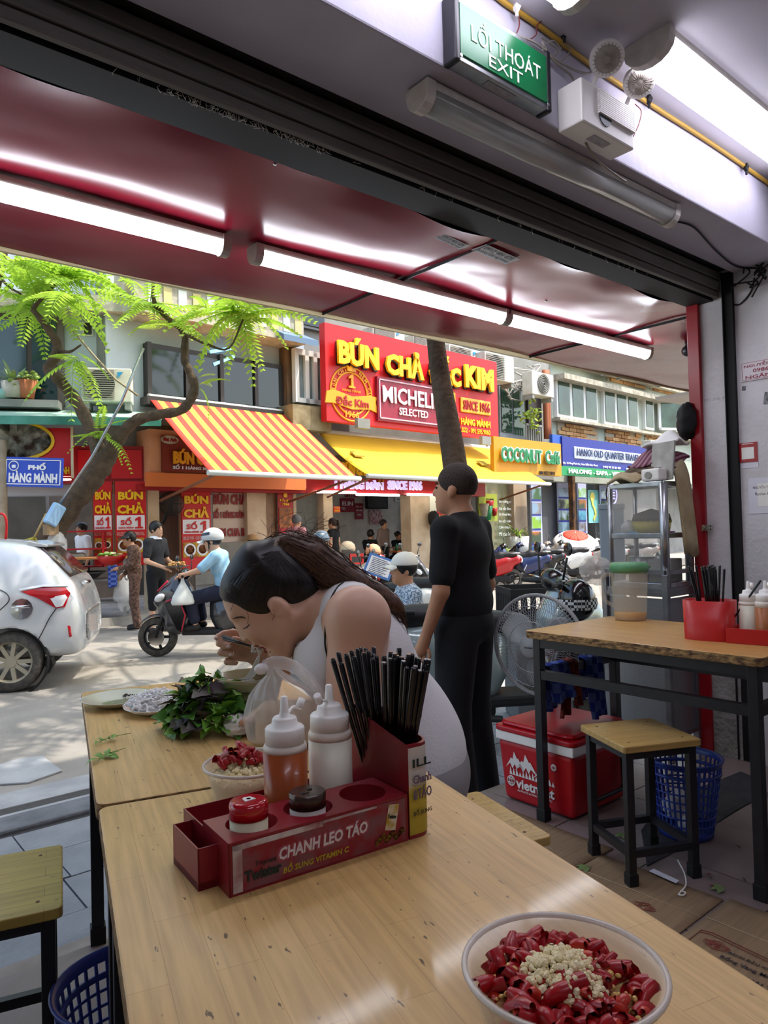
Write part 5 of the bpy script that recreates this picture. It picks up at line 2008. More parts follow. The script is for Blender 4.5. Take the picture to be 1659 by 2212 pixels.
def aircon(F_, label, xl, yt, yb, xr, off, depth=.35, roundf=False, daik=True):
 s0, s1, z0, z1 = F_.rect(xl, yt, yb, xr, off)
 t = thing('air_conditioner', label, 'air conditioner', F_.P((s0 + s1) / 2, z0, off), group='outdoor air conditioner units')
 mb = MB()
 F_.slab(mb, s0, s1, z0, z1, off, depth)
 mb.obj('case', m_ac, t, bevel=.015)
 w_, h = s1 - s0, z1 - z0
 c = F_.P(s0 + w_ * (.36 if not roundf else .5), (z0 + z1) / 2, off)
 r_ = min(h * .43, w_ * .34)
 g = MB()
 if roundf:
  for k in range(1, 7):
   g.tube([c + (F_.d * math.cos(a) + UP * math.sin(a)) * r_ * k / 6 + F_.n * .03 for a in [i / 20 * 6.2832 for i in range(20)]], .012, 4, closed=True)
 else:
  for k in range(14):
   z_ = z0 + h * (.08 + .84 * k / 13)
   F_.slab(g, s0 + w_ * .04, s0 + w_ * .66, z_ - .008, z_ + .008, off + .03, .02)
 g.obj('grille', m_grl, t)['kind'] = 'stuff'
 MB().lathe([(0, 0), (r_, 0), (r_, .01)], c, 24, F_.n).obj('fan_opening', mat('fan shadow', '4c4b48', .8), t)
 for q in (s0 + .02, s1 - .12):
  mb = MB()
  F_.slab(mb, q, q + .1, z0 - .12, z0, off - .02, depth)
  mb.obj('bracket', m_fg, t)
 if daik:
  q = MB()
  s_ = s0 + w_ * .72
  q.add([F_.P(s_, z1 - h * .12, off + .012), F_.P(s_ + w_ * .12, z1 - h * .12, off + .012), F_.P(s_, z1 - h * .3, off + .012)], [(0, 1, 2)])
  q.obj('blue_mark', mat('blue mark', '2d8fc4', .5), t, solid=.004)
 return t


aircon(FM, 'air conditioner unit half hidden behind the top edge of the big red sign', 805, 703, 738, 874, .5)
aircon(FM, 'air conditioner unit above the word on the red sign beside the trunk', 893, 722, 758, 935, .5)
aircon(FM, 'air conditioner unit behind the upper part of the red sign right of the trunk', 970, 742, 790, 1040, .5)
aircon(FM, 'large air conditioner unit at the corner of the big red sign', 1047, 757, 815, 1110, .8, daik=False)
aircon(FM, 'air conditioner unit with round fan on brackets beside green windows', 1149, 800, 850, 1196, .9, roundf=True, daik=False)
aircon(FRt, 'small air conditioner unit high on the brick band', 1318, 780, 800, 1356, .7, daik=False)
aircon(FRt, 'small air conditioner unit on the upper brick band by the canopy', 1404, 798, 816, 1442, .7, roundf=True, daik=False)
aircon(FRt, 'air conditioner unit low beside the blue travel sign', 1406, 950, 985, 1432, .7, daik=False)
cb = MB()
for k in range(26):
 x, y = random.uniform(1075, 1155), random.uniform(790, 845)
 a = FM.p(x, y, .4)
 cb.tube(spline([a, a + FM.d * random.uniform(-.5, .5) + UP * random.uniform(-.4, .2), a + FM.d * random.uniform(-.8, .8) + UP * random.uniform(-.5, .3)], 4), random.uniform(.012, .03), 5)
tag(cb.obj('cable_tangle', mat('pale pipes', 'b7b4aa', .7, col2='6d6a64', vs=3)), 'tangle of pipes and cables between the air conditioners', 'cables')

# ------------------------------------------------ the big red shop sign
so_ = .95
sg = thing('shop_sign', 'big red shop sign with raised yellow lettering and a maroon plate', 'sign', mid(FM, 701, 696, 908, 1073, so_))
FM.rs('board', m_sred, sg, 701, 696, 908, 1073, so_, .18)
m_lside = mat('letter side', '2b2118', .5)
mkw = dict(name='raised_lettering')
for body, xl, yt, yb, xr in (('BÚN', 727, 722, 785, 815), ('CHẢ', 830, 748, 808, 912), ('ĐẮC', 925, 762, 826, 992), ('KIM', 1001, 787, 836, 1063)):
 FM.txt(body, m_lside, sg, xl - 3, yt + 3, yb + 4, xr - 3, so_, .05, bold=.07, name='letter_backing')
 FM.txt(body, m_syel, sg, xl, yt, yb, xr, so_ + .12, .06, bold=.05)
# round emblem
c = FM.p(759, 851, so_ + .01)
rr = (FM.sz(803, 851, so_)[0] - FM.sz(715, 851, so_)[0]) / 2
m_syo = mat('emblem orange', 'e39a1c', .45)
rg = MB()
for q in (1., .78):
 rg.tube([c + (FM.d * math.cos(a) + UP * math.sin(a)) * rr * q for a in [i / 40 * 6.2832 for i in range(40)]], .022, 5, closed=True)
rg.obj('emblem_ring', m_syo, sg)
rib = MB()
rib.prism([c + FM.d * (rr * a) + UP * (rr * b_) for a, b_ in ((-1.2, -.02), (-1.28, -.45), (-.9, -.42), (0, -.58), (.9, -.5), (1.28, -.6), (1.18, -.2), (1.25, .0), (.85, .02), (0, -.1), (-.85, .06))], FM.n * .03)
rib.obj('emblem_ribbon', m_syo, sg)
text('Đắc Kim', 'lettering', m_sred2, sg, c + UP * (-.28 * rr) + FM.n * .035, FM.d, UP, rr * 1.6, rr * .36, .01, .03)
text('HÀNG MÀNH', 'lettering', m_syo, sg, c + UP * (.12 * rr) + FM.n * .01, FM.d, UP, rr * .9, rr * .12, .01)
text('1966', 'lettering', m_syo, sg, c + UP * (-.76 * rr) + FM.n * .01, FM.d, UP, rr * .66, rr * .24, .01, .03)
for s_, a0 in (('BÚN CHẢ', 145), ('NEM CUA', 35)):
 for k, chh_ in enumerate(s_):
  if chh_ == ' ':
   continue
  a = R(a0 + (30 if a0 > 90 else 25) - k * 11)
  e = FM.d * math.cos(a) + UP * math.sin(a)
  text(chh_, 'lettering', m_syo, sg, c + e * rr * .89 + FM.n * .01, (FM.d * math.sin(a) - UP * math.cos(a)), e, None, rr * .14, .01, .02)
cr = MB()
cr.prism([c + FM.d * (rr * a) + UP * (rr * b_) for a, b_ in ((-.2, .82), (-.26, 1.1), (-.1, .95), (0, 1.14), (.1, .95), (.26, 1.1), (.2, .82))], FM.n * .03)
cr.obj('emblem_crown', m_syo, sg)


def one(c_, w_, h, F_, M_, par, th=.03, name='numeral'):
 pts = [(-.5, -.5), (.5, -.5), (.5, -.36), (.22, -.36), (.22, .5), (-.05, .5), (-.5, .3), (-.5, .16), (-.14, .24), (-.14, -.36), (-.5, -.36)]
 MB().prism([c_ + F_.d * (a * w_) + UP * (b_ * h) for a, b_ in pts], F_.n * th).obj(name, M_, par)


one(c + UP * rr * .46 + FM.n * .01, rr * .3, rr * .5, FM, m_syo, sg)
# maroon plate
pl = FM.rs('award_plate', m_smar, sg, 815, 812, 908, 966, so_ + .08, .08)
s0, s1, z0, z1 = FM.rect(819, 817, 903, 962, so_ + .1)
bd = MB()
for a, b_, c1_, d1 in ((s0, s1, z1 - .03, z1), (s0, s1, z0, z0 + .03), (s0, s0 + .03, z0, z1), (s1 - .03, s1, z0, z1)):
 FM.slab(bd, a, b_, c1_, d1, so_ + .1, .02)
bd.obj('plate_border', mat('plate line', 'c9a5ae', .5), sg)
FM.txt('MICHELIN', m_swht, sg, 826, 832, 868, 956, so_ + .1, .02, bold=.015)
FM.txt('SELECTED', m_swht, sg, 862, 880, 896, 924, so_ + .1, .015, bold=.01)
q = [FM.rect(966, 846, 905, 990, so_ + .06), FM.rect(996, 857, 889, 1060, so_ + .06)]
s0, s1, z0, z1 = q[0]
one(FM.P((s0 + s1) / 2, (z0 + z1) / 2, so_ + .01), s1 - s0, z1 - z0, FM, m_syel, sg, .06)
FM.rs('yellow_plate', mat('plate amber', 'e8b23c', .45), sg, 996, 857, 889, 1060, so_ + .05, .05, .02)
FM.txt('SINCE 1966', m_sred2, sg, 1000, 863, 884, 1057, so_ + .055, .02, bold=.02)
FM.txt('HÀNG MÀNH', m_syel, sg, 995, 899, 917, 1058, so_ + .01, .02, bold=.03)
FM.txt('024.38285.022 - 091.595.9060', m_syel, sg, 960, 918, 929, 1058, so_ + .01, .015, bold=.01)
for x, y in ((783, 915), (1048, 952)):
 fl = thing('flood_light', 'small flood lamp on an arm below the %s corner of the red sign' % ('emblem' if x < 900 else 'phone number'), 'lamp', FM.p(x, y, so_ + .6), group='sign flood lamps')
 p = FM.p(x, y, so_ + .6)
 MB().box(p, (.34, .1, .2), R(4)).obj('head', m_fg, fl)
 MB().tube([p, FM.p(x + 4, y + 12, so_ + .05)], .02, 6).obj('arm', m_fg, fl)

# ------------------------------------------------ striped and yellow awnings
def stripes(name, a, b_, per, axis):
 M_ = mat(name, a, .75)
 N, L, bb = nodes(M_)
 tc = N.new('ShaderNodeTexCoord')
 dp = N.new('ShaderNodeVectorMath')
 dp.operation = 'DOT_PRODUCT'
 dp.inputs[1].default_value = axis / per
 L.new(tc.outputs['Object'], dp.inputs[0])
 fr2 = N.new('ShaderNodeMath')
 fr2.operation = 'FRACT'
 L.new(dp.outputs['Value'], fr2.inputs[0])
 rp = ramp(N, [(0, a), (.52, b_)], 'CONSTANT')
 L.new(fr2.outputs[0], rp.inputs[0])
 L.new(rp.outputs[0], bb.inputs['Base Color'])
 return M_


def awning(label, bl, br_, fl_, fr2, off0, M_, sag, strip=None):
 o1 = FM.off_for(bl, off0, fl_)
 s0, zb = FM.sz(*bl, off0)
 s1 = FM.sz(*fr2, o1)[0]
 zf = FM.sz(*fl_, o1)[1]
 t = thing('awning', label, 'awning', FM.P((s0 + s1) / 2, zf, o1))
 MB().grid(lambda u, v: FM.P(s0 + (s1 - s0) * u, zb + (zf - zb) * v - sag * math.sin(math.pi * v) * (1 + .4 * math.sin(u * 11)), off0 + (o1 - off0) * v), 30, 16).obj('fabric', M_, t, solid=.012)
 MB().tube([FM.P(s0 - .05, zf, o1), FM.P(s1 + .05, zf, o1)], .045, 8).obj('front_bar', m_wf, t)
 for s_ in (s0 + .15, s1 - .15):
  MB().tube([FM.P(s_, zf, o1), FM.P(s_, zf - .35, off0 + .1)], .025, 6).obj('arm', mat('rust arm', '8c5a40', .6), t)
 MB().tube([FM.P(s0, zb, off0), FM.P(s1, zb, off0)], .06, 8).obj('roller', m_wf, t)
 return o1, s0, s1, zf, zb


m_str = stripes('red yellow striped canvas', 'cf3b2c', 'f0c83c', .26, FM.d)
AW1 = awning('red and yellow striped canvas awning over the noodle shop', (320, 857), (635, 890), (455, 1021), (774, 1034), .3, m_str, .03)
m_yaw = mat('yellow canvas', 'e6b722', .75, col2='d3a61c', vs=1.5, var=.9, bump=.1, bs=6)
AW2 = awning('plain yellow canvas awning below the big red sign', (686, 932), (1060, 965), (797, 1028), (1186, 1040), .3, m_yaw, .09)
ptc = MB()
for x, y in ((772, 985), (1042, 1002)):
 o1 = AW2[0]
 # patches lie on the canvas
 for _ in range(1):
  v = .45
  s_ = FM.sz(x, y, .3 + (o1 - .3) * v)[0]
  a = FM.P(s_, AW2[4] + (AW2[3] - AW2[4]) * v - .06, .3 + (o1 - .3) * v)
  dv = (FM.P(0, AW2[3], o1) - FM.P(0, AW2[4], .3)).normalized()
  ptc.prism([a - FM.d * .14 - dv * .1, a + FM.d * .14 - dv * .1, a + FM.d * .14 + dv * .1, a - FM.d * .14 + dv * .1], UP * .03)
tag(ptc.obj('awning_patch', mat('olive patch', 'a08a2a', .8)), 'two sewn patches on the yellow canvas awning', 'patch')

# ------------------------------------------------ ground floor: red fascia, piers, back walls
g1 = thing('noodle_shop', 'open fronted noodle shop with red fascia under the yellow awning', 'shop', FM.P(6, ZF, 0))
FM.rs('fascia', m_sred2, g1, 600, 1026, 1063, 1048, .25, .3)
m_lil = mat('lit lilac lettering', 'cfc3f2', .5, emit=.7, tint='cfc3f5')
FM.txt('1 HÀNG MÀN', m_lil, g1, 722, 1034, 1056, 826, .28, .05, bold=.05)
FM.txt('H', mat('unlit amber letter', 'b9792f', .5), g1, 816, 1036, 1057, 826, .27, .05, bold=.05)
FM.txt('SINCE 1966', m_lil, g1, 836, 1037, 1058, 910, .28, .05, bold=.05)
FM.txt('BÚN CHẢ', m_syel, g1, 735, 990, 1026, 795, .2, .06, bold=.06)
m_til = mat('white wall tile', 'cdc9c2', .3, col2='bdb8b0', vs=4)
sa, sb = FM.sz(601, 1150, 0)[0], FM.sz(1050, 1150, 0)[0]
mb = MB()
FM.slab(mb, sa, sb + 1.5, ZF, zt0 + .3, -4.2, .2)
mb.obj('back_wall', m_til, g1)
mb = MB()
FM.slab(mb, sa, sb + 1.5, ZF - .02, ZF + .02, 0, 4.2)
mb.obj('shop_floor', mat('shop floor tile', '9c8d80', .5), g1)
mb = MB()
FM.slab(mb, sa, sb + 1.5, zt0 + .1, zt0 + .3, 0, 4.2)
mb.obj('shop_ceiling', m_til, g1)
m_cream_w = mat('cream pier', 'cdb79a', .7, col2='b89f80', vs=3)
for (xl, xr, M_) in ((576, 600, mat('brown tile pier', '8d6a4c', .5, col2='77573d', vs=5)), (700, 720, m_cream_w), (888, 930, m_cream_w), (1112, 1140, mat('beige tile pier', 'b9a48c', .5, col2='a38f78', vs=2))):
 s0, s1 = FM.sz(xl, 1150, .1)[0], FM.sz(xr, 1150, .1)[0]
 mb = MB()
 FM.slab(mb, s0, s1, ZF, zt0 + .2, .1, .35)
 mb.obj('pier', M_, g1)
m_lampw = mat('shop tube light', 'f4f6ee', .5, emit=7., tint='f4f6ee')
for k, (xl, y0, xr, y1) in enumerate(((683, 1062, 768, 1066), (770, 1068, 862, 1070), (880, 1068, 945, 1071), (700, 1058, 800, 1061))):
 a, b_ = FM.p(xl, y0, .3 if k < 3 else -.4), FM.p(xr, y1, .3 if k < 3 else -.4)
 b_.z = a.z
 o = MB().tube([a, b_], .03, 8).obj('shop_tube_lamp', m_lampw)
 tag(o, ('white tube lamp under the red fascia, first from the striped awning', 'white tube lamp under the middle of the red fascia', 'white tube lamp under the red fascia beside the black-shirted man', 'white tube lamp just inside the noodle shop')[k], 'lamp', 'tube lamps of the noodle shop')
# glass partition and things on the back wall
s0, s1, z0, z1 = FM.rect(634, 1066, 1190, 690, -.1)
mb = MB()
FM.slab(mb, s0, s1, ZF + .8, z1, -.1, .03)
gp = mb.obj('glass_partition', mat('shop glass', '8b8f8b', .08, trans=.6, alpha=.55, ior=1.2), g1)
mb = MB()
for a in (s0, s1):
 FM.slab(mb, a - .04, a + .04, ZF, z1, -.06, .1)
FM.slab(mb, s0, s1, ZF + .75, ZF + .82, -.06, .1)
mb.obj('glass_frame', m_cream_w, gp)
FB = lambda *a: FM.rs(*a)
tv = thing('television', 'wall television in the noodle shop opposite', 'television', FM.p(816, 1082, -4.1))
FM.rs('screen', mat('tv screen', '15171a', .1, col2='3a3226', vs=3), tv, 794, 1070, 1097, 836, -3.9, .1)
FM.rs('bezel', m_dark, tv, 792, 1068, 1099, 838, -3.94, .08)


def poster(F_, label, xl, yt, yb, xr, off, M_, lines=(), cat='poster', group=None, th=.02):
 t = thing('wall_poster', label, cat, mid(F_, xl, yt, yb, xr, off), group=group)
 F_.rs('sheet', M_, t, xl, yt, yb, xr, off, th)
 for ln in lines:
  F_.txt(ln[0], ln[5], t, ln[1], ln[2], ln[3], ln[4], off + .012, .01, *ln[6:])
 return t


FM.off_b = -4.15
poster(FM, 'maroon plate with white capitals on the shop back wall', 735, 1076, 1106, 766, -4.15, m_smar, (('ELIN', 739, 1083, 1092, 762, m_swht, .02), ('TED', 737, 1096, 1101, 746, m_swht)))
poster(FM, 'narrow maroon poster on the shop back wall', 767, 1087, 1122, 785, -4.15, m_smar, (('BÚN CHẢ', 769, 1092, 1096, 783, m_swht), ('HÀNG MÀNH', 769, 1100, 1104, 783, m_swht), ('1966', 771, 1110, 1114, 780, m_swht)))
poster(FM, 'maroon and white menu poster below the television', 798, 1101, 1133, 826, -4.15, mat('menu poster', '9a5a66', .5, col2='c9b5b2', vs=14, var=.3))
poster(FM, 'red lettered strip above the maroon plate', 745, 1068, 1074, 774, -4.15, m_til, (('SINCE 1966', 746, 1068, 1074, 773, m_sred2, .03),))
poster(FM, 'small framed certificate on the back wall by the doorway', 854, 1072, 1083, 876, -4.15, m_wf, (('GIẤY', 858, 1075, 1080, 872, m_ink),))
poster(FM, 'orange notice with yellow lines on the cream pier', 721, 1094, 1107, 735, .12, mat('orange notice', 'd1481c', .5), (('THỊT', 723, 1096, 1099, 733, m_syel), ('NƯỚNG', 723, 1101, 1105, 733, m_syel)))
FM.rs('doorway', mat('grey doorway', '8b8f92', .6), g1, 870, 1090, 1190, 894, -4.15, .04)
FM.rs('door_frame', m_dark, g1, 868, 1088, 1190, 871, -4.1, .06)
# poster column left of the glass
t = poster(FM, 'red banner with food photo beside the brown tile pier', 600, 1062, 1170, 633, .2, m_sred2, (('1', 612, 1066, 1074, 620, m_syel, .05), ('Đắc Kim', 603, 1077, 1084, 630, m_syel, .04), ('1966', 610, 1086, 1092, 624, m_syel, .03)))
m_food = mat('food photo', '5a3a22', .6, col2='b0642e', vs=9, var=.7)
FM.rs('food_photo', m_food, t, 603, 1097, 1140, 631, .215, .01)
poster(FM, 'yellow and red menu strip behind the black-shirted man', 944, 1090, 1140, 972, .15, m_sred, (('1', 950, 1092, 1108, 958, m_syel, .06), ('BÚN', 946, 1112, 1120, 968, m_syel, .04)))
# black bag hanging on the pier
crumple('hanging_bag', 'black bag hanging on the cream pier of the noodle shop', FM.p(937, 1122, .25), .16, m_dark, 16, .3, 'bag', (1, .7, 1.4), 17)

# ------------------------------------------------ left noodle shop: peach sign box, posters, banner
g2 = thing('noodle_shop', 'noodle shop with peach sign box and red posters beside the tree', 'shop', FM.P(2, ZF, 0))
m_peach = mat('peach panel', 'd79a73', .6, col2='c98b64', vs=2)
m_orn = mat('orange band', 'd9763c', .6)
FM.rs('sign_box', m_peach, g2, 322, 926, 1046, 660, .5, .6)
FM.rs('orange_band', m_orn, g2, 318, 1020, 1050, 660, .58, .1)
FM.rs('red_soffit', m_sred2, g2, 300, 1046, 1058, 660, .4, 1.2)
bd_ = FM.rs('name_board', mat('brown red board', '7c2a1e', .5), g2, 350, 940, 1018, 470, .56, .05)
FM.txt('BÚN CHẢ', m_syo, bd_, 373, 966, 1002, 470, .6, .03, bold=.06)
FM.txt('SỐ 1 HÀNG MÀNH', m_swht, bd_, 373, 1002, 1013, 470, .575, .02, bold=.02)
o = FM.p(366, 950, .58)
MB().lathe([(0, 0), (.17, 0), (.17, .02)], o, 24, FM.n, ys=.45).obj('oval_badge', m_peel, bd_)
text('Mai Anh', 'lettering', m_sred2, bd_, o + FM.n * .025, FM.d, UP, .26, .07, .01, .02)
# interior
sa, sb = 0.05, FM.sz(578, 1150, 0)[0]
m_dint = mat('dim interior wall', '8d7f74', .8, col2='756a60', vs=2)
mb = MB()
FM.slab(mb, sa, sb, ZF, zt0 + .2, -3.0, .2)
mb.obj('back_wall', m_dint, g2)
for xl, xr, M_, off in ((320, 345, m_cream_w, .25), (535, 577, m_cream_w, .1), (345, 386, mat('brown curtain', '7a6456', .9, col2='68554a', vs=12, stretch=(6, 6, .3)), -.3)):
 s0, s1 = FM.sz(xl, 1150, off)[0], FM.sz(xr, 1150, off)[0]
 mb = MB()
 FM.slab(mb, s0, s1, ZF, zt0 + .2 if off > 0 else zt0 - .4, off, .2)
 mb.obj('pier' if off > 0 else 'curtain', M_, g2)
m_post = mat('poster red', 'c9161c', .45)


def bun_poster(F_, label, xl, yt, yb, xr, off):
 w_, h = xr - xl, yb - yt
 X = lambda a: xl + a * w_
 Y = lambda a: yt + a * h
 t = thing('shop_banner', label, 'banner', mid(F_, xl, yt, yb, xr, off), group='red noodle shop banners')
 F_.rs('sheet', m_post, t, xl, yt, yb, xr, off, .04)
 F_.rs('side_post', mat('rust post', '7c4a1e', .6), t, X(-.06), yt, yb, X(0), off, .05)
 F_.txt('BÚN', m_syel, t, X(.1), Y(.10), Y(.22), X(.9), off + .012, .012, bold=.05)
 F_.txt('CHẢ', m_syel, t, X(.08), Y(.25), Y(.385), X(.92), off + .012, .012, bold=.05)
 F_.rs('white_plate', m_swht, t, X(.06), Y(.405), Y(.575), X(.95), off + .01, .012)
 F_.txt('SỐ', m_post, t, X(.18), Y(.425), Y(.52), X(.54), off + .018, .008, bold=.03)
 s0, s1, z0, z1 = F_.rect(X(.64), Y(.42), Y(.56), X(.9), off + .012)
 one(F_.P((s0 + s1) / 2, (z0 + z1) / 2, off + .012), s1 - s0, z1 - z0, F_, m_post, t, .012)
 F_.txt('HÀNG MÀNH', m_post, t, X(.12), Y(.535), Y(.562), X(.6), off + .018, .008, bold=.02)
 F_.txt('GRILLED PORK - CRAB SPRING ROLL', mat('pale pink print', 'e5b6b0', .5), t, X(.06), Y(.605), Y(.645), X(.95), off + .012, .008)
 F_.rs('food_photo', mat('yellow food photo', 'd9b02a', .6, col2='8c4a1e', vs=6, var=.4), t, X(.07), Y(.675), Y(.85), X(.93), off + .012, .012)
 for k, (a, b_, M_) in enumerate(((.3, .76, m_swht), (.72, .75, m_swht))):
  c_ = F_.p(X(a), Y(b_), off + .014)
  r_ = abs(F_.sz(X(.2), Y(.7), off)[0] - F_.sz(X(0), Y(.7), off)[0])
  MB().lathe([(0, 0), (r_, 0), (r_, .006)], c_, 20, F_.n).obj('printed_dish', M_, t)
  MB().lathe([(0, .008), (r_ * .72, .008)], c_, 16, F_.n).obj('printed_food', m_food, t)
 return t


bun_poster(FL, 'red noodle banner half hidden by the leaning tree trunk', 201, 1040, 1222, 243, .35)
bun_poster(FL, 'red noodle banner between the tree trunk and the cream pier', 248, 1040, 1222, 316, .38)
bun_poster(FM, 'red noodle banner behind the scooter rider', 391, 1048, 1232, 456, .15)
t = thing('shop_banner', 'pale banner with big maroon lettering on the shop wall', 'banner', mid(FM, 459, 1052, 1172, 540, -.05))
FM.rs('sheet', mat('pale banner', 'cbb7a4', .6), t, 459, 1054, 1172, 540, -.05, .03)
m_bml = mat('maroon banner letters', '8c2024', .5)
for s_, a, b_, xl, xr in (('BÚN CHẢ', 1060, 1090, 461, 532), ('SỐ 1 HÀNG MÀNH', 1098, 1120, 461, 534), ('NEM CUA BỂ', 1132, 1160, 461, 535)):
 FM.txt(s_, m_bml, t, xl, a, b_, xr, -.03, .012, bold=.05)
m_dl = mat('downlight glow', 'fff6e0', .4, emit=9., tint='fff2dd')
for k, (x, y) in enumerate(((337, 1046), (350, 1050), (411, 1051), (478, 1058))):
 p = FM.p(x, y, .3)
 d = thing('downlight', ('round downlight above the cream pier', 'round downlight next to the cream pier', 'round downlight above the striped shop banner', 'brightest round downlight over the pale banner')[k], 'lamp', p, group='shop downlights')
 MB().lathe([(.07, .03), (.1, .0), (.07, -.01)], (0, 0, 0), 16).obj('ring', m_wf, d, local=True)
 MB().lathe([(0, -.015), (.075, -.01)], (0, 0, 0), 16).obj('glow', m_dl, d, local=True)

# ------------------------------------------------ corner building on the left
b3 = thing('apartment_building', 'pale blue corner house with teal glass and a green metal awning', 'building', FL.P(-4, ZF))
zl0 = FL.sz(150, 1045, 0)[1]
mb = MB()
FL.slab(mb, -16, 0, zl0 - .2, 11, 0, .4)
mb.obj('upper_wall', m_fw, b3)
for (xl, yt, yb, xr) in ((-70, 690, 862, -8), (-5, 690, 862, 57), (68, 690, 862, 122)):
 s0, s1, z0, z1 = FL.rect(xl, yt, yb, xr, .1)
 mb = MB()
 FL.slab(mb, s0 - .12, s1 + .12, z0 - .1, z1 + .1, .08, .1)
 w_ = mb.obj('window', mat('brown window frame', '6a5f5b', .5), b3)
 mb = MB()
 FL.slab(mb, s0, s1, z0, z1, .1, .05)
 mb.obj('pane', m_glt, w_)
FL.rs('vent', m_drk, b3, 181, 697, 722, 198, .04, .05)
FL.rs('vent_frame', m_wf, b3, 178, 694, 725, 201, .03, .04)
s0, s1, z0, z1 = FL.rect(-80, 862, 878, 128, .5)
mb = MB()
FL.slab(mb, s0, s1, z0, z1, .6, .7)
mb.obj('window_ledge', m_fg, b3)
mb = MB()
s0, s1, z0, z1 = FL.rect(-90, 620, 655, 312, .5)
FL.slab(mb, s0, 0, z0, z1, .5, .5)
mb.obj('ledge', m_peel, b3)
for k in range(5):
 a = FL.sz(228 + 17 * k, 610, .5)[0]
 mb = MB()
 FL.slab(mb, a, a + .5, z1 + .05, z1 + .75, .4, .3)
 mb.obj('panel', m_yelp if k % 2 else m_wf, b3)
aircon(FL, 'air conditioner unit behind the tree on the pale blue wall', 175, 793, 866, 284, .7, .5)
# teal metal awning
zA, zB = FL.sz(150, 884, .2)[1], FL.sz(150, 900, 1.3)[1]
zC = FL.sz(150, 918, 1.3)[1]
s0, s1 = FL.sz(-90, 900, 1.3)[0], FL.sz(348, 900, 1.3)[0]
ta_ = thing('metal_awning', 'teal green metal awning along the corner house', 'awning', FL.P(-3, zC, 1.3))
m_teal = mat('teal painted metal', '2f7463', .5, col2='4f9382', vs=3)
MB().prism([FL.P(s0, zA, .1), FL.P(s0, zB, 1.3), FL.P(s0, zB - .04, 1.3), FL.P(s0, zA - .06, .1)], FL.d * (s1 - s0)).obj('roof_sheet', mat('pale teal roof', 'a9c4b8', .6, col2='8fb3a5', vs=2), ta_)
mb = MB()
FL.slab(mb, s0, s1, zC, zB, 1.32, .03)
mb.obj('valance', m_teal, ta_)
# red stall front below
g3 = thing('food_stall', 'red framed food stall behind the leaning tree at the corner', 'shop', FL.P(-3, ZF, 0))
FL.rs('red_band', m_sred2, g3, -90, 962, 1046, 318, .3, .3)
for x in (168, 240):
 FL.rs('cabinet_door', m_sred, g3, x, 972, 1034, x + 66, .33, .03)
mb = MB()
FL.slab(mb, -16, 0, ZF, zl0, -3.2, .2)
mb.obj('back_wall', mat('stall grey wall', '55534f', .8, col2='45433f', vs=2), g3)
t = thing('shop_sign', 'red sign with an oval food photo at the photo edge', 'sign', mid(FL, -90, 922, 1030, 160, .9))
FL.rs('board', m_sred, t, -90, 922, 1030, 158, .9, .08)
c = FL.p(30, 952, .91)
MB().lathe([(0, 0), (.62, 0), (.62, .02)], c, 32, FL.n, ys=.55).obj('yellow_oval', m_syel, t)
MB().lathe([(0, .025), (.57, .025)], c, 32, FL.n, ys=.5).obj('food_photo', mat('meat photo', '4a2f1a', .5, col2='c8c8b8', vs=5, var=.4), t)
FL.txt('BÚN CHẢ SỐ 1 HÀNG MÀNH', m_syel, t, 10, 1000, 1025, 150, .92, .02, bold=.04)
FL.rs('trim', mat('cream trim', 'd8c9a8', .6), t, 152, 922, 1032, 158, .93, .05)
tl_ = FL.p(140, 1037, .8)
tag(MB().lathe([(.1, .02), (.1, 0), (0, -.01)], tl_, 16).obj('downlight', m_dl), 'round downlight below the red food sign', 'lamp', 'shop downlights')

# ------------------------------------------------ café and travel agency on the right
cf_o = 1.3
t = thing('shop_sign', 'mustard café sign with green and white raised lettering', 'sign', mid(FM, 1066, 942, 1022, 1212, cf_o))
FM.rs('board', mat('mustard board', 'c08a1c', .5), t, 1066, 942, 1020, 1212, cf_o, .12)
m_grn = mat('green letter', '1f7a4a', .45)
FM.txt('COCONUT', m_swht, t, 1081, 963, 996, 1168, cf_o + .04, .05, bold=.09, name='letter_backing')
FM.txt('COCONUT', m_grn, t, 1082, 964, 997, 1169, cf_o + .1, .02, bold=.03)
FM.txt('Café', m_swht, t, 1176, 972, 1002, 1208, cf_o + .04, .05, bold=.1, name='letter_backing')
FM.txt('Café', m_grn, t, 1177, 972, 1002, 1208, cf_o + .1, .02, bold=.03)
FM.txt('084 822 5911', m_ink, t, 1164, 1017, 1025, 1198, cf_o + .01, .015)
t = thing('shop_sign', 'blue travel agency sign with a green band and white name plate', 'sign', mid(FM, 1214, 944, 1022, 1404, 1.0))
m_blu = mat('sign blue', '232f86', .45)
FM.rs('board', m_blu, t, 1214, 942, 1024, 1404, 1.0, .12)
FM.rs('side_panel', mat('bright blue panel', '2b56b0', .45), t, 1193, 938, 960, 1215, .95, .1)
FM.rs('green_band', mat('sign green', '1f8a52', .45), t, 1211, 1006, 1026, 1402, 1.02, .1)
FM.rs('name_plate', mat('pale plate', 'c3ccd6', .45), t, 1241, 964, 990, 1385, 1.03, .05, .02)
FM.txt('HANOI OLD QUARTER TRAVEL', mat('navy letter', '2c3a66', .5), t, 1246, 968, 987, 1380, 1.05, .02)
FM.txt('No. 1B Hàng Mành Str, Hoàn Kiếm Dist, Hanoi', m_swht, t, 1216, 996, 1003, 1290, 1.02, .015)
FM.txt('(+84) 98 35 82 489', m_swht, t, 1302, 1006, 1012, 1340, 1.02, .015)
FM.txt('www.hanoioldquartertravel.com', m_swht, t, 1352, 1010, 1016, 1400, 1.02, .015)
FM.txt('HALONG - SAPA - VIETNAM TOURS', m_swht, t, 1228, 1012, 1022, 1396, 1.05, .02, bold=.03)
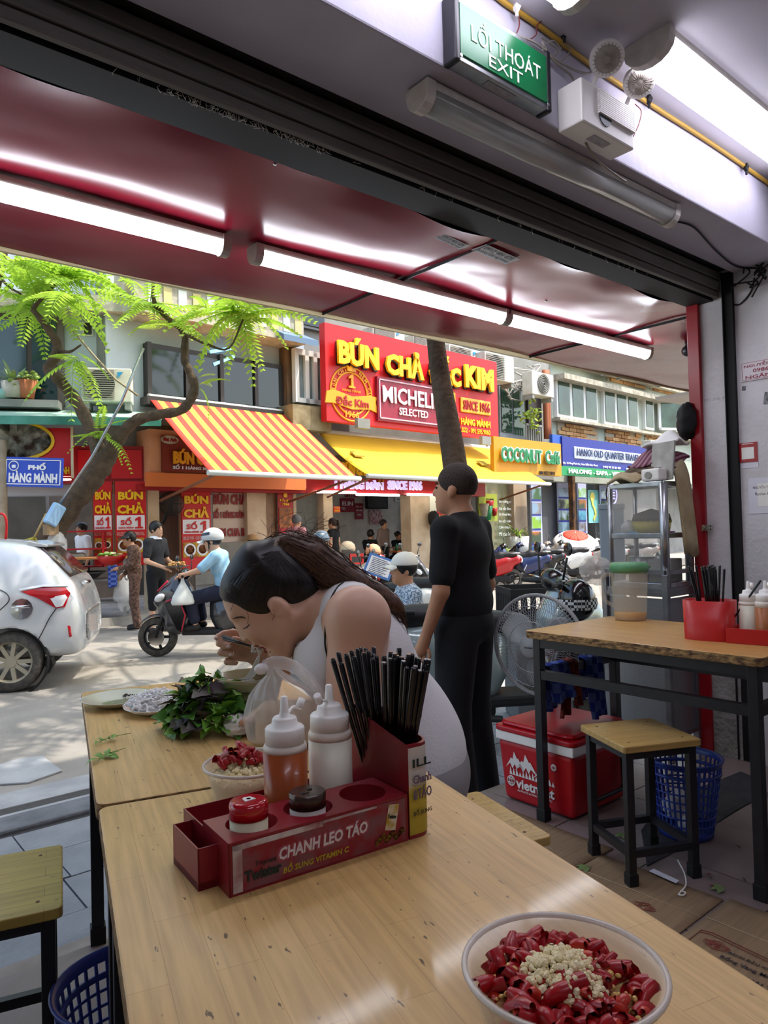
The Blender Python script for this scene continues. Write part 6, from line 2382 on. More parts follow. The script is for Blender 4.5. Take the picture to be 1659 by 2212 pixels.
g4 = thing('street_cafe', 'café and travel agency fronts under the mustard and blue signs', 'shop', FM.P(16, ZF, 0))
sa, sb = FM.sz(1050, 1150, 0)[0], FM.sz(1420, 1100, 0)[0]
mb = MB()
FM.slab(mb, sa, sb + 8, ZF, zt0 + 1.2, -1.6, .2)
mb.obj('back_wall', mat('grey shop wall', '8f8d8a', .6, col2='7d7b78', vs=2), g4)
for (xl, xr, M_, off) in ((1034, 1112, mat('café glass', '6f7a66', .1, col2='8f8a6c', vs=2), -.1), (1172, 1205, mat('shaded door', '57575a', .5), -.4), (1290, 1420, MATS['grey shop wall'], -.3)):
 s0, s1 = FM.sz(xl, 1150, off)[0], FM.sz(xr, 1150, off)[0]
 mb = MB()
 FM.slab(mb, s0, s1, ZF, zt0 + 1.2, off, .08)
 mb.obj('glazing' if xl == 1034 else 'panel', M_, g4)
t = poster(FM, 'lime green drinks poster on the café glass', 1034, 1066, 1126, 1074, .08, mat('lime poster', '9dab3a', .6))
for k, (x, y, M_, r_) in enumerate(((1045, 1110, m_peel, .2), (1058, 1098, m_sred2, .16), (1068, 1108, m_sred2, .12), (1052, 1118, m_grn, .22))):
 MB().lathe([(r_ * .5, 0), (r_ * .8, r_ * 1.8)], FM.p(x, y + 6, .1), 10).obj('printed_glass', M_, t)
FM.txt('Trà chanh', m_ink, t, 1050, 1076, 1080, 1066, .09, .01)
wt = mat('white glass lettering', 'd5d8d2', .5)
for k, s_ in enumerate(('Bò nướng xả', 'Bít tết Bon', 'Bò khoai lang', 'Bò xốt rượu', 'Cơm rang bò', 'Mì xào bò')):
 y = 1080 + k * 14
 tt = FM.txt(s_, wt, g4, 1078, y, y + 8, 1104, .0, .01)
# photo display strips
random.seed(13)
PC = [('3a5a36', '87a3b8'), ('7d97ad', '8a6a45'), ('7da832', 'bcd6e6'), ('c46a24', '3a4a38'), ('1f4d8c', '5fb0c4'), ('6b4a35', '9fb6cc'), ('30303a', '8fa070'), ('a6b9c9', '45603a')]
pk = 0
for (xl, yt, yb, xr, n_, off, lab, two) in ((1147, 1040, 1212, 1171, 5, .5, 'narrow stand of tour photos beside the beige pier', False), (1205, 1042, 1180, 1240, 5, -.2, 'wide board of tour photos at the agency entrance', False),
            (1248, 1044, 1178, 1268, 5, .1, 'narrow board of tour photos beside the rusty post', False), (1297, 1048, 1180, 1316, 5, -.1, 'narrow board of tour photos beside the wall map', False)):
 t = thing('photo_board', lab, 'photo board', mid(FM, xl, yt, yb, xr, off), group='tour photo boards')
 FM.rs('board', mat('lilac board', 'b9bfe0', .5), t, xl, yt, yb, xr, off, .05)
 for k in range(n_):
  a = yt + (yb - yt) * (.08 + .92 * k / n_)
  b_ = a + (yb - yt) * .92 / n_ * .78
  ca, cb2 = PC[pk % 8]
  pk += 1
  FM.rs('photo', mat('tour photo %d' % (pk % 8), ca, .5, col2=cb2, vs=1.3 + .2 * pk % 2, var=.3), t, xl + 2, a, b_, xr - 2, off + .015, .012)
  FM.rs('caption', m_blu, t, xl + 2, b_ + .5, b_ + 4, xr - 2, off + .012, .01)
s0 = FM.sz(1243, 1150, .2)[0]
mb = MB()
FM.slab(mb, s0 - .08, s0 + .08, ZF, zt0 + .6, .2, .16)
tag(mb.obj('rusty_post', mat('rusty steel', '7a4e28', .8, col2='3a2c22', vs=5)), 'rusty post between the tour photo boards', 'post')
t = poster(FM, 'wall map in yellow and turquoise at the travel agency', 1270, 1058, 1130, 1294, -.2, mat('map sea', '7fc0bd', .5))
ml = MB()
mp_ = [(.3, 1), (.55, .95), (.62, .82), (.45, .7), (.5, .55), (.72, .4), (.78, .25), (.62, .12), (.45, .02), (.4, .12), (.58, .25), (.52, .4), (.32, .55), (.22, .72), (.12, .85)]
s0, s1, z0, z1 = FM.rect(1271, 1062, 1128, 1293, -.19)
ml.prism([FM.P(s0 + (s1 - s0) * a, z0 + (z1 - z0) * b_, -.19) for a, b_ in mp_], FM.n * .012)
ml.obj('printed_land', mat('map land', 'd8cf6a', .5), t)
t = thing('neon_sign', 'oval lilac neon sign at the travel agency', 'sign', FM.p(1319, 1068, .1))
c = FM.p(1319, 1068, .1)
MB().lathe([(0, 0), (.34, 0), (.34, .05)], c, 28, FM.n, ys=1.1).obj('back_plate', m_dark, t)
MB().tube([c + FM.n * .06 + FM.d * (.31 * math.cos(a)) + UP * (.34 * math.sin(a)) for a in [k / 28 * 6.2832 for k in range(28)]], .025, 6, closed=True).obj('tube', mat('neon lilac', 'b9b4ff', .5, emit=2.5, tint='a9a4ff'), t)
for k in range(4):
 text('TRAVEL INFO', 'lettering', MATS['neon lilac'], t, c + FM.n * .055 + UP * (.16 - .1 * k), FM.d, UP, .4, .06, .01)

# ------------------------------------------------ plants and street furniture
pot = thing('potted_palm', 'potted palm in a white pot in front of the café', 'plant', FM.p(1122, 1198, .8))
pc = FM.p(1120, 1192, .8)
MB().lathe([(.2, 0), (.27, .05), (.3, .42), (.26, .42), (.25, .36), (0, .36)], pc, 20).obj('pot', m_wf, pot)
m_palm = mat('palm green', '5d7d2f', .5, col2='8a9a3c', vs=3)


def blade_leaf(mb, a, d, L__, w_, droop=.5, n_=6):
 d = V(d).normalized()
 x = d.cross(UP)
 x = x.normalized() if x.length > .01 else V((1, 0, 0))
 vs = []
 for i in range(n_ + 1):
  t_ = i / n_
  c_ = V(a) + d * (L__ * t_) - UP * (droop * L__ * t_ * t_)
  ww = w_ * (1 - t_) ** .6 * min(1, .35 + 3 * t_)
  vs += [c_ - x * ww, c_ + UP * (-.25 * ww), c_ + x * ww]
 mb.add(vs, [(i * 3 + j, i * 3 + j + 1, i * 3 + j + 4, i * 3 + j + 3) for i in range(n_) for j in range(2)], True)


for k in range(34):
 a = random.uniform(0, 6.28)
 mb = MB()
 blade_leaf(mb, pc + UP * .4, V((math.cos(a), math.sin(a), random.uniform(.6, 2.2))), random.uniform(.6, 1.1), .035, random.uniform(.3, .9))
 mb.obj('leaf', m_palm, pot)
lp = thing('ledge_plant', 'spiky agave-like plant in a pot on the window ledge', 'plant', FL.p(38, 862, .6))
pc = FL.p(30, 861, .45)
MB().lathe([(.16, 0), (.2, .28), (.17, .28), (0, .24)], pc, 16).obj('pot', m_peel, lp)
for k in range(20):
 a = random.uniform(0, 6.28)
 mb = MB()
 blade_leaf(mb, pc + UP * .25, V((math.cos(a), math.sin(a), random.uniform(.4, 2.0))), random.uniform(.4, .62), .05, random.uniform(.2, .7))
 mb.obj('leaf', mat('pale agave leaf', '9db07c', .5, col2='7d9663', vs=6), lp)
pc = FL.p(57, 861, .45)
lp = thing('ledge_plant', 'terracotta pot of small trailing leaves on the window ledge', 'plant', pc)
MB().lathe([(.12, 0), (.18, .3), (.15, .3), (0, .26)], pc, 16).obj('pot', mat('terracotta', 'b06a45', .8), lp)
for k in range(40):
 c_ = pc + V((random.gauss(0, .13), random.gauss(0, .13), .3 + random.uniform(-.1, .14)))
 MB().ell(c_, (.05, .04, .015), Matrix.Rotation(random.uniform(0, 3), 3, 'X'), 6, 4).obj('leaf', m_palm, lp)
c_ = FL.p(12, 853, .45)
tag(MB().ell(c_, .13).obj('green_ball_pot', mat('glazed green', '7fa893', .3)), 'round glazed green pot on the window ledge', 'pot')
c_ = FM.p(1148, 892, .5)
vp = thing('balcony_plant', 'small yellow green plant hanging at the grey balcony', 'plant', c_)
for k in range(60):
 MB().ell(c_ + V((random.gauss(0, .2), random.gauss(0, .1), random.gauss(0, .28))), (.08, .06, .02), Matrix.Rotation(random.uniform(0, 3), 3, 'X') @ Matrix.Rotation(random.uniform(0, 3), 3, 'Z'), 6, 4).obj('leaf', mat('lime leaf', 'a8b83c', .5, col2='7d9a2c', vs=5), vp)

# street name sign on a pole
d_s = 11.6
ps = atd(72, 1020, d_s)
sgn = thing('street_sign', 'blue street name sign with white lettering on a pole', 'street sign', V((ps.x, ps.y, ZRD)))
w_ = 128 * d_s / FPX
h = 64 * d_s / FPX
tl2 = V((.02, 0, 0)) 
u_ = (VR + UP * -.05).normalized()
v_ = (UP + VR * .05).normalized()
fn_ = u_.cross(v_).normalized()
m_sb = mat('street sign blue', '2147b8', .4)


def sgq(a0, a1, b0, b1, off, th=.01):
 return MB().hexa([ps + u_ * a + v_ * b_ + fn_ * c for c in (off - th, off) for a, b_ in ((a0, b0), (a1, b0), (a1, b1), (a0, b1))])


sgq(-w_ / 2, w_ / 2, -h / 2, h / 2, 0, .02).obj('plate', m_sb, sgn)
bd = MB()
e = .035
for a0, a1, b0, b1 in ((-w_ / 2 + e, w_ / 2 - e, h / 2 - e - .014, h / 2 - e), (-w_ / 2 + e, w_ / 2 - e, -h / 2 + e, -h / 2 + e + .014), (-w_ / 2 + e, -w_ / 2 + e + .014, -h / 2 + e, h / 2 - e), (w_ / 2 - e - .014, w_ / 2 - e, -h / 2 + e, h / 2 - e)):
 q = sgq(a0, a1, b0, b1, .008, .006)
 bd.add(q.v, q.f)
bd.obj('border', m_swht, sgn)
text('PHỐ', 'lettering', m_swht, sgn, ps + v_ * h * .2 + u_ * .06 + fn_ * .004, u_, v_, w_ * .3, h * .25, .006, .06)
text('HÀNG MÀNH', 'lettering', m_swht, sgn, ps - v_ * h * .16 + fn_ * .004, u_, v_, w_ * .82, h * .40, .006, .045)
MB().tube([ps - u_ * w_ * .33 + v_ * h * .2 + fn_ * .008 + (u_ * math.cos(a) + v_ * math.sin(a)) * .075 for a in [k / 24 * 6.2832 for k in range(24)]], .009, 5, closed=True).box(ps - u_ * w_ * .33 + v_ * h * .18 + fn_ * .006, (.06, .012, .05), -YAW).obj('emblem', m_swht, sgn)
pb_ = ps - u_ * (w_ / 2 + .03)
MB().tube([V((pb_.x, pb_.y, ZF)), pb_ + UP * .5], .075, 10).obj('pole', mat('tan pole', 'a08e78', .8, col2='857562', vs=6), sgn)

# ================================================================ TREES
def leafmat(name, a, b_, tr=.45):
 M_ = mat(name, a, .5, col2=b_, vs=3, var=.8)
 N, L, b = nodes(M_)
 out = N['Material Output']
 t = N.new('ShaderNodeBsdfTranslucent')
 t.inputs[0].default_value = lin(b_)
 mx = N.new('ShaderNodeMixShader')
 mx.inputs[0].default_value = tr
 L.new(b.outputs[0], mx.inputs[1])
 L.new(t.outputs[0], mx.inputs[2])
 L.new(mx.outputs[0], out.inputs[0])
 return M_


m_frond = leafmat('light green leaflet', '86ad38', 'a9cc48')
m_bark = mat('grey brown bark', '62503f', .95, col2='3f342a', vs=9, var=.9, bump=1., bs=24)


def frond_mesh(n_, droop, L__=1., lw=.042, ll=.2):
 mb = MB()
 for i in range(n_):
  t_ = (i + 1) / n_
  c = V((t_ * L__, 0, .12 * t_ - droop * t_ * t_))
  tan = V((1, 0, .12 - 2 * droop * t_)).normalized()
  l_ = ll * (math.sin(math.pi * min(1, .25 + .75 * t_) ** 1.0) * .75 + .35)
  for sg_ in (-1, 1):
   d = (V((0, sg_, 0)) + tan * .45 + V((0, 0, -.28))).normalized()
   x = d.cross(V((0, 0, 1))).normalized()
   w_ = lw
   p = [c, c + d * l_ * .35 - x * w_ * .9 + UP * .004, c + d * l_, c + d * l_ * .35 + x * w_ * .9 + UP * .004]
   m_ = c + d * l_ * .4 - UP * .01
   mb.add([p[0], p[1], p[2], p[3], m_], [(0, 1, 4), (1, 2, 4), (2, 3, 4), (3, 0, 4)], True)
 mb.tube([V((t_ * L__, 0, .12 * t_ - droop * t_ * t_)) for t_ in (0, .25, .5, .75, 1)], [.009, .008, .006, .004, .002], 4)
 return mb.mesh('frond', m_frond)


FRM = [frond_mesh(13, .35), frond_mesh(15, .6), frond_mesh(12, .15), frond_mesh(14, .9)]


def frond(par, pos, yaw, pitch, s_, k=None, roll=0.):
 o = bpy.data.objects.new('frond', random.choice(FRM) if k is None else FRM[k])
 COL.objects.link(o)
 o.parent = par
 o.matrix_parent_inverse = WM[par.name].inverted()
 o.location = pos
 o.rotation_euler = (roll, -pitch, yaw)
 o.scale = (s_, s_, s_)
 return o


random.seed(31)
DT = 11.2
base = atd(82, 1205, DT)
t1 = thing('street_tree', 'leaning street tree with pinnate light green leaves across the road', 'tree', V((base.x, base.y, ZF)))


def limb(par, pts, name='branch', dep=None, n_=5):
 P_ = [atd(a, b, DT + c) for a, b, r_, c in pts]
 rs = [r_ * DT / FPX for a, b, r_, c in pts]
 sp = spline(P_, n_)
 rr = lerp_list(rs, len(sp))
 rr = [q * (1 + .10 * math.sin(i * 1.9) + random.uniform(-.05, .05)) for i, q in enumerate(rr)]
 return MB().tube(sp, rr, 12).obj(name, m_bark, par)


limb(t1, [(60, 1290, 34, 0), (82, 1205, 30, 0), (112, 1150, 27, 0), (150, 1095, 25, 0), (195, 1040, 24, 0), (222, 1000, 24, 0), (234, 978, 19, 0)], 'trunk')
limb(t1, [(222, 1000, 18, 0), (195, 925, 14, .1), (165, 868, 13, .2), (120, 812, 13, .2), (104, 798, 11, .2), (122, 765, 12, .2), (122, 740, 10, .2), (100, 705, 8, .1), (70, 668, 6, 0)])
limb(t1, [(228, 995, 18, 0), (262, 940, 13, -.1), (295, 908, 12, -.2), (345, 895, 11, -.2), (395, 884, 10, -.2), (420, 840, 10, -.2), (408, 800, 9, -.2), (398, 775, 8, -.2), (398, 720, 8, -.2), (365, 690, 6, -.2), (335, 660, 5, -.2)])
for a in ([(122, 755, 6, .2), (150, 760, 3, .1), (175, 745, 2, 0)], [(70, 668, 5, 0), (95, 640, 4, 0), (135, 600, 3, 0)], [(335, 660, 5, -.2), (330, 625, 3, -.2), (345, 600, 2, -.2)], [(398, 720, 4, -.2), (450, 745, 3, -.4), (495, 752, 2, -.5), (525, 690, 2, -.5)],
    [(-10, 640, 7, .5), (5, 580, 6, .5), (14, 530, 6, .5)], [(0, 600, 4, .5), (20, 620, 3, .4), (45, 635, 2, .3)]):
 limb(t1, a, 'twig', n_=4)
CYW = math.atan2(VR.y, VR.x)
for (px, py, n_, s_, a0, a1, dd) in ((135, 590, 20, 1.05, 0, 360, 0), (78, 655, 15, .95, 0, 360, .2), (150, 640, 8, .9, 0, 360, -.4), (110, 570, 7, .8, 0, 360, .5), (330, 655, 13, .8, 0, 360, -.2), (375, 700, 6, .7, 0, 360, -.4), (525, 680, 20, .95, 0, 360, -.5), (350, 590, 5, .6, 0, 360, 0), (160, 770, 6, .8, 0, 360, 0),
          (225, 935, 8, .5, 0, 360, -.2), (430, 822, 4, .38, -60, 60, -.3), (30, 600, 7, .8, 0, 360, .4), (255, 600, 5, .7, 0, 360, .3), (450, 660, 5, .7, 0, 360, -.3)):
 c = atd(px, py, DT + dd)
 for k in range(n_):
  yaw = R(a0 + (a1 - a0) * (k + random.uniform(.1, .9)) / n_)
  frond(t1, c + V((random.uniform(-.08, .08), random.uniform(-.08, .08), random.uniform(-.1, .1))), yaw, R(random.uniform(-35, 45)), s_ * random.uniform(.8, 1.15), roll=random.uniform(-.3, .3))
# guy rods and cord on the tree
for pts, r_, M_, lab in (([(128, 1090), (200, 985), (262, 870), (310, 752)], .022, m_alu, 'long steel rod leaning across the tree'), ([(158, 715), (200, 765), (250, 820), (298, 855)], .02, mat('tan cord', '9a8c74', .8), 'tan cord slung over the air conditioner unit')):
 tag(MB().tube([atd(a, b, DT - .35 if M_ is m_alu else DT + .7) for a, b in pts], r_, 6).obj('guy_rod' if M_ is m_alu else 'cord', M_), lab, 'rod' if M_ is m_alu else 'cord')
bt = atd(118, 1112, DT - .4)
ds = thing('dust_pan_bundle', 'blue cloth and box tied against the leaning trunk', 'bundle', bt)
MB().box(bt, (.2, .12, .34), Rm=Matrix.Rotation(.5, 3, 'Y') @ Matrix.Rotation(.3, 3, 'Z')).obj('cloth', mat('pale blue cloth', '8fb0d0', .9), ds, bevel=.03)
MB().box(bt - UP * .22 - VR * .06, (.2, .1, .16), .4).obj('box', m_card, ds)
brm = MB()
b0 = atd(75, 1160, DT - .3)
bh = thing('broom', 'yellow straw broom stuck behind the silver car', 'broom', b0)
for k in range(40):
 brm.tube([b0, b0 + V((random.uniform(-.22, .05), random.uniform(-.1, .1), random.uniform(-.25, -.02)))], .006, 4)
brm.obj('bristles', mat('yellow straw', 'b5a83c', .8), bh)
MB().tube([b0, atd(100, 1110, DT - .3)], .018, 6).obj('stick', mat('bamboo stick', 'b59a6a', .7), bh)

# near kerb tree, trunk seen behind the man; its crown hangs over the street
D2_ = 5.75
t2 = thing('street_tree', 'dark bare trunk rising behind the man past the big red sign', 'tree', V((atd(1020, 1500, D2_).x, atd(1020, 1500, D2_).y, ZSW)))
P_ = [atd(a, b, D2_) for a, b in ((1020, 1545), (1000, 1300), (992, 1100), (982, 1000), (966, 900), (952, 820), (941, 735), (935, 640))] + [atd(930, 500, D2_), atd(955, 330, D2_)]
MB().tube(spline(P_, 5), [q for q in lerp_list([.13, .11, .105, .10, .09, .08, .073, .07, .075, .07], 46)], 12).obj('trunk', m_bark, t2)
tpz = P_[-1]
random.seed(41)
for k in range(24):
 e = V((random.uniform(1.5, 9.5), random.uniform(4.05, 8.6), random.uniform(5.2, 7.2)))
 mid_ = (tpz + e) / 2 + UP * .5
 MB().tube(spline([tpz - UP * .2, mid_, e], 4), lerp_list([.05, .03, .015], 9), 6).obj('branch', m_bark, t2)
 for q in range(9):
  frond(t2, e + V((random.uniform(-.7, .7), random.uniform(-.7, .7), random.uniform(-.4, .5))), random.uniform(0, 6.28), R(random.uniform(-20, 35)), random.uniform(.9, 1.3))

# ================================================================ VEHICLES
m_tyre = mat('tyre rubber', '3d3a36', .85, col2='55504a', vs=20, bump=.2, bs=60)
m_rimg = mat('dusty alloy', 'a89f8a', .45, metal=.4)
m_rimk = mat('black alloy', '25262a', .4, metal=.4)
m_chrome = mat('chrome', 'cfcfd2', .12, metal=1.)
m_tail = mat('tail light red', 'a8121c', .1, coat=.6)
m_clearl = mat('clear lens', 'd5d6d8', .1, coat=.6)
m_gk = mat('gloss black plastic', '141416', .18, coat=.5)
m_mk = mat('matt black plastic', '1d1d1f', .6)
m_seatv = mat('black vinyl seat', '1a1a1c', .45)


def wheel(par, c, r, w_, M_, ax, spokes=8, name='wheel', rimr=.68, local=True):
 c, ax = V(c), V(ax)
 t = MB().lathe([(r * rimr, -w_ * .5), (r * .88, -w_ * .52), (r * .98, -w_ * .38), (r, 0), (r * .98, w_ * .38), (r * .88, w_ * .52), (r * rimr, w_ * .5)], c, 36, ax, caps=False).obj(name, m_tyre, par, local=local)
 x, y, d = _frame(ax)
 rm = MB().lathe([(r * rimr, -w_ * .45), (r * (rimr - .06), -w_ * .3), (r * (rimr - .07), w_ * .3), (r * rimr, w_ * .45)], c, 32, ax, caps=False)
 rm.lathe([(r * .17, -w_ * .35), (r * .17, w_ * .35)], c, 16, ax)
 rm.obj('rim', M_, t, local=local)
 for k in range(spokes):
  a = 2 * math.pi * k / spokes
  e = x * math.cos(a) + y * math.sin(a)
  MB().bar(c + e * r * .12 + d * w_ * .22, c + e * r * (rimr - .03) + d * w_ * .26, r * .13, w_ * .18, d).obj('spoke', M_, t, local=local)
 return t


# ---- silver hatchback
wc = atz(23, 1497, ZRD)
hd = (-VR - VD * .26).normalized()
car = thing('car', 'silver hatchback seen from its rear side wheel at the photo edge', 'car', V((wc.x, wc.y, ZRD)), math.atan2(hd.y, hd.x))
# local: x forward, y left, z up; our side is y<0?  rear wheel on our side at the origin
side = 1 if (Matrix.Rotation(math.atan2(hd.y, hd.x), 3, 'Z') @ V((0, 1, 0))).dot(VD) < 0 else -1
m_car = mat('silver paint', 'cfd1d2', .22, metal=.25, coat=.8, col2='c3c5c7', vs=2)
ym = -side * .76
st_ = [  # x, zbottom, zbelt, zroof, half width belt, half width roof
 (-.66, .42, .70, .72, .60, .5), (-.64, .34, .76, .80, .70, .55), (-.58, .30, .93, 1.0, .765, .62), (-.52, .29, .96, 1.08, .785, .61), (-.38, .29, .97, 1.24, .795, .58), (-.24, .29, .97, 1.40, .80, .565), (-.1, .29, .965, 1.45, .80, .56), (.3, .26, .96, 1.49, .80, .565), (.9, .25, .94, 1.50, .80, .575), (1.5, .25, .92, 1.47, .80, .57),
 (1.95, .25, .90, 1.30, .80, .56), (2.4, .26, .88, .98, .79, .62), (2.7, .28, .82, .86, .77, .62), (2.95, .34, .70, .74, .70, .58), (3.02, .42, .6, .62, .58, .5)]
vs, fs = [], []
NP = 14
for (x, zb0, zbl, zr, hw, hr_) in st_:
 half = [(0, zb0), (hw * .75, zb0), (hw * .95, zb0 + .04), (hw * 1.0, zb0 + (zbl - zb0) * .35), (hw * 1.015, zb0 + (zbl - zb0) * .6), (hw * .985, zbl - .06), (hw * .96, zbl), (hr_ + (hw * .96 - hr_) * .35, zbl + (zr - zbl) * .6), (hr_, zr - (zr - zbl) * .14), (hr_ * .86, zr - .01), (hr_ * .45, zr), (0, zr)]
 ring = [(x, y + ym, z) for y, z in half] + [(x, -y + ym, z) for y, z in half[-2:0:-1]]
 vs += ring
 NP = len(ring)
for i in range(len(st_) - 1):
 for j in range(NP):
  fs.append((i * NP + j, i * NP + (j + 1) % NP, (i + 1) * NP + (j + 1) % NP, (i + 1) * NP + j))
fs += [tuple(range(NP)), tuple(range((len(st_) - 1) * NP, len(st_) * NP))[::-1]]
cm = MB().add(vs, fs, True)
body = cm.obj('body', m_car, car, local=True, subsurf=2)
# wheel arches cut in
for xw in (0, 2.42):
 for sd in (1,):
  cut = MB().lathe([(.335, -.32), (.335, .32)], (xw, side * .0, .29), 32, (0, 1, 0)).obj('arch_cutter', m_dark, car, local=True)
  q = body.modifiers.new('arch', 'BOOLEAN')
  q.object = cut
  q.operation = 'DIFFERENCE'
  q.solver = 'EXACT'
  ARCH = cut
  cut.hide_render = True
  cut.hide_viewport = True
# bake the arches so that no cutter stays in the scene
dg = bpy.context.evaluated_depsgraph_get()
me = bpy.data.meshes.new_from_object(body.evaluated_get(dg))
body.modifiers.clear()
body.data = me
for o in [o for o in car.children if o.name.startswith('arch_cutter')]:
 bpy.data.objects.remove(o)
yo = side                                    # outward direction of our flank
fl = lambda x, z, o=.0: V((x, ym + side * (.80 + o), z))
MB().lathe([(.33, -.25), (.345, .03), (.325, .03)], (0, side * -.02, .29), 40, (0, side, 0), caps=False).obj('wheel_well', m_dark, car, local=True)
for xw in (0, 2.42):
 wheel(car, (xw, side * -.08, .29), .29, .17, m_rimg, (0, side, 0), 9)
 wheel(car, (xw, 2 * ym + side * .08, .29), .29, .17, m_rimg, (0, side, 0), 9)
# tail lamp wrapping the corner, bumper reflector, fuel cap, glass
m_gl = mat('tinted car glass', '2b2422', .05, coat=.6, col2='4a3a35', vs=3)


def panel(name, pts, M_, o=.012, th=.02, par=None):
 return MB().prism([V(p) for p in pts], V((0, side * th, 0))).obj(name, M_, par or car, local=True, bevel=.006)


def flank(x, z):
 """point on our flank of the body"""
 for i in range(len(st_) - 1):
  a, b_ = st_[i], st_[i + 1]
  if a[0] <= x <= b_[0]:
   t_ = (x - a[0]) / (b_[0] - a[0])
   zb0, zbl, zr, hw, hr_ = [a[k] + (b_[k] - a[k]) * t_ for k in range(1, 6)]
   break
 hs = [(zb0, hw * .75), (zb0 + .04, hw * .95), (zb0 + (zbl - zb0) * .35, hw), (zb0 + (zbl - zb0) * .6, hw * 1.015), (zbl - .06, hw * .985), (zbl, hw * .96), (zbl + (zr - zbl) * .6, hr_ + (hw * .96 - hr_) * .35), (zr - (zr - zbl) * .14, hr_), (zr, hr_ * .8)]
 y = float(np.interp(z, [q[0] for q in hs], [q[1] for q in hs]))
 return V((x, ym + side * y, z))


def skin_patch(name, poly, M_, off=.006, n_=10):
 """patch laid on the flank: fan of the outline around its middle"""
 out = []
 for i in range(len(poly)):
  a, b_ = poly[i], poly[(i + 1) % len(poly)]
  for k in range(3):
   out.append((a[0] + (b_[0] - a[0]) * k / 3, a[1] + (b_[1] - a[1]) * k / 3))
 cx_, cz_ = sum(p[0] for p in out) / len(out), sum(p[1] for p in out) / len(out)
 rings = []
 vs, fs = [], []
 n2 = len(out)
 for q in (1., .66, .33):
  for p in out:
   v = flank(cx_ + (p[0] - cx_) * q, cz_ + (p[1] - cz_) * q)
   vs.append(v + V((0, side * (off + .008 * (1 - q)), 0)))
 vs.append(flank(cx_, cz_) + V((0, side * (off + .01), 0)))
 for r_ in range(2):
  for i in range(n2):
   fs.append((r_ * n2 + i, r_ * n2 + (i + 1) % n2, (r_ + 1) * n2 + (i + 1) % n2, (r_ + 1) * n2 + i))
 for i in range(n2):
  fs.append((2 * n2 + i, 2 * n2 + (i + 1) % n2, 3 * n2))
 return MB().add(vs, fs, True).obj(name, M_, car, local=True)


tl = skin_patch('tail_lamp', [(-.10, .965), (-.3, 1.0), (-.5, .985), (-.545, .93), (-.5, .80), (-.42, .79), (-.25, .90)], m_tail)
skin_patch('tail_lamp_lens', [(-.36, .90), (-.5, .92), (-.52, .89), (-.48, .81), (-.42, .80)], m_clearl, .012)
skin_patch('lamp_trim', [(-.08, .99), (-.3, 1.025), (-.52, 1.01), (-.52, .995), (-.3, 1.008), (-.1, .975)], m_clearl, .01)
skin_patch('fuel_cap', [(-.115 + .1 * math.cos(k / 12 * 6.283), .80 + .1 * math.sin(k / 12 * 6.283)) for k in range(12)], m_chrome, .008)
skin_patch('fuel_cap_grip', [(-.2, .81), (-.03, .81), (-.03, .835), (-.2, .835)], m_chrome, .02)
skin_patch('reflector', [(-.52, .62), (-.545, .61), (-.555, .51), (-.53, .5)], m_tail, .01)
skin_patch('rear_side_window', [(.18, 1.0), (.25, 1.0), (1.0, .98), (1.0, 1.36), (.5, 1.36), (.3, 1.2)], m_gl, .008)
skin_patch('front_side_window', [(1.1, .98), (1.9, .96), (1.6, 1.34), (1.1, 1.36)], m_gl, .008)
rw = MB()
gl_ = [(-.235, 1.36, .50), (-.37, 1.23, .53), (-.51, 1.075, .56)]
rw.add([(x, ym + s_ * h2, z) for x, z, h2 in gl_ for s_ in (-1, 1)], [(0, 1, 3, 2), (2, 3, 5, 4)], True)
rw.obj('rear_window', m_gl, car, local=True, solid=.05)
MB().prism([(-.1, ym - .5, 1.455), (-.30, ym - .5, 1.405), (-.29, ym - .5, 1.38), (-.1, ym - .5, 1.40)], (0, 1.0, 0)).obj('spoiler', m_car, car, local=True, bevel=.01)
MB().tube([(-.60, ym + side * .3, 1.0), (-.63, ym + side * .12, 1.0)], .02, 8).obj('wiper', m_chrome, car, local=True)
sm2 = MB()
for pts in ([(-.42, .79), (-.36, .70), (-.3, .58), (-.24, .47)], [(.1, 1.0), (.02, .95), (.0, .88), (.1, .78), (.2, .70)]):
 sm2.tube(spline([flank(*p) + V((0, side * .002, 0)) for p in pts], 4), .004, 4)
sm2.obj('panel_gap', m_dark, car, local=True)
MB().prism([(-.34, side * -.1, .3), (-.36, side * -.1, .22), (-.32, side * -.1, .14), (-.29, side * -.1, .3)], (0, side * -.15, 0)).obj('mud_flap', m_mk, car, local=True)


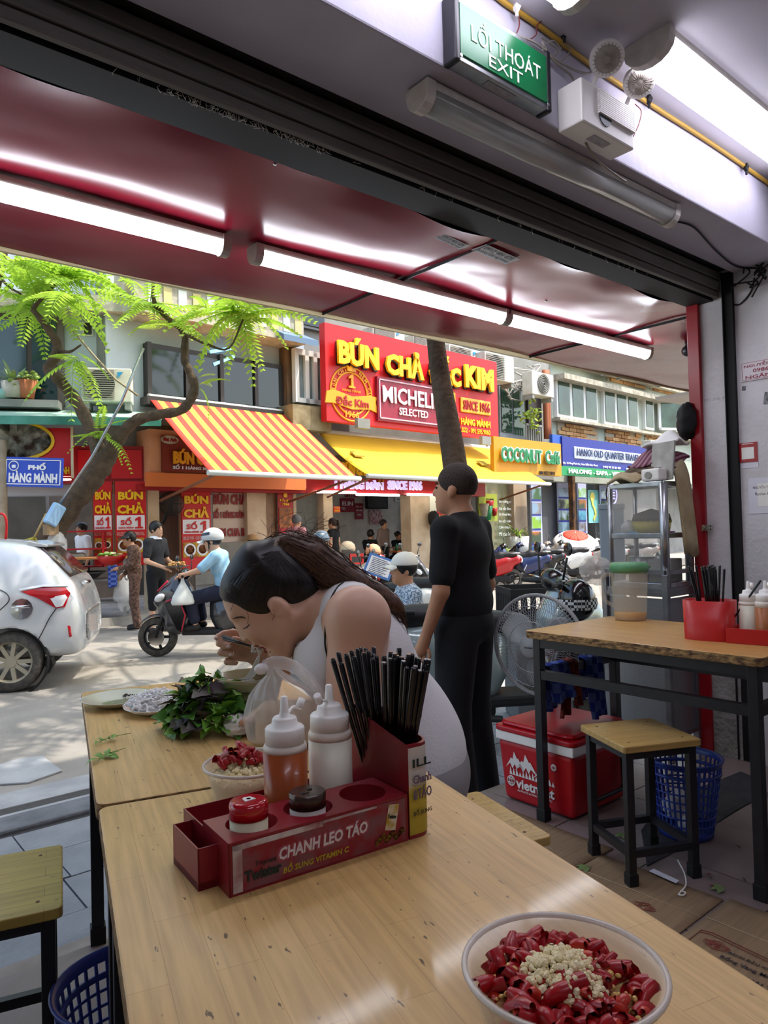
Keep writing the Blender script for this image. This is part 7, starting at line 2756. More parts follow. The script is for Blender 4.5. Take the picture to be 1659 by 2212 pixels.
# ---- scooters: local x forward, z up, origin on the ground midway between the axles
def scooter(label, pos, ang, Mb, Ma, M2=None, big=1., plate=True, kind=0, group='parked scooters', lean=0.):
 t = thing('motor_scooter', label, 'scooter', pos, ang, group, sc=big)
 wf = wheel(t, (.63, 0, .24), .24, .09, m_rimk, (0, 1, 0), 5, 'front_wheel')
 MB().lathe([(.1, -.01), (.1, .01)], (.63, .065, .24), 20, (0, 1, 0)).obj('brake_disc', m_chrome, wf, local=True)
 wheel(t, (-.63, 0, .24), .24, .1, m_rimk, (0, 1, 0), 5, 'rear_wheel')
 for s_ in (-1, 1):
  MB().tube([(.63, s_ * .075, .24), (.5, s_ * .065, .62)], .02, 8).obj('fork', m_mk, t, local=True)
 MB().grid(lambda u, v: (.63 + .27 * math.cos(R(40 + 115 * u)), (v - .5) * .12, .24 + .275 * math.sin(R(40 + 115 * u)) - .02 * abs(v - .5) * 2), 12, 4).obj('front_fender', Mb, t, local=True, solid=.008)
 B = Body()
 B.cap((.52, 0, .55), (.36, 0, .88), .1, .12, .05).cap((.40, 0, .40), (.34, 0, .75), .15, .17, .05).cap((.62, 0, .66), (.50, 0, .80), .06, .08, .06).cap((.32, -.12, .4), (.34, .12, .4), .07, .07, .05)
 body_obj(B.mesh(.022), 'front_shield', Mb, t, True, 2)
 B = Body()
 B.cap((.33, 0, .96), (.27, 0, 1.0), .075, .07, .04).cap((.30, -.13, .97), (.30, .13, .97), .045, .045, .04)
 hb_ = body_obj(B.mesh(.02), 'handlebar_cowl', Ma, t, True, 2)
 MB().ell((.40, 0, .93), (.03, .085, .045)).obj('headlight', m_clearl, t, local=True)
 for s_ in (-1, 1):
  MB().tube([(.27, s_ * .15, .98), (.2, s_ * .34, .98)], .017, 8).obj('grip', m_mk, t, local=True)
  mr = MB().tube([(.27, s_ * .2, 1.0), (.28, s_ * .25, 1.14)], .007, 6).obj('mirror_arm', m_mk, t, local=True)
  MB().ell((.28, s_ * .27, 1.19), (.015, .06, .04)).obj('mirror', m_gk, mr, local=True)
  MB().tube([(.26, s_ * .17, 1.0), (.24, s_ * .32, 1.01)], .006, 6).obj('brake_lever', m_chrome, t, local=True)
  MB().ell((.56, s_ * .11, .72), (.07, .03, .045), Matrix.Rotation(.5, 3, 'Y')).obj('indicator', m_clearl, t, local=True)
  MB().prism([(.48, s_ * .165, .66), (.28, s_ * .19, .72), (.2, s_ * .19, .52), (.26, s_ * .18, .30), (.34, s_ * .17, .34)], (0, s_ * .02, 0)).obj('side_panel', Ma, t, local=True, bevel=.012)
 MB().box((.05, 0, .30), (.5, .26, .07)).obj('floorboard', m_mk, t, local=True, bevel=.02)
 B = Body()
 B.cap((-.18, 0, .5), (-.75, 0, .68), .16, .10, .05).cap((-.2, 0, .38), (-.55, 0, .5), .12, .11, .05).cap((-.14, 0, .62), (-.5, 0, .66), .12, .12, .05)
 body_obj(B.mesh(.022), 'rear_fairing', Mb, t, True, 2)
 B = Body()
 B.cap((.0, 0, .73), (-.35, 0, .76), .085, .1, .05).cap((-.35, 0, .79), (-.7, 0, .81), .095, .07, .05)
 body_obj(B.mesh(.022), 'seat', m_seatv, t, True, 2)
 MB().tube([(-.6, .11, .84), (-.82, .08, .84), (-.82, -.08, .84), (-.6, -.11, .84)], .014, 8).obj('grab_rail', m_chrome if kind else m_mk, t, local=True)
 MB().ell((-.83, 0, .70), (.03, .09, .045)).obj('tail_light', m_tail, t, local=True)
 MB().prism([(-.78, -.05, .6), (-.96, -.05, .36), (-.93, -.05, .34), (-.72, -.05, .5)], (0, .1, 0)).obj('rear_fender', m_mk, t, local=True)
 MB().tube([(-.1, -.13, .2), (-.45, -.15, .24), (-.5, -.15, .25), (-.95, -.16, .36)], [.02, .025, .05, .045], 10).obj('exhaust', m_mk, t, local=True)
 MB().box((-.35, .04, .25), (.5, .14, .14)).obj('engine', m_rimk, t, local=True, bevel=.03)
 if plate:
  MB().box((-.93, 0, .5), (.012, .19, .14), Rm=Matrix.Rotation(-.45, 3, 'Y')).obj('number_plate', m_swht, t, local=True)
 if M2:
  for s_ in (-1, 1):
   MB().tube([(.46, s_ * .19, .68), (.30, s_ * .212, .73), (.22, s_ * .212, .52), (.27, s_ * .2, .33)], .008, 5).obj('stripe', M2, t, local=True)
   MB().tube([(.60, s_ * .06, .80), (.46, s_ * .1, .92)], .012, 5).obj('stripe', M2, t, local=True)
 return t


m_bkp = mat('graphite paint', '3b3b3f', .22, metal=.3, coat=.6)
m_pink = mat('pink red stripe', 'd02a45', .4)
m_ggrn = mat('grey green paint', '9aa8a6', .2, metal=.2, coat=.7)
m_navy = mat('navy paint', '232f5a', .25, coat=.5)
m_wp = mat('white paint', 'd8d6d2', .25, coat=.5)
m_redp = mat('red scooter paint', 'a8161c', .25, coat=.5)
m_taup = mat('taupe paint', '8f8378', .3, coat=.5)


def scat(wheelpx, py, ang_dir, f=.63):
 p = atz(wheelpx, py, ZRD)
 return p, math.atan2(ang_dir.y, ang_dir.x)


pw = atz(342, 1418, ZRD)
dirs = (-VR + VD * .05).normalized()
RID = scooter('black and pink scooter ridden by the man in the blue shirt', pw - dirs * .63, math.atan2(dirs.y, dirs.x), m_bkp, m_gk, m_pink, 1.0, group='scooters in the street')
# scooter parked behind the fan
dn = (VR + VD * .12).normalized()
pn = atd(1105, 1500, 4.5)
SGN = scooter('grey green scooter parked on the pavement behind the fan', V((pn.x, pn.y, ZSW)), math.atan2(dn.y, dn.x), m_ggrn, m_gk, None, 1.02)
# far row beyond the road
rows = [(790, 13.2, 1, -.7, m_gk, m_redp, 'black scooter with a helmet parked before the noodle shop'), (862, 13.0, 1, -.9, m_gk, m_taup, 'black scooter facing the street beside the red stool'), (838, 9.0, -1, .35, m_wp, m_taup, 'white scooter behind the menu board')]
s0 = FM.sz(1052, 1250, 2.0)[0]
dv = (-FM.n * .8 - FM.d * .6).normalized()
for i, (Mb, Ma, lab) in enumerate(((m_redp, m_gk, 'red scooter half hidden by the black-shirted man across the road'), (m_navy, m_gk, 'navy scooter with a white helmet in the row across the road'), (m_gk, m_navy, 'dark scooter next to the navy one in the row across the road'), (m_wp, m_taup, 'white scooter with its plate showing in the row across the road'),
           (m_taup, m_gk, 'taupe scooter in the middle of the row across the road'), (m_wp, m_redp, 'white scooter with red side panel below the umbrella'), (m_gk, m_wp, 'black scooter with pale side panels beside the umbrella'), (m_taup, m_wp, 'taupe scooter at the far end of the parked row'))):
 p = FM.P(s0 + i * .95, 0, 1.95 + .2 * (i % 2))
 scooter(lab, V((p.x, p.y, ZRD)), math.atan2(dv.y, dv.x), Mb, Ma, None, 1., True, 1)
for px, dep, sx_, sd, Mb, Ma, lab in rows:
 p = atd(px, 1260, dep)
 dv = (VR * sx_ + VD * sd).normalized()
 scooter(lab, V((p.x, p.y, ZRD if dep < 13.4 else ZF)), math.atan2(dv.y, dv.x), Mb, Ma, None, 1., True, 1)

# ================================================================ FAN, STEEL CABINET AND OTHER THINGS ON THE PAVEMENT
fc = atd(1163, 1393, 3.3)
fx_ = (-VD * .76 - VR * .65).normalized()
fan = thing('standing_fan', 'grey standing fan between the man and the table by the wall', 'fan', V((fc.x, fc.y, ZSW)) - fx_ * .1)
m_fan = mat('fan grey', '9a9c9c', .4, col2='8a8c8c', vs=6)
m_fanw = mat('fan wire', 'a3a6a8', .35, metal=.5)
fr0 = 107 * 3.3 / FPX
X_, Y_, Z_ = _frame(fx_)
cpt = lambda r_, a, d: fc + X_ * (r_ * math.cos(a)) + Y_ * (r_ * math.sin(a)) + Z_ * d
MB().tube([cpt(fr0, k / 48 * 6.2832, 0) for k in range(48)], .009, 8, closed=True).obj('rim', m_fan, fan)
for nm, sg_ in (('front_grille', 1), ('back_grille', -1)):
 g = MB()
 for k in range(84):
  a = k / 84 * 6.2832
  g.tube([cpt(.048, a, sg_ * .075), cpt(fr0 * .5, a + .12, sg_ * .07), cpt(fr0 * .85, a + .2, sg_ * .045), cpt(fr0, a + .22, 0)], .0011, 3, False)
 for q, d in ((.5, .071), (.8, .05)):
  g.tube([cpt(fr0 * q, k / 40 * 6.2832, sg_ * d) for k in range(40)], .0016, 4, closed=True)
 g.obj(nm, m_fanw, fan)['kind'] = 'stuff'
hb2 = MB().lathe([(.05, .07), (.052, .08), (.042, .088), (0, .09)], fc, 28, fx_).obj('hub_badge', m_fan, fan)
text('hawaii', 'lettering', m_dark, hb2, fc + fx_ * .0905, -X_ if X_.dot(VR) < 0 else X_, UP, .04, .01, .0006)
for k in range(3):
 a0 = k * 2.094 + .5
 bl = MB().grid(lambda u, v: cpt(.03 + (fr0 * .86 - .03) * v, a0 + (u - .5) * (.5 + .75 * math.sin(math.pi * min(1, v * .9 + .1)) ), .03 * (u - .5) * (1.3 - .5 * v)), 8, 8)
 bl.obj('blade', mat('translucent blade', 'a9adad', .3, alpha=.75), fan, solid=.002)
MB().lathe([(.055, -.02), (.06, -.06), (.055, -.17), (.03, -.2), (0, -.2)], fc, 20, fx_).obj('motor', m_fan, fan)
pb_ = fc - fx_ * .12
MB().tube([pb_ - UP * .04, V((pb_.x, pb_.y, ZSW + .03))], .016, 10).obj('pole', m_fan, fan)
MB().lathe([(.2, 0), (.2, .02), (.05, .05), (.02, .06)], V((pb_.x, pb_.y, ZSW)), 28).obj('base', m_mk, fan)

# steel stand and glass case
X0, X1, Y0, Y1 = 3.34, 3.60, 1.86, 2.2
stn_ = thing('steel_stand', 'perforated stainless steel stand under the glass case', 'stand', (X0, Y0, ZSW if Y0 > YEDGE else 0))
m_perf = mat('perforated steel', '8d8f92', .35, metal=.8)
N, L, b = nodes(m_perf)
tc = N.new('ShaderNodeTexCoord')
vo = N.new('ShaderNodeTexVoronoi')
vo.inputs['Scale'].default_value = 95
vo.inputs['Randomness'].default_value = .0
L.new(tc.outputs['Object'], vo.inputs['Vector'])
rp = ramp(N, [(.0, '0c0c0d'), (.30, '0c0c0d'), (.34, '9b9da0')])
L.new(vo.outputs['Distance'], rp.inputs[0])
L.new(rp.outputs[0], b.inputs['Base Color'])
for x in (X0, X1):
 for y in (Y0, Y1):
  MB().box((x, y, .46), (.03, .03, .92)).obj('post', m_steel, stn_, bevel=.003)
MB().box((X0 + .002, (Y0 + Y1) / 2, .46), (.004, Y1 - Y0 - .03, .68)).obj('perforated_panel', m_perf, stn_)
MB().box(((X0 + X1) / 2, Y0 + .002, .46), (X1 - X0 - .03, .004, .68)).obj('side_panel', m_perf, stn_)
MB().box(((X0 + X1) / 2, (Y0 + Y1) / 2, .84), (X1 - X0 + .02, Y1 - Y0 + .02, .02)).obj('top_shelf', m_steel, stn_)
for z_ in (.82, .93, .12):
 MB().box((X0, (Y0 + Y1) / 2, z_), (.028, Y1 - Y0, .02)).obj('rail', m_steel, stn_)
 MB().box(((X0 + X1) / 2, Y0, z_), (X1 - X0, .028, .02)).obj('rail', m_steel, stn_)
gx0, gx1, gy0, gy1, gz0, gz1 = 3.36, 3.60, 1.87, 2.17, .852, 1.372
gc_ = thing('glass_case', 'aluminium framed glass case crammed with bowls on the steel stand', 'display case', (gx0, gy0, gz0))
for x in (gx0, gx1):
 for y in (gy0, gy1):
  MB().cyl((x, y, gz0), (x, y, gz1), .022 if y == gy0 else .013, n=12).obj('post', m_alu, gc_)
for z_ in (gz0 + .01, gz0 + .26, gz1):
 for a, b_ in (((gx0, gy0), (gx0, gy1)), ((gx0, gy0), (gx1, gy0)), ((gx1, gy0), (gx1, gy1)), ((gx0, gy1), (gx1, gy1))):
  MB().bar((*a, z_), (*b_, z_), .018, .026).obj('rail', m_alu, gc_, bevel=.003)
for z_ in (gz0 + .015, gz0 + .255, gz1):
 MB().box(((gx0 + gx1) / 2, (gy0 + gy1) / 2, z_), (gx1 - gx0, gy1 - gy0, .006)).obj('shelf', m_steel, gc_)
m_gp = mat('grimy case glass', 'b9b8b0', .1, alpha=.2, coat=.4)
MB().box((gx0 - .004, (gy0 + gy1) / 2, (gz0 + gz1) / 2), (.004, gy1 - gy0, gz1 - gz0)).obj('glass_pane', m_gp, gc_)
MB().box(((gx0 + gx1) / 2, gy1, (gz0 + gz1) / 2), (gx1 - gx0, .004, gz1 - gz0)).obj('glass_pane', m_gp, gc_)
zs = gz0 + .26
yb = thing('yellow_basin', 'yellow plastic basin inside the glass case', 'basin', (3.47, 2.0, zs))
MB().lathe([(.075, 0), (.095, .075), (.1, .075), (.085, .01), (0, .006)], (3.47, 2.0, zs), 24).obj('tub', mat('yellow plastic', 'b7a83a', .45), yb)
MB().lathe([(.1, .07), (.09, .11), (.0, .14)], (3.47, 2.0, zs), 20).obj('cover', mat('dark basket cover', '5a544c', .7), yb)
crumple('white_parcel', 'white knotted bag beside the yellow basin in the case', (3.44, 2.11, zs + .04), .042, m_tis, 16, .3, 'bag', seed=71)
tag(MB().box((3.42, 2.04, zs + .012), (.06, .1, .016), .3).obj('blue_packet', mat('blue packet', '6fa8cf', .4), None, bevel=.004), 'light blue packet on the case shelf', 'packet')
tag(MB().box((3.47, 1.93, zs + .012), (.1, .07, .018), .1).obj('purple_packet', mat('purple packet', '9a4fa0', .4), None, bevel=.004), 'purple packet near the case corner post', 'packet')
tag(MB().lathe([(.075, 0), (.08, .13), (.07, .13), (.0, .12)], (3.48, 2.06, gz0 + .02), 20).obj('steel_pot', m_steel), 'steel pot on the lower shelf of the glass case', 'pot')
tag(MB().box((3.5, 1.95, gz0 + .08), (.14, .12, .12), .1).obj('grey_carton', m_fg, None, bevel=.004), 'grey carton on the lower shelf of the glass case', 'box')
zc = gz1 + .015
rd = thing('radio', 'small white radio speaker on top of the glass case', 'radio', (3.39, 1.9, zc))
ax_ = R(-15)
MB().box((3.385, 1.93, zc + .032), (.06, .12, .062), ax_).obj('case', m_white, rd, bevel=.01)
MB().lathe([(0, 0), (.022, 0), (.022, .003)], (3.355, 1.945, zc + .03), 20, (-.97, .25, 0), ys=.8).obj('speaker_grille', m_grl, rd)
MB().box((3.375, 1.9, zc + .065), (.012, .03, .004), ax_).obj('buttons', m_dark, rd)
bo = MB().box((3.43, 1.905, zc + .10), (.012, .14, .2), Rm=Matrix.Rotation(.18, 3, 'Y') @ Matrix.Rotation(-.2, 3, 'Z'))
tag(bo.obj('white_board', mat('grey white board', 'aaa8a2', .6, col2='8f8d86', vs=12), None, bevel=.003), 'worn pale board leaning behind the white radio', 'board')


def cloth(label, c, a, b_, drop, M_, seed, name='folded_cloth'):
 random.seed(seed)
 f1, f2 = random.uniform(5, 9), random.uniform(0, 6)
 c, a, b_ = V(c), V(a), V(b_)
 o = MB().grid(lambda u, v: c + a * (u - .5) + b_ * (v - .5) + UP * (.05 * math.sin(math.pi * u) * math.sin(math.pi * v) + .012 * math.sin(f1 * u + f2 + 6 * v) - drop * max(0, u - .6) ** 1.5 * 4), 24, 20).obj(name, M_, None, solid=.012)
 return tag(o, label, 'cloth')


m_bei = mat('beige canvas', 'b5a684', .9, col2='a08f6d', vs=9, bump=.2, bs=60)
m_mars = stripes('maroon striped cloth', '5e2436', '8d6a78', .03, V((.3, .9, .3)))
cloth('beige cloth folded at the far end of the glass case top', (3.40, 2.08, zc + .01), (0, -.16, 0), (.16, 0, 0), .0, m_bei, 1)
cloth('brown checked cloth heaped behind the radio', (3.49, 2.04, zc + .05), (0, .22, 0), (.16, 0, 0), .02, mat('brown cloth', '6a5a48', .95, col2='4a3d30', vs=30), 2)
cloth('maroon striped cloth on the heap above the case', (3.52, 1.98, zc + .12), (0, -.26, 0), (.16, 0, .06), .03, m_mars, 3)
cloth('folded white cloth on top of the striped one', (3.54, 1.95, zc + .2), (0, -.2, .04), (.12, 0, 0), .02, m_tis, 4)
cloth('beige apron draped down the corner of the glass case', (3.5, 1.86, zc + .05), (.02, -.10, 0), (.13, 0, 0), .42, m_bei, 6, 'draped_apron')
crumple('black_bag', 'black cloth bag on top of the heap by the red strip', (3.60, 1.86, zc + .31), .055, m_dark, 20, .3, 'bag', (.9, .9, 1.7), 77)
# clear bag on the stand's left, white post box behind
crumple('clear_bag', 'crumpled clear plastic bag beside the glass case', V((3.36, 2.27, .93)), .085, mat('cloudy plastic', 'e0d8cc', .4, alpha=.4), 22, .25, 'bag', (1.1, 1, .9), 78)
pbx = atd(1322, 1150, 6.2)
tag(MB().box((pbx.x, pbx.y, pbx.z - .3), (.1, .2, 1.0), .6).box((pbx.x, pbx.y, pbx.z + .22), (.12, .22, .05), .6).obj('grey_bin', mat('blue grey metal', '8f9aa3', .5), None, bevel=.01), 'blue grey metal box standing beyond the glass case', 'box')
# black crate on the pavement edge
cp_ = atd(1172, 1302, 5.2)
cr_ = thing('plastic_crate', 'black slotted plastic crate behind the fan', 'crate', V((cp_.x, cp_.y, cp_.z - .12)), -YAW + .1)
for (x, y, dx, dy) in ((0, -.2, .58, .012), (0, .2, .58, .012), (-.285, 0, .012, .4), (.285, 0, .012, .4)):
 MB().box((x, y, .21), (dx, dy, .06)).box((x, y, .03), (dx, dy, .05)).obj('side_band', m_mk, cr_, local=True)
 for k in range(9):
  t_ = (k - 4) / 4.3
  MB().box((x + (t_ * dx / 2 if dx > .1 else 0), y + (t_ * dy / 2 if dy > .1 else 0), .12), (.028 if dx > .1 else .012, .028 if dy > .1 else .012, .15)).obj('slat', m_mk, cr_, local=True)
MB().box((0, 0, .006), (.58, .4, .012)).obj('bottom', m_mk, cr_, local=True)
tag(MB().box(V((cp_.x, cp_.y, (cp_.z - .12 + ZSW) / 2)), (.5, .34, cp_.z - .12 - ZSW), -YAW + .1).obj('foam_box', mat('grey foam box', '6b6b6c', .8), None, bevel=.01), 'grey box under the black crate', 'box')
# plaid helmet hanging on the near scooter
hp_ = atd(1246, 1296, 4.25)
hm_ = thing('helmet', 'black helmet with plaid band hanging on the near scooter', 'helmet', hp_)
MB().ell(hp_, (.1, .115, .125)).obj('shell', m_gk, hm_)
MB().lathe([(.112, -.03), (.118, 0), (.115, .03)], hp_ - UP * .02, 24, caps=False).obj('plaid_band', checker('plaid', 'd9d9d6', '2a2a2c', 60), hm_)
MB().tube(spline([hp_ + V((.03, 0, -.1)), hp_ + V((.05, 0, -.18)), hp_ + V((-.01, 0, -.2)), hp_ + V((-.04, 0, -.1))], 5), .006, 5).obj('strap', m_mk, hm_)


def helmet(label, px, py, d, M_):
 p = atd(px, py, d) if d > 5 else FM.p(px, py, d)
 t = thing('helmet', label, 'helmet', p, group='helmets on parked scooters')
 MB().lathe([(.135, -.06), (.14, 0), (.12, .07), (.07, .115), (0, .13)], p, 20).obj('shell', M_, t)
 MB().grid(lambda u, v: p - VD * (.12 + .08 * v) + VR * (.2 * (u - .5)) - UP * (.03 + .02 * v), 5, 3).obj('visor', m_gk, t, solid=.01)


helmet('cream helmet on the scooter beside the red chair', 751, 1184, 12.9, m_cream_w)
helmet('beige helmet on the scooter above the menu board', 806, 1190, 13.0, m_peach)
helmet('white helmet on the navy scooter across the road', 1117, 1210, 2.3, m_wp)
helmet('dark grey helmet next to the white one across the road', 1138, 1212, 2.2, m_bkp)
for k, (px, py) in enumerate(((1092, 1190), (1101, 1194), (1088, 1200), (1098, 1204), (1108, 1202))):
 p = FM.p(px, py, .9)
 o = MB().ell(p, (.085, .085, .1), None, 14, 9)
 tag(o.obj('coconut', mat('green coconut', '7d9440', .6, col2='a3b25a', vs=4)), 'green coconut piled in front of the café', 'coconut', 'green coconuts')
tag(MB().box(FM.p(1098, 1222, .9), (.5, .35, .3), .07).obj('coconut_box', m_wf), 'white box under the green coconuts', 'box')
# red and white umbrella over the parked scooters
u0 = FM.p(1243, 1158, 1.9)
um = thing('umbrella', 'open red and grey umbrella over the parked scooters', 'umbrella', u0)
ru = 48 * u0.dot(VD) / FPX
for k in range(8):
 a0, a1 = k / 8 * 6.2832, (k + 1) / 8 * 6.2832
 for nm, r0_, r1_, M_ in (('red_panel', .0, .56, mat('red umbrella cloth', 'd8442e', .7)), ('grey_panel', .56, 1., mat('grey umbrella cloth', 'c3bfc2', .7))):
  f = lambda r_, a: u0 + V((ru * r_ * math.cos(a), ru * r_ * math.sin(a), .1 - .26 * r_ ** 2)) + UP * (ru * r_ * .42 * (math.cos(a) * VD.x + math.sin(a) * VD.y))
  MB().grid(lambda u, v: f(r0_ + (r1_ - r0_) * v, a0 + (a1 - a0) * u) - UP * (.02 * math.sin(math.pi * u) * v), 4, 4).obj(nm, M_, um, solid=.006)
MB().tube([u0 + UP * .12, V((u0.x, u0.y, .35))], .012, 6).obj('pole', m_alu, um)
# noodle shop furniture
def fpz(px, py, off, z=ZF):
 p = FM.p(px, py, off)
 return V((p.x, p.y, z))


tp2 = fpz(868, 1185, -1.5)
tb2 = thing('low_table', 'orange wooden table with dishes in the noodle shop opposite', 'table', tp2, R(4))
MB().box((0, 0, .72), (.95, .6, .04)).obj('top', m_orn, tb2, local=True)
for x in (-.43, .43):
 for y in (-.26, .26):
  MB().box((x, y, .35), (.05, .05, .7)).obj('leg', m_orn, tb2, local=True)
for k in range(5):
 q = tp2 + V((random.uniform(-.35, .35), random.uniform(-.2, .2), .74))
 tag(MB().lathe([(.03, 0), (.034, .12), (.014, .16), (.012, .2)] if k < 3 else [(.05, 0), (.09, .05), (.095, .05)], q, 12).obj('sauce_bottle' if k < 3 else 'bowl', m_grn if k < 3 else m_swht),
  'small green bottle on the orange shop table' if k < 3 else 'white bowl on the orange shop table', 'bottle' if k < 3 else 'bowl', 'dishes on the shop table')


def pstool(label, loc, chair=False):
 t = thing('plastic_chair' if chair else 'plastic_stool', label, 'chair' if chair else 'stool', loc)
 MB().box((0, 0, .44), (.34, .34, .03)).obj('seat', m_brt, t, local=True, bevel=.01)
 for x in (-1, 1):
  for y in (-1, 1):
   MB().bar((x * .14, y * .14, .43), (x * .18, y * .18, 0), .05, .03).obj('leg', m_brt, t, local=True)
 if chair:
  MB().box((0, .16, .8), (.36, .02, .06)).box((0, .16, .62), (.36, .02, .04)).obj('back_slats', m_brt, t, local=True)
  for x in (-.16, .16):
   MB().box((x, .16, .63), (.04, .03, .4)).obj('back_post', m_brt, t, local=True)


pstool('red plastic stool at the edge of the noodle shop', fpz(887, 1200, .8))
pstool('red plastic chair with slatted back before the noodle shop', fpz(780, 1200, 1.2), True)
mbd = thing('menu_board', 'tilted laminated menu with blue border behind the diner', 'menu', atd(820, 1245, 7.8))
c = atd(820, 1224, 7.8)
u_, v_ = (VR * .93 - UP * .36).normalized(), (UP * .9 + VR * .38 + VD * .2).normalized()
n_ = u_.cross(v_).normalized()
q2 = lambda a, b_, o_: c + u_ * a + v_ * b_ + n_ * o_
for nm, a, b_, o_, M_ in (('border', .15, .115, 0, mat('menu blue', '4f7ab8', .4)), ('sheet', .125, .09, .004, m_swht)):
 MB().prism([q2(-a, -b_, o_), q2(a, -b_, o_), q2(a, b_, o_), q2(-a, b_, o_)], n_ * .006).obj(nm, M_, mbd)
for k in range(9):
 MB().prism([q2(-.1, .075 - .019 * k, .0105), q2(.06 + .03 * (k % 2), .075 - .019 * k, .0105), q2(.06 + .03 * (k % 2), .069 - .019 * k, .0105), q2(-.1, .069 - .019 * k, .0105)], n_ * .001).obj('text_line', m_ink, mbd)
MB().tube([c - v_ * .11, c - v_ * .11 - UP * 1.1], .012, 6).obj('stand', m_alu, mbd)
# wall fan of the left shop
wf_ = FM.p(370, 1088, .3)
wfn = thing('wall_fan', 'dark wall fan on a bracket beside the cream pier', 'fan', wf_)
MB().lathe([(.2, -.05), (.23, 0), (.2, .05), (.05, .08), (0, .08)], wf_, 28, (FM.n + V((-.6, 0, -.2))).normalized(), caps=False).obj('cage', mat('dark mesh', '2f2b29', .5, alpha=.6), wfn)
for k in range(4):
 a = k * 1.57
 MB().tube([wf_, wf_ + FM.d * .18 * math.cos(a) + UP * .18 * math.sin(a)], [.03, .09], 6, flat=.2).obj('blade', m_mk, wfn)
MB().tube([wf_, FM.p(352, 1130, -.2)], .03, 6).obj('bracket', m_mk, wfn)
# food stall under the tree: bench, wok, glass box
sp0 = FL.p(205, 1340, 1.0)
sp0 = V((sp0.x, sp0.y, ZF))
stl = thing('cooking_bench', 'grey steel cooking bench of the stall beside the tree', 'bench', sp0, R(-24.75))
for z_ in (.25, .62, .98):
 MB().box((0, 0, z_), (1.1, .6, .03)).obj('shelf', m_steel if z_ < .9 else mat('worn board', 'a5703f', .7), stl, local=True)
for x in (-.5, .5):
 for y in (-.27, .27):
  MB().box((x, y, .48), (.04, .04, .96)).obj('leg', m_alu, stl, local=True)
tag(MB().lathe([(0, 0), (.2, .02), (.34, .13), (.36, .13), (.2, .03)], sp0 + V((-.25, -.25, .64)), 24).obj('wok', m_dark), 'black wok on the steel cooking bench', 'wok')
gb = FL.p(172, 1224, .6)
gbt = thing('stall_case', 'red framed glass food case behind the leaning trunk', 'display case', gb)
for x in (-.4, .4):
 for y in (-.2, .2):
  MB().box(gb + FL.d * x + FL.n * y + UP * .3, (.03, .03, .6), R(-24.75)).obj('post', m_sred2, gbt)
for z_ in (0, .3, .6):
 MB().box(gb + UP * z_, (.83, .43, .025), R(-24.75)).obj('shelf', m_sred2, gbt)
MB().box(gb + UP * .14 - FL.d * .1, (.4, .3, .2), R(-24.75)).obj('food_heap', m_peel, gbt, bevel=.06)
crumple('hanging_bag', 'white plastic bag hanging from the leaning trunk', atd(123, 1178, 10.9), .14, m_bag, 16, .3, 'bag', (1, .7, 1.5), 80)
crumple('waste_bag', 'clear waste bag hanging beside the cooking bench', FL.p(268, 1280, 1.2), .16, m_bag, 16, .3, 'bag', (1, .8, 1.9), 81)
cloth('blue checked rag hanging on the cooking bench', FL.p(243, 1245, 1.4), (0, 0, -.35), FL.d * .14, 0, mt_b, 9, 'hanging_rag')
tag(MB().tube(spline([atd(a, b, 6.6) for a, b in ((-5, 1110), (8, 1112), (14, 1130), (12, 1165))], 5), .012, 5).obj('red_ribbon', m_sred), 'red ribbon fluttering above the silver car roof', 'ribbon')

# ================================================================ PEOPLE
def skinmat(name, c):
 return mat(name, c, .5, sss=.12)


m_sk = skinmat('light skin', 'c99b7e')
m_sk2 = skinmat('tan skin', 'b07f5f')
m_sk3 = skinmat('warm skin', 'bd8c6c')
m_eye = mat('dark eye', '1a1210', .3)
m_lip = mat('lips', '9c5a52', .5)
m_hair = mat('black hair', '0e0b0b', .42, col2='1c1613', vs=60, stretch=(6, 6, 1))
m_hairb = mat('dark brown hair', '2a1a12', .45)
m_hairg = mat('grey hair', '6d6c6c', .6, col2='3f3e3f', vs=60)
m_shoe = mat('dark shoe', '1c1a1a', .6)
ID3 = np.eye(3)


def A(*v):
 return np.array(v, float)


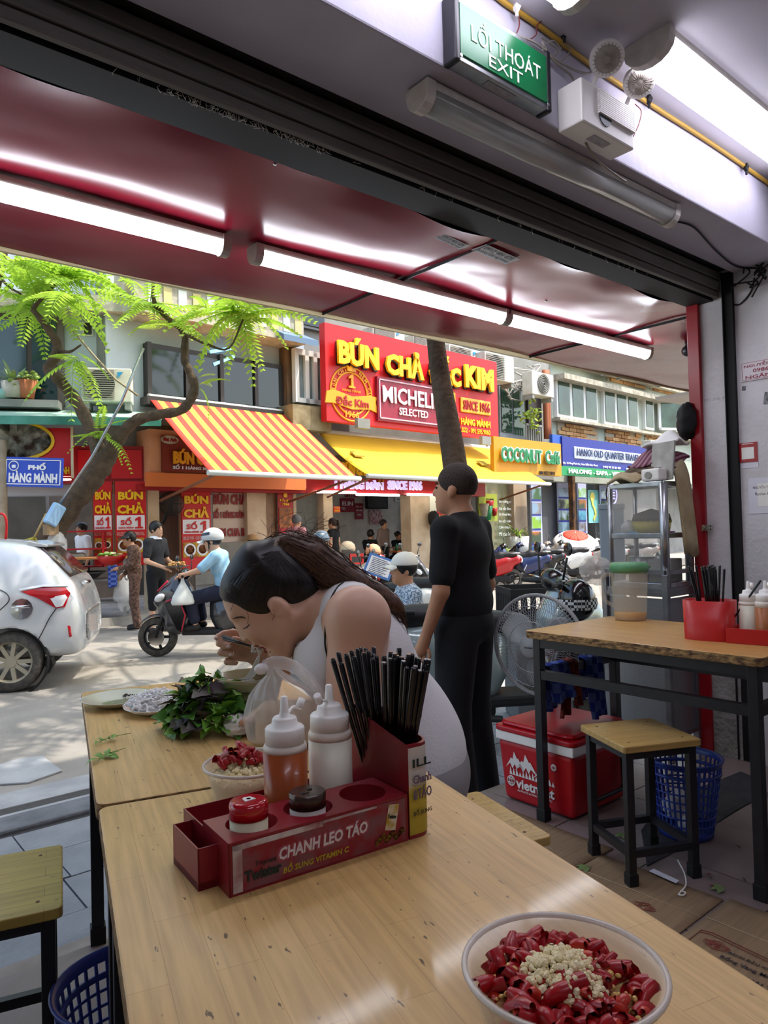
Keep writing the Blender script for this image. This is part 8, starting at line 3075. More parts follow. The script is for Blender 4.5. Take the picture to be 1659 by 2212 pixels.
def person(label, loc, dv, H=1.66, J=None, skin=None, shirt=None, sleeve=.6, pants=None, plen=1., hair='short', hm=None, h=.017, fat=1., head=(0, 0, 0), hat=None, hatm=None, shoes=True, group=None, hands=True):
 """figure facing dv: one continuous body, clothes, hair, shoes; J overrides joints (local: x right, y forward, z up, for 1.7 m)"""
 skin = skin or m_sk3
 hm = hm or m_hair
 s = H / 1.7
 j = dict(pel=(0, 0, .92), wai=(0, 0, 1.08), che=(0, 0, 1.27), nek=(0, -.01, 1.44), hed=(0, .025, 1.575),
    sl=(-.175, 0, 1.385), el=(-.225, -.03, 1.10), wl=(-.215, .05, .86), sr=(.175, 0, 1.385), er=(.225, -.03, 1.10), wr=(.215, .05, .86),
    hl=(-.09, 0, .88), kl=(-.10, .02, .48), al=(-.10, -.03, .09), hr=(.09, 0, .88), kr=(.10, .02, .48), ar=(.10, -.03, .09))
 j.update(J or {})
 j = {k: A(*v) * s for k, v in j.items()}
 t = thing('person', label, 'person', loc, math.atan2(dv.y, dv.x) - math.pi / 2, group)
 q = lambda v: v * s
 Rh = np.array(Matrix.Rotation(R(head[0]), 3, 'Z') @ Matrix.Rotation(R(head[1]), 3, 'X') @ Matrix.Rotation(R(head[2]), 3, 'Y'))
 hc = j['hed']
 hp = lambda x, y, z: hc + Rh @ (A(x, y, z) * s)
 B = Body()
 B.ell(hp(0, -.012, .03), (q(.077), q(.097), q(.098)), Rh, .02).ell(hp(0, .025, -.035), (q(.06), q(.07), q(.09)), Rh, .03).ell(hp(0, .06, -.09), (q(.03), q(.028), q(.026)), Rh, .03)
 B.cap(hp(0, .09, .015), hp(0, .108, -.025), q(.008), q(.013), .012)
 for e in (-1, 1):
  B.ell(hp(e * .078, -.012, -.01), (q(.012), q(.022), q(.033)), Rh, .006)
 B.cap(j['nek'], hp(0, -.015, -.05), q(.06), q(.052), .03)
 B.ell(j['che'], (q(.15 * fat), q(.095 * fat), q(.16)), ID3, .05).ell(j['wai'], (q(.13 * fat), q(.09 * fat), q(.13)), ID3, .05).ell(j['pel'], (q(.15 * fat), q(.10 * fat), q(.11)), ID3, .05)
 F_ = MB()
 for sd, e in (('l', -1), ('r', 1)):
  B.cap(j['che'] + A(0, 0, .1) * s, j['s' + sd], q(.06), q(.055), .04)
  B.cap(j['s' + sd], j['e' + sd], q(.05), q(.04), .02).cap(j['e' + sd], j['w' + sd], q(.04), q(.027), .015)
  fd = j['w' + sd] - j['e' + sd]
  fd = fd / np.linalg.norm(fd)
  pw_ = j['w' + sd] + fd * q(.05)
  B.cap(j['w' + sd] + fd * q(.01), pw_, q(.028), q(.034), .015)
  if hands:
   sx = np.cross(fd, A(0, 0, 1) if abs(fd[2]) < .85 else A(1, 0, 0))
   sx = sx / np.linalg.norm(sx)
   nn = np.cross(sx, fd)
   for k in range(4):
    b0 = pw_ + sx * q((k - 1.5) * .018) + fd * q(.015)
    L_f = q((.062, .072, .068, .054)[k])
    b1_ = b0 + fd * L_f * .55 - nn * q(.006)
    F_.tube([b0, b1_, b1_ + fd * L_f * .35 - nn * q(.022)], [q(.0095), q(.0085), q(.007)], 6)
   b0 = pw_ - fd * q(.02) + sx * q(.03) * -e
   F_.tube([b0, b0 + fd * q(.03) - sx * e * q(.022), b0 + fd * q(.06) - sx * e * q(.02) - nn * q(.012)], [q(.011), q(.0095), q(.008)], 6)
  B.cap(j['h' + sd], j['k' + sd], q(.075 * fat), q(.052), .03).cap(j['k' + sd], j['a' + sd], q(.052), q(.035), .02)
 body_obj(B.mesh(h), 'body', skin, t, True, 1, F_)
 for e in (-1, 1):
  MB().ell(hp(e * .031, .083, .006), (q(.014), q(.008), q(.006))).obj('eye', m_eye, t, local=True)
  MB().tube([hp(e * .016, .089, .026), hp(e * .034, .086, .031), hp(e * .05, .074, .026)], q(.0045), 5).obj('eyebrow', hm if hm is not m_hairg else m_hairb, t, local=True)
 MB().tube([hp(-.022, .084, -.066), hp(0, .094, -.064), hp(.022, .084, -.066)], q(.006), 6).obj('mouth', m_lip, t, local=True)
 if shirt:
  C = Body()
  g = .016
  C.ell(j['che'], (q(.165 * fat), q(.11 * fat), q(.17)), ID3, .05).ell(j['wai'], (q(.15 * fat), q(.105 * fat), q(.15)), ID3, .05).ell((j['pel'] + j['wai']) / 2, (q(.155 * fat), q(.11 * fat), q(.12)), ID3, .05)
  for sd in 'lr':
   C.cap(j['che'] + A(0, 0, .11) * s, j['s' + sd], q(.065), q(.068), .04)
   e_ = j['s' + sd] + (j['e' + sd] - j['s' + sd]) * min(1, sleeve)
   C.cap(j['s' + sd], e_, q(.066), q(.062), .02)
   if sleeve > 1:
    C.cap(e_, j['e' + sd] + (j['w' + sd] - j['e' + sd]) * (sleeve - 1), q(.056), q(.042), .015)
  C.cap(j['nek'] + A(0, 0, -.05) * s, j['nek'] + A(0, -.005, -.03) * s, q(.08), q(.074), .03)
  body_obj(C.mesh(h), 'shirt', shirt, t, True, 1)
 if pants:
  C = Body()
  C.ell(j['pel'], (q(.16 * fat), q(.115 * fat), q(.12)), ID3, .04)
  for sd in 'lr':
   k1 = min(1, plen * 2)
   C.cap(j['h' + sd], j['h' + sd] + (j['k' + sd] - j['h' + sd]) * k1, q(.092 * fat), q(.072 * fat), .03)
   if plen > .5:
    C.cap(j['k' + sd], j['k' + sd] + (j['a' + sd] - j['k' + sd]) * (plen * 2 - 1), q(.072 * fat), q(.064 * fat), .03)
  body_obj(C.mesh(h), 'trousers', pants, t, True, 1)
 if shoes:
  for sd in 'lr':
   f2 = A(0, 1, 0)
   C = Body().cap(j['a' + sd] + A(0, -.02, -.035) * s, j['a' + sd] + f2 * q(.14) + A(0, 0, -.05) * s, q(.042), q(.036), .02)
   body_obj(C.mesh(h), 'shoe', m_shoe, t, True, 1)
 if hair:
  g = .0 if hair == 'crop' else .008
  C = Body().ell(hp(0, -.014, .033), (q(.083 + g), q(.103 + g), q(.103 + g)), Rh, .01)
  if hair in ('long', 'tail'):
   C.cap(hp(0, -.08, 0), hp(0, -.09, -.12 if hair == 'long' else -.02), q(.06), q(.04), .04)
  C.ell(hp(0, .10, -.06), (q(.085), q(.088), q(.105)), Rh, .01, True)
  lowz = hp(0, 0, {'long': -.2, 'crop': -.03}.get(hair, -.055))[2]
  P_ = C.mesh(h * .8, cut=lambda X, Y, Z: lowz - Z)
  X2 = None
  if hair == 'tail':
   X2 = MB().tube(spline([hp(0, -.1, .06), hp(0, -.15, .04), hp(0, -.16, -.08), hp(0, -.14, -.2)], 5), lerp_list([.03, .035, .03, .008], 16), 10)
  if hair == 'bun':
   X2 = MB().ell(hp(0, -.12, .06), q(.045))
  body_obj(P_, 'hair', hm, t, True, 1, X2)
 if hat == 'cap':
  C = Body().ell(hp(0, -.014, .045), (q(.098), q(.115), q(.105)), Rh, .01)
  zc = hp(0, 0, .035)[2]
  ht = body_obj(C.mesh(h * .8, cut=lambda X, Y, Z: zc - Z), 'cap', hatm, t, True, 1)
  MB().grid(lambda u, v: hp((u - .5) * .17, .07 + .10 * v * math.sin(math.pi * (.15 + .7 * u)), .05 - .02 * v - .03 * (2 * u - 1) ** 2), 8, 5).obj('visor', hatm, ht, local=True, solid=.008)
 if hat == 'helmet':
  C = Body().ell(hp(0, -.014, .045), (q(.115), q(.14), q(.12)), Rh, .01)
  zc = hp(0, 0, .01)[2]
  ht = body_obj(C.mesh(h * .8, cut=lambda X, Y, Z: zc - Z), 'helmet', hatm, t, True, 1)
  MB().grid(lambda u, v: hp((u - .5) * .19, .09 + .10 * v * math.sin(math.pi * (.15 + .7 * u)), .04 - .02 * v - .03 * (2 * u - 1) ** 2), 8, 5).obj('visor', m_clearl, ht, local=True, solid=.008)
  MB().grid(lambda u, v: hp(-.116 * math.cos(math.pi * u) * math.sin(1.0 + .3 * v), -.014 + .142 * math.sin(math.pi * u) * math.sin(1.0 + .3 * v), .045 + .122 * math.cos(1.0 + .3 * v)), 20, 4).obj('helmet_band', m_gk, ht, local=True)
  for e in (-1, 1):
   MB().tube([hp(e * .085, .02, .02), hp(e * .07, .03, -.06), hp(e * .02, .05, -.115)], q(.007), 5).obj('chin_strap', m_mk, ht, local=True)
 if hat == 'straw':
  MB().lathe([(.19 * s, 0), (.1 * s, .03), (.09 * s, .1), (0, .12)], hp(0, -.01, .05), 20).obj('straw_hat', hatm, t, local=True)
 if hat == 'visor':
  MB().grid(lambda u, v: hp((.095 + .09 * v) * math.cos(math.pi * (1 - u)), -.01 + (.1 + .10 * v) * math.sin(math.pi * u), .06 - .045 * v), 16, 4).obj('visor', hatm, t, local=True, solid=.006)
 return t


m_blk = mat('black cotton', '0b0b0d', .9, bump=.15, bs=90)
m_blk2 = mat('black trousers', '0d0e14', .9, bump=.15, bs=60)
# man in black in front of the shop
pm = atd(1008, 1500, 3.50)
dm_ = (-VR * .86 + VD * .52).normalized()
MAN = person('standing man in black T-shirt and trousers with cropped hair', V((pm.x, pm.y, ZSW)), dm_, 1.665, dict(sl=(-.19, 0, 1.375), sr=(.19, 0, 1.375), el=(-.25, .0, 1.09), wl=(-.235, .10, .86), er=(.25, -.02, 1.09), hed=(0, .035, 1.575), al=(-.13, -.03, .09), kl=(-.12, .02, .48), ar=(.12, -.03, .09), kr=(.115, .02, .48)),
    m_sk2, m_blk, .75, m_blk2, 1., 'crop', mat('cropped hair', '241c18', .85, col2='3d3028', vs=120), .0105, 1.18, (8, 4, 0))
# shopkeeper carrying a tray, walking across
pp_ = atz(338, 1338, ZRD)
pp_ = atd(338, 1300, 11.0)
person('young man in black polo with white collar carrying a tray', V((pp_.x, pp_.y, ZRD)), (VR * .93 - VD * .36).normalized(), 1.68,
    dict(el=(-.24, .02, 1.1), wl=(-.15, .27, 1.0), er=(.24, .02, 1.1), wr=(.15, .27, 1.0)), m_sk, mat('black polo', '1c1c20', .85, col2='2a2a2e', vs=20), .7, m_blk2, .62, 'short', None, .016, 1., (0, 4, 0), group='people in the street')
POL = Matrix.Translation(V((pp_.x, pp_.y, ZRD))) @ Matrix.Rotation(math.atan2((VR * .93 - VD * .36).y, (VR * .93 - VD * .36).x) - math.pi / 2, 4, 'Z')
cl_ = MB().lathe([(.07, 0), (.085, -.03), (.1, -.05)], POL @ V((0, 0, 1.46)), 16, caps=False).obj('collar', m_swht, bpy.data.objects['person.001'], solid=.006)
ty = thing('food_tray', 'steel tray of grilled food carried by the man in the polo', 'tray', POL @ V((0, .36, .98)))
c = POL @ V((0, .38, .985))
MB().lathe([(.15, 0), (.19, .02), (.2, .02)], c, 24).obj('tray', m_steel, ty)
random.seed(51)
for k in range(22):
 MB().ell(c + V((random.uniform(-.12, .12), random.uniform(-.12, .12), .03 + random.uniform(0, .04))), (.04, .025, .018), Matrix.Rotation(random.uniform(0, 3), 3, 'Z'), 8, 5).obj('food_piece', mat('fried food', 'c79a5e', .6, col2='a5763c', vs=9), ty)
# woman with dark visor and red basket
pv = atd(292, 1300, 11.4)
m_flor = mat('brown patterned cloth', '7a5b4c', .9, col2='4a352c', vs=30, var=.3)
dv_ = (-VR * .95 - VD * .3).normalized()
person('stooped vendor in dark visor and patterned trousers with red basket', V((pv.x, pv.y, ZRD)), dv_, 1.56, dict(hed=(0, .08, 1.55), nek=(0, .05, 1.42), el=(-.22, .06, 1.1), wl=(-.16, .26, 1.06), er=(.24, .02, 1.08), wr=(.2, .2, .92)), m_sk3, m_flor, 1.8, m_flor, 1., 'short', None, .017, 1.05, hat='visor', hatm=m_mk, group='people in the street')
c = V((pv.x, pv.y, ZRD)) + dv_ * .34 + UP * 1.04
bk = thing('food_basket', 'shallow red plastic basket of greens held by the vendor', 'basket', c)
MB().lathe([(.14, 0), (.22, .13), (.23, .13), (.15, .01)], c, 24).obj('tub', m_brt, bk)
for k in range(30):
 MB().ell(c + V((random.uniform(-.15, .15), random.uniform(-.15, .15), .12 + random.uniform(0, .05))), (.05, .03, .015), Matrix.Rotation(random.uniform(0, 3), 3, 'X'), 6, 4).obj('leaf', m_lg if k % 3 else m_garl, bk)
# scooter rider
sb_ = pw - dirs * .63
m_blue = mat('light blue shirt', '9cc3da', .85, col2='86b2cf', vs=12)
person('rider in pale blue shirt and helmet on the black scooter', V((sb_.x, sb_.y, ZRD)) - dirs * .16, dirs, 1.7,
    dict(pel=(0, -.07, .80), wai=(0, -.05, .92), che=(0, .01, 1.10), nek=(0, .05, 1.26), hed=(0, .10, 1.385), sl=(-.18, .02, 1.205), sr=(.18, .02, 1.205), el=(-.26, .18, 1.05), wl=(-.27, .36, 1.0), er=(.26, .18, 1.05), wr=(.27, .36, 1.0),
   hl=(-.09, -.05, .78), kl=(-.15, .34, .70), al=(-.14, .28, .40), hr=(.09, -.05, .78), kr=(.15, .34, .70), ar=(.14, .28, .40)), m_sk, m_blue, .85, mat('navy trousers', '1b1f33', .9), .9, 'short', None, .015, 1.05, (0, -8, 0), 'helmet', mat('silver helmet', 'b9bcbc', .25, coat=.5), group='people in the street')
wp_ = V((sb_.x, sb_.y, ZRD)) - dirs * .16 + dirs * .40 + UP * .92 - VD * .26
tb = thing('takeaway_bag', 'white plastic bag with a foam box hanging from the rider\'s hand', 'bag', wp_)
MB().lathe([(.012, .10), (.02, 0), (.11, -.17), (.13, -.24), (.12, -.27), (0, -.275)], wp_, 16, xs=1.1, ys=.8).obj('bag_skin', mat('white carrier bag', 'e3e6e2', .5, alpha=.8), tb)
MB().box(wp_ - UP * .235, (.19, .14, .06), 0).obj('foam_box', m_swht, tb, bevel=.01)
MB().lathe([(.033, -.008), (.033, .008)], wp_ + dirs * -.05 + UP * .10, 16, dirs, caps=False).obj('watch', m_alu, bpy.data.objects['person.003'])
# small figures further off
SIT = dict(pel=(0, 0, .5), wai=(0, .0, .66), che=(0, .03, .86), nek=(0, .05, 1.03), hed=(0, .08, 1.165), sl=(-.17, .04, .975), sr=(.17, .04, .975), el=(-.22, .14, .74), wl=(-.12, .34, .76), er=(.22, .14, .74), wr=(.12, .34, .76),
     hl=(-.09, .02, .46), kl=(-.11, .42, .48), al=(-.11, .38, .09), hr=(.09, .02, .46), kr=(.11, .42, .48), ar=(.11, .38, .09))


def bypx(label, px, py_head, off_or_d, dv, H=1.62, sit=False, F_=FM, zbase=None, **k):
 p = F_.p(px, py_head, off_or_d)
 z = ZF if zbase is None else zbase
 return person(label, V((p.x, p.y, z)), dv.normalized(), H, dict(SIT) if sit else None, group='people at the shops opposite', **k)


m_pinks = mat('pink shirt', 'c98a90', .9)
m_greyb = mat('grey brown blouse', '7d6a60', .9)
m_maro = mat('maroon shirt', '5a1a22', .9)
bypx('grey-haired man in pink raising his hands beside the brown pier', 640, 1140, 1.1, VD * .7 + VR * .5, 1.66, shirt=m_pinks, pants=m_blk2, hm=m_hairg, h=.02)
bypx('standing waitress with ponytail and black apron', 720, 1130, .6, VR * -.8 + VD * .3, 1.6, shirt=m_blk, pants=m_blk2, hair='tail', hm=m_hairb, h=.02, sleeve=.3)
bypx('elderly woman standing in a grey brown blouse in the shop', 828, 1140, -1.0, VR * .7 - VD * .5, 1.58, shirt=m_greyb, sleeve=1.8, pants=m_blk2, hair='bun', hm=m_hairb, h=.02)
bypx('seated diner in black with a bag strap in the noodle shop', 797, 1150, -1.2, VR * .6 + VD * .8, 1.75, True, shirt=m_blk, pants=m_blk2, h=.02)
bypx('seated woman diner at the wooden table in the noodle shop', 856, 1150, -2.2, VR * .6 - VD * .6, 1.66, True, shirt=m_blk2, pants=m_blk2, hair='bun', h=.02)
bypx('seated man in a maroon shirt eating in the noodle shop', 880, 1148, -1.9, VR * -.8 - VD * .2, 1.8, True, shirt=m_maro, pants=m_blk2, h=.02)
bypx('seated person in straw hat behind the scooter rider', 552, 1150, .3, VR * -.9 - VD * .3, 1.66, True, shirt=m_pinks, pants=m_blk2, hair='long', hat='straw', hatm=mat('straw', 'b58f62', .9), h=.02)
bypx('cook in white bending in the dark stall behind the tree', 178, 1120, -.6, VR * -.5 - VD * .6, 1.6, False, FL, shirt=m_swht, pants=m_blk2, h=.022)
# rider in white shirt and helmet waiting before the shop, person in pale cap nearer
pr2 = atd(692, 1250, 9.2)
person('helmeted person in white shirt seen behind the woman\'s ponytail', V((pr2.x, pr2.y, ZRD)), (VR * .3 + VD * .9).normalized(), 1.55, dict(SIT, **{k: (v[0], v[1], v[2] + .3) for k, v in SIT.items()}), m_sk3, m_swht, .6, m_blk2, 1., 'long', m_hairb, .018, 1., hat='helmet', hatm=mat('grey blue helmet', '5d6f80', .3, coat=.4), group='people in the street')
pcp = atd(893, 1300, 5.6)
m_ptn = mat('white blue print shirt', 'b9c4cc', .9, col2='5d7286', vs=70, var=.15)
person('person in pale cap and patterned shirt sitting behind the diner', V((pcp.x, pcp.y, ZRD)), (-VR * .93 - VD * .2).normalized(), 1.6, dict(SIT, **{k: (v[0], v[1], v[2] + .07) for k, v in SIT.items()}), m_sk2, m_ptn, .8, m_blk2, 1., 'short', None, .013, 1., (0, 0, 0), 'cap', mat('pale cap', 'd5d2c6', .85), group='people in the street')

# ---------------------------------------------------------------- the woman eating, in the foreground
def W(px, py, d):
 return np.array(atd(px, py, d))


vr, vd, uz = np.array(VR), np.array(VD), A(0, 0, 1)
m_wsk = mat('fair skin', 'd2a78d', .45, sss=.15)
WOM = thing('person', 'woman in white tank top bending over her noodle bowl', 'person', V((atd(895, 1690, 1.82).x, atd(895, 1690, 1.82).y, 0)))
E0 = W(614, 1306, 1.745)
hf, hu, hl_ = -vr * .62 - uz * .78, -vr * .78 + uz * .62, -vd
RH = np.stack([hl_, hf, hu], 1)
hs = 1.03
hq = lambda l, f, u: E0 + (hl_ * l + hf * f + hu * u) * hs
B = Body()
ta_x = (W(735, 1310, 1.75) - W(890, 1650, 1.80))
ta_x = ta_x / np.linalg.norm(ta_x)
tf = -vr - ta_x * (-vr @ ta_x)
tf = tf / np.linalg.norm(tf)
RT_ = np.stack([np.cross(tf, ta_x), tf, ta_x], 1)
# torso, pelvis, legs
chest, waist, pelv = W(785, 1415, 1.76), W(872, 1560, 1.80), W(893, 1652, 1.80)
B.ell(chest, (.165, .115, .16), RT_, .05).ell(waist, (.14, .11, .15), RT_, .06).ell(pelv, (.175, .125, .13), RT_, .06)
nb0, nb1 = W(738, 1322, 1.75), W(660, 1318, 1.745)
B.cap(nb0, nb1, .062, .055, .04).cap(nb1, hq(0, 0, -.01), .055, .05, .03)
shl, shr = W(772, 1338, 1.60), W(752, 1335, 1.90)
B.cap(W(755, 1330, 1.72), shl, .075, .068, .04).cap(W(755, 1330, 1.78), shr, .075, .062, .04)
ell_, wrl = W(752, 1565, 1.56), W(640, 1548, 1.62)
B.cap(shl, ell_, .067, .05, .03).cap(ell_, wrl, .05, .031, .02).cap(wrl, W(598, 1545, 1.65), .03, .033, .015)
elr, wrr = W(700, 1468, 2.02), W(570, 1420, 1.88)
B.cap(shr, elr, .06, .048, .03).cap(elr, wrr, .048, .03, .02)
for sgn in (-1, 1):
 hp0 = pelv - vd * .09 * -sgn - uz * .03
 kn = hp0 - vr * .40 + vd * (.04 * sgn) - uz * .02
 ft = kn + vr * .02 - uz * (kn[2] - .09)
 B.cap(hp0, kn, .085, .06, .04).cap(kn, ft, .058, .04, .03).cap(ft - uz * .03, ft - vr * .13 - uz * .05, .036, .03, .02)
# head and face
B.ell(hq(0, -.005, .05), (.074, .095, .092), RH, .02).ell(hq(0, .05, .03), (.064, .058, .09), RH, .03).ell(hq(0, .045, -.02), (.06, .055, .055), RH, .03)
B.ell(hq(0, .092, -.062), (.026, .024, .024), RH, .025).ell(hq(0, .042, .085), (.058, .046, .05), RH, .02)
for e in (-1, 1):
 B.cap(hq(e * .06, .005, -.03), hq(e * .022, .085, -.06), .018, .018, .03)
 B.ell(hq(e * .038, .082, .012), (.026, .022, .028), RH, .02)
 B.ell(hq(e * .032, .090, .043), (.018, .012, .012), RH, .012).ell(hq(e * .026, .080, .074), (.026, .014, .012), RH, .02)
 B.ell(hq(e * .074, -.002, .002), (.016, .021, .031), RH, .005).ell(hq(e * .093, .002, .006), (.008, .013, .020), RH, .003, True).ell(hq(e * .086, .006, .0), (.008, .006, .008), RH, .003, True)
B.cap(hq(0, .098, .062), hq(0, .114, .028), .008, .013, .014).ell(hq(.012, .114, .020), (.009, .009, .007), RH, .008).ell(hq(-.012, .114, .020), (.009, .009, .007), RH, .008)
B.ell(hq(0, .109, -.003), (.024, .014, .008), RH, .010).ell(hq(0, .100, -.044), (.022, .014, .009), RH, .010)
B.ell(hq(0, .112, -.023), (.022, .03, .0135), RH, .005, True)
# right hand closed round the chopsticks
palm = W(547, 1404, 1.85)
B.cap(wrr, palm, .030, .033, .02)
HB = .055
for pts, r_ in (([(546, 1378, 1.785), (505, 1366, 1.775), (484, 1369, 1.765), (467, 1377, 1.755)], .0095), ([(548, 1394, 1.78), (492, 1381, 1.765), (474, 1390, 1.75), (496, 1397, 1.74)], .0095),
    ([(548, 1410, 1.78), (492, 1399, 1.765), (477, 1410, 1.75), (500, 1414, 1.742)], .0092), ([(548, 1424, 1.785), (502, 1420, 1.77), (490, 1430, 1.757), (510, 1432, 1.75)], .0085),
    ([(556, 1400, 1.765), (530, 1388, 1.745), (506, 1382, 1.745)], .0105)):
 ch_ = [W(p[0], p[1], p[2] + HB) for p in pts]
 B.chain(ch_, [r_ * 1.1, r_, r_ * .95, r_ * .85][:len(ch_)], .005)
# left hand on the table edge
for k in range(4):
 a = W(598, 1545, 1.65) + vd * (.018 * (k - 1.5))
 B.chain([a, a - vr * .045 + uz * .004, a - vr * .075 - uz * .008], [.0095, .009, .008], .005)
bd_ = B.mesh(.0055)
WB = body_obj(bd_, 'body', m_wsk, WOM, False, 1)
# mouth cavity, closed eyes, brows, lips
MB().ell(hq(0, .086, -.023), (.02, .012, .012), Matrix(RH.tolist())).obj('mouth', mat('mouth dark', '4a1a1a', .4), WOM)
from mathutils.bvhtree import BVHTree


def bvh(o):
 return BVHTree.FromPolygons([v.co for v in o.data.vertices], [p.vertices for p in o.data.polygons])


T_B = bvh(WB)


def on(tree, px, py, lift=.001, d=1.75):
 """where the sight line meets a modelled surface"""
 r = ray(px, py).normalized()
 q = tree.ray_cast(CAMP, r)[0]
 return (q if q is not None else atd(px, py, d)) - r * lift


for nm, pts, rr, M_ in (('eyelashes', [(525, 1358), (529, 1357), (534, 1354), (538, 1349)], [.0008, .0016, .0017, .0012], m_eye), ('eyebrow', [(503, 1337), (512, 1334), (522, 1333), (531, 1336)], [.0015, .0026, .0026, .001], m_hairb),
     ('upper_lip', [(553, 1395), (560, 1396), (567, 1398), (574, 1401)], [.004, .0045, .004, .002], m_lip), ('lower_lip', [(584, 1408), (578, 1408), (573, 1405), (572, 1402)], [.003, .0045, .004, .002], m_lip),
     ('tattoo', [(584, 1420), (588, 1425), (593, 1419), (598, 1427), (604, 1421), (610, 1428), (616, 1423), (622, 1430)], [.0014] * 8, m_ink)):
 sp9 = spline([on(T_B, *p) for p in pts], 3)
 MB().tube(sp9, lerp_list(rr, len(sp9)), 6, flat=.7).obj(nm, M_, WOM)
nl = MB()
for p in ((467, 1377, 1.748), (494, 1397, 1.733), (500, 1414, 1.735)):
 nl.ell(W(p[0], p[1], p[2] + HB), (.006, .006, .004), None, 8, 5)
nl.obj('fingernails', mat('pale nail', 'e6cfc4', .3), WOM)
# tank top
C = Body()
C.ell(chest + RT_[:, 1] * .004, (.175, .125, .165), RT_, .05).ell(waist, (.155, .122, .16), RT_, .06).ell(pelv + ta_x * .02, (.185, .135, .125), RT_, .06)
C.cap(W(757, 1325, 1.70), W(762, 1322, 1.64), .078, .066, .03).cap(W(762, 1325, 1.80), W(770, 1320, 1.85), .075, .062, .03)
C.ell(W(705, 1430, 1.74), (.12, .07, .09), RT_, .06)
C.ell(W(790, 1362, 1.56), (.10, .074, .092), RT_, .008, True).cap(W(785, 1350, 1.56), ell_, .072, .07, .008, True)
C.ell(shr + vd * .05 - ta_x * .02, (.095, .085, .125), RT_, .008, True)
C.ell(W(655, 1325, 1.745), (.085, .055, .10), RT_, .008, True)
hem = pelv - ta_x * .085
m_tank = mat('white ribbed cotton', 'd9d7d6', .9, bump=.12, bs=160)
tk = body_obj(C.mesh(.0065, cut=lambda X, Y, Z: (hem[0] - X) * ta_x[0] + (hem[1] - Y) * ta_x[1] + (hem[2] - Z) * ta_x[2]), 'tank_top', m_tank, WOM, False, 2)
# shorts
C = Body().ell(pelv - ta_x * .01, (.186, .136, .135), RT_, .05)
for sgn in (-1, 1):
 hp0 = pelv - vd * .09 * -sgn - uz * .03
 C.cap(hp0, hp0 - vr * .25 + vd * (.025 * sgn) - uz * .012, .096, .085, .04)
tp_ = pelv + ta_x * .04
body_obj(C.mesh(.01, cut=lambda X, Y, Z: -((tp_[0] - X) * ta_x[0] + (tp_[1] - Y) * ta_x[1] + (tp_[2] - Z) * ta_x[2])), 'shorts', mat('grey shorts', '8d8a8a', .9), WOM, False, 1)
# loose front of the top and the thin black strap
fr_p = [[W(726, 1282, 1.66), W(702, 1330, 1.655), W(690, 1400, 1.665), W(680, 1480, 1.68)], [W(705, 1320, 1.70), W(682, 1355, 1.70), W(655, 1415, 1.71), W(645, 1475, 1.72)], [W(690, 1345, 1.75), W(664, 1375, 1.75), W(634, 1400, 1.75), W(628, 1465, 1.76)]]
MB().grid(lambda u, v: V(np.array([[np.interp(v * 3, range(4), [fr_p[r_][k][c_] for k in range(4)]) for c_ in range(3)] for r_ in range(3)]).T @ A((1 - u) ** 2, 2 * u * (1 - u), u * u) + A(0, 0, .004 * math.sin(9 * u + 5 * v))), 14, 14).obj('loose_neckline', m_tank, tk, solid=.004)
MB().tube(spline([V(W(*p)) for p in ((742, 1258, 1.68), (728, 1270, 1.63), (712, 1300, 1.595), (704, 1345, 1.575), (702, 1390, 1.57), (708, 1425, 1.57), (712, 1480, 1.57))], 6), .0022, 6).obj('bag_strap', m_dark, WOM)
# hair: cap swept back, tie, ponytail with loose strands
C = Body().ell(hq(0, -.012, .058), (.086, .108, .104), RH, .02).ell(hq(0, .03, .112), (.06, .045, .032), RH, .03).cap(hq(0, -.06, .09), W(596, 1196, 1.745), .06, .024, .05).ell(hq(0, -.06, .01), (.07, .06, .07), RH, .03)
C.ell(hq(0, .115, .045), (.10, .070, .092), RH, .010, True).ell(hq(0, .075, -.035), (.11, .075, .07), RH, .012, True)
for e in (-1, 1):
 C.ell(hq(e * .088, .0, .0), (.03, .022, .034), RH, .008, True)
hc_ = body_obj(C.mesh(.0055), 'hair', m_hair, WOM, False, 2)
tie = V(W(597, 1189, 1.742))
tdir = V(hq(0, -.1, .13)) - V(hq(0, -.02, .06))
MB().tube([tie + (V(hl_) * math.cos(a) + V(uz * .93 + vr * .3) * math.sin(a)) * .0365 for a in [k / 20 * 6.2832 for k in range(20)]], .0062, 8, closed=True).obj('hair_tie', mat('taupe hair tie', '8c8072', .8), hc_)
m_pony = mat('brown ponytail hair', '3a2316', .42, col2='5a3a24', vs=30, stretch=(4, 4, 4))
pth = [V(W(*p)) for p in ((590, 1182, 1.742), (630, 1186, 1.74), (672, 1203, 1.735), (715, 1235, 1.735), (760, 1262, 1.73), (815, 1288, 1.73), (850, 1308, 1.73), (874, 1328, 1.73))]
C = Body()
rs_ = [.024, .034, .040, .040, .034, .026, .016, .006]
C.chain([np.array(p) for p in pth], rs_, .03)
pn_ = body_obj(C.mesh(.008), 'ponytail', m_pony, WOM, False, 1)
random.seed(61)
sp_ = spline(pth, 4)
stn = MB()
for k in range(420):
 o1 = V((random.gauss(0, 1), random.gauss(0, 1), random.gauss(0, 1)))
 a, b_ = random.randint(0, 8), random.randint(18, len(sp_) - 1)
 wv = random.uniform(.7, 1.35)
 dr = random.uniform(-.02, .05)
 pts = []
 for i in range(a, b_ + 1, 3):
  f_ = i / (len(sp_) - 1)
  rr = float(np.interp(f_ * 7, range(8), rs_))
  pts.append(sp_[i] + o1.normalized() * rr * wv + UP * (-dr * f_ ** 3) + V((0, 0, .004 * math.sin(i + k))))
 if len(pts) > 2:
  stn.tube(spline(pts, 2), [.0011] * (len(pts) * 2 - 1), 3, False)
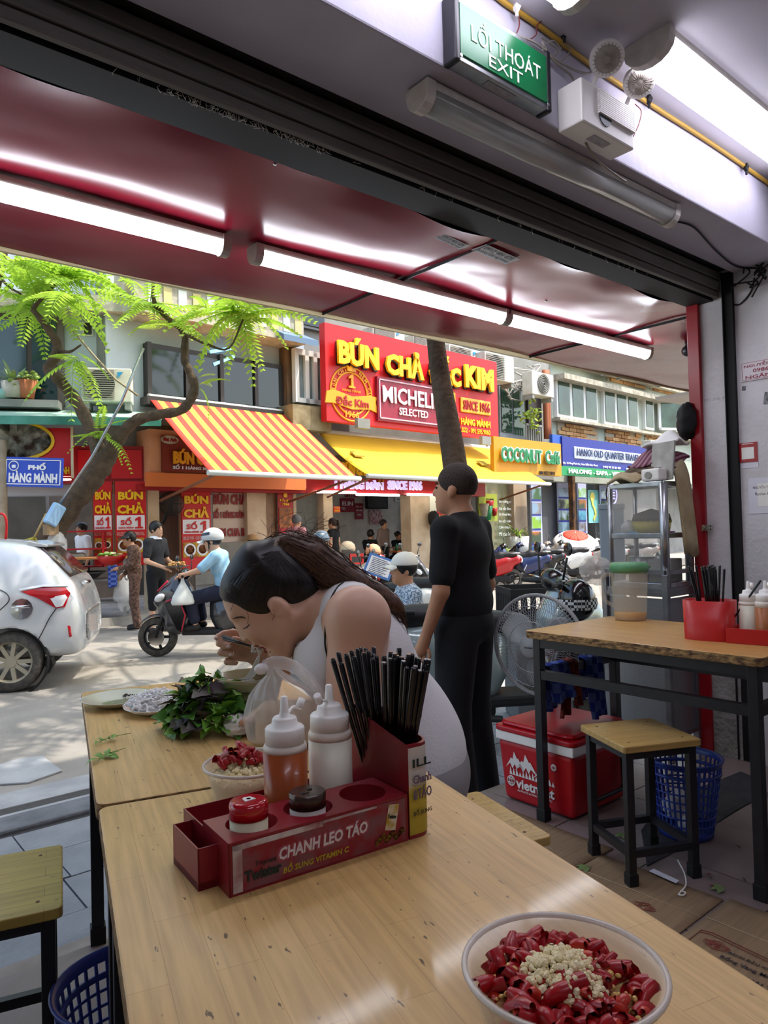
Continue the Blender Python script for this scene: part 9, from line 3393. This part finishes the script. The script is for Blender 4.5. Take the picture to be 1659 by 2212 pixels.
for k in range(60):
 b0 = sp_[random.randint(0, 8)] + V((random.gauss(0, .02), random.gauss(0, .02), random.gauss(.015, .015)))
 e1_ = b0 + VR * random.uniform(-.06, .12) + UP * random.uniform(-.02, .07)
 stn.tube(spline([b0, (b0 + e1_) / 2 + UP * random.uniform(0, .03), e1_], 3), .0005, 3, False)
T_H = bvh(hc_)
hs_ = MB()
for k in range(150):
 t_ = random.random()
 a = V((float(np.interp(t_, [0, .3, .55, .7, .85, 1], [481, 515, 560, 592, 645, 690])), float(np.interp(t_, [0, .3, .55, .7, .85, 1], [1283, 1308, 1318, 1290, 1300, 1285])), 0))
 e_ = V((590 + random.uniform(-4, 16), 1192 + random.uniform(-2, 14), 0))
 m_ = (a + e_) / 2 + V((-26 * (1 - t_) + 18 * t_, -16 - 10 * (1 - t_), 0))
 pts = [on(T_H, *((a * (1 - u) ** 2 + m_ * 2 * u * (1 - u) + e_ * u * u).xy), .0006) for u in (0.06, .25, .45, .65, .85, 1)]
 if max((pts[i + 1] - pts[i]).length for i in range(5)) < .08:
  hs_.tube(spline(pts, 2), .0008, 3, False)
hs_.obj('hair_lines', mat('black hair sheen', '221c1a', .35), hc_)['kind'] = 'stuff'
for pts in ([(505, 1300), (498, 1318), (486, 1330), (478, 1336)], [(532, 1312), (536, 1330), (535, 1348)], [(590, 1318), (592, 1330), (588, 1340)]):
 stn.tube(spline([on(T_B, *p, .002) for p in pts], 4), .0006, 3, False)
o = stn.obj('hair_strands', m_pony, pn_)
o['kind'] = 'stuff'
# chopsticks in her hand, noodles hanging from the mouth
tip = V(W(560, 1403, 1.765))
for k in range(2):
 a = V(W(480 + 2 * k, 1374 + 6 * k, 1.79))
 b_ = tip + UP * (.003 * k) + VR * .004
 tag(MB().tube([a, b_], [.0038, .0022], 8).obj('chopstick', mat('steel chopstick', '4c4a49', .3, metal=.8)), ('upper metal chopstick held in the woman\'s hand', 'lower metal chopstick held in the woman\'s hand')[k], 'chopstick')
nn_ = MB()
for k in range(7):
 a = V(W(556 + 2 * k, 1402, 1.76))
 nn_.tube(spline([a, V(W(560 - k, 1425, 1.775)), V(W(552 - 3 * k, 1455 + k, 1.79)), V(W(540 - 4 * k, 1468, 1.79))], 5), .0017, 5)
for k in range(8):
 nn_.ell(V(W(553 + random.uniform(-8, 10), 1401 + random.uniform(-6, 6), 1.762)), (.006, .004, .004), None, 6, 4)
tag(nn_.obj('hanging_noodles', MATS['rice noodle']), 'strand of noodles hanging from the chopsticks into the bowl', 'noodles', kind='stuff')
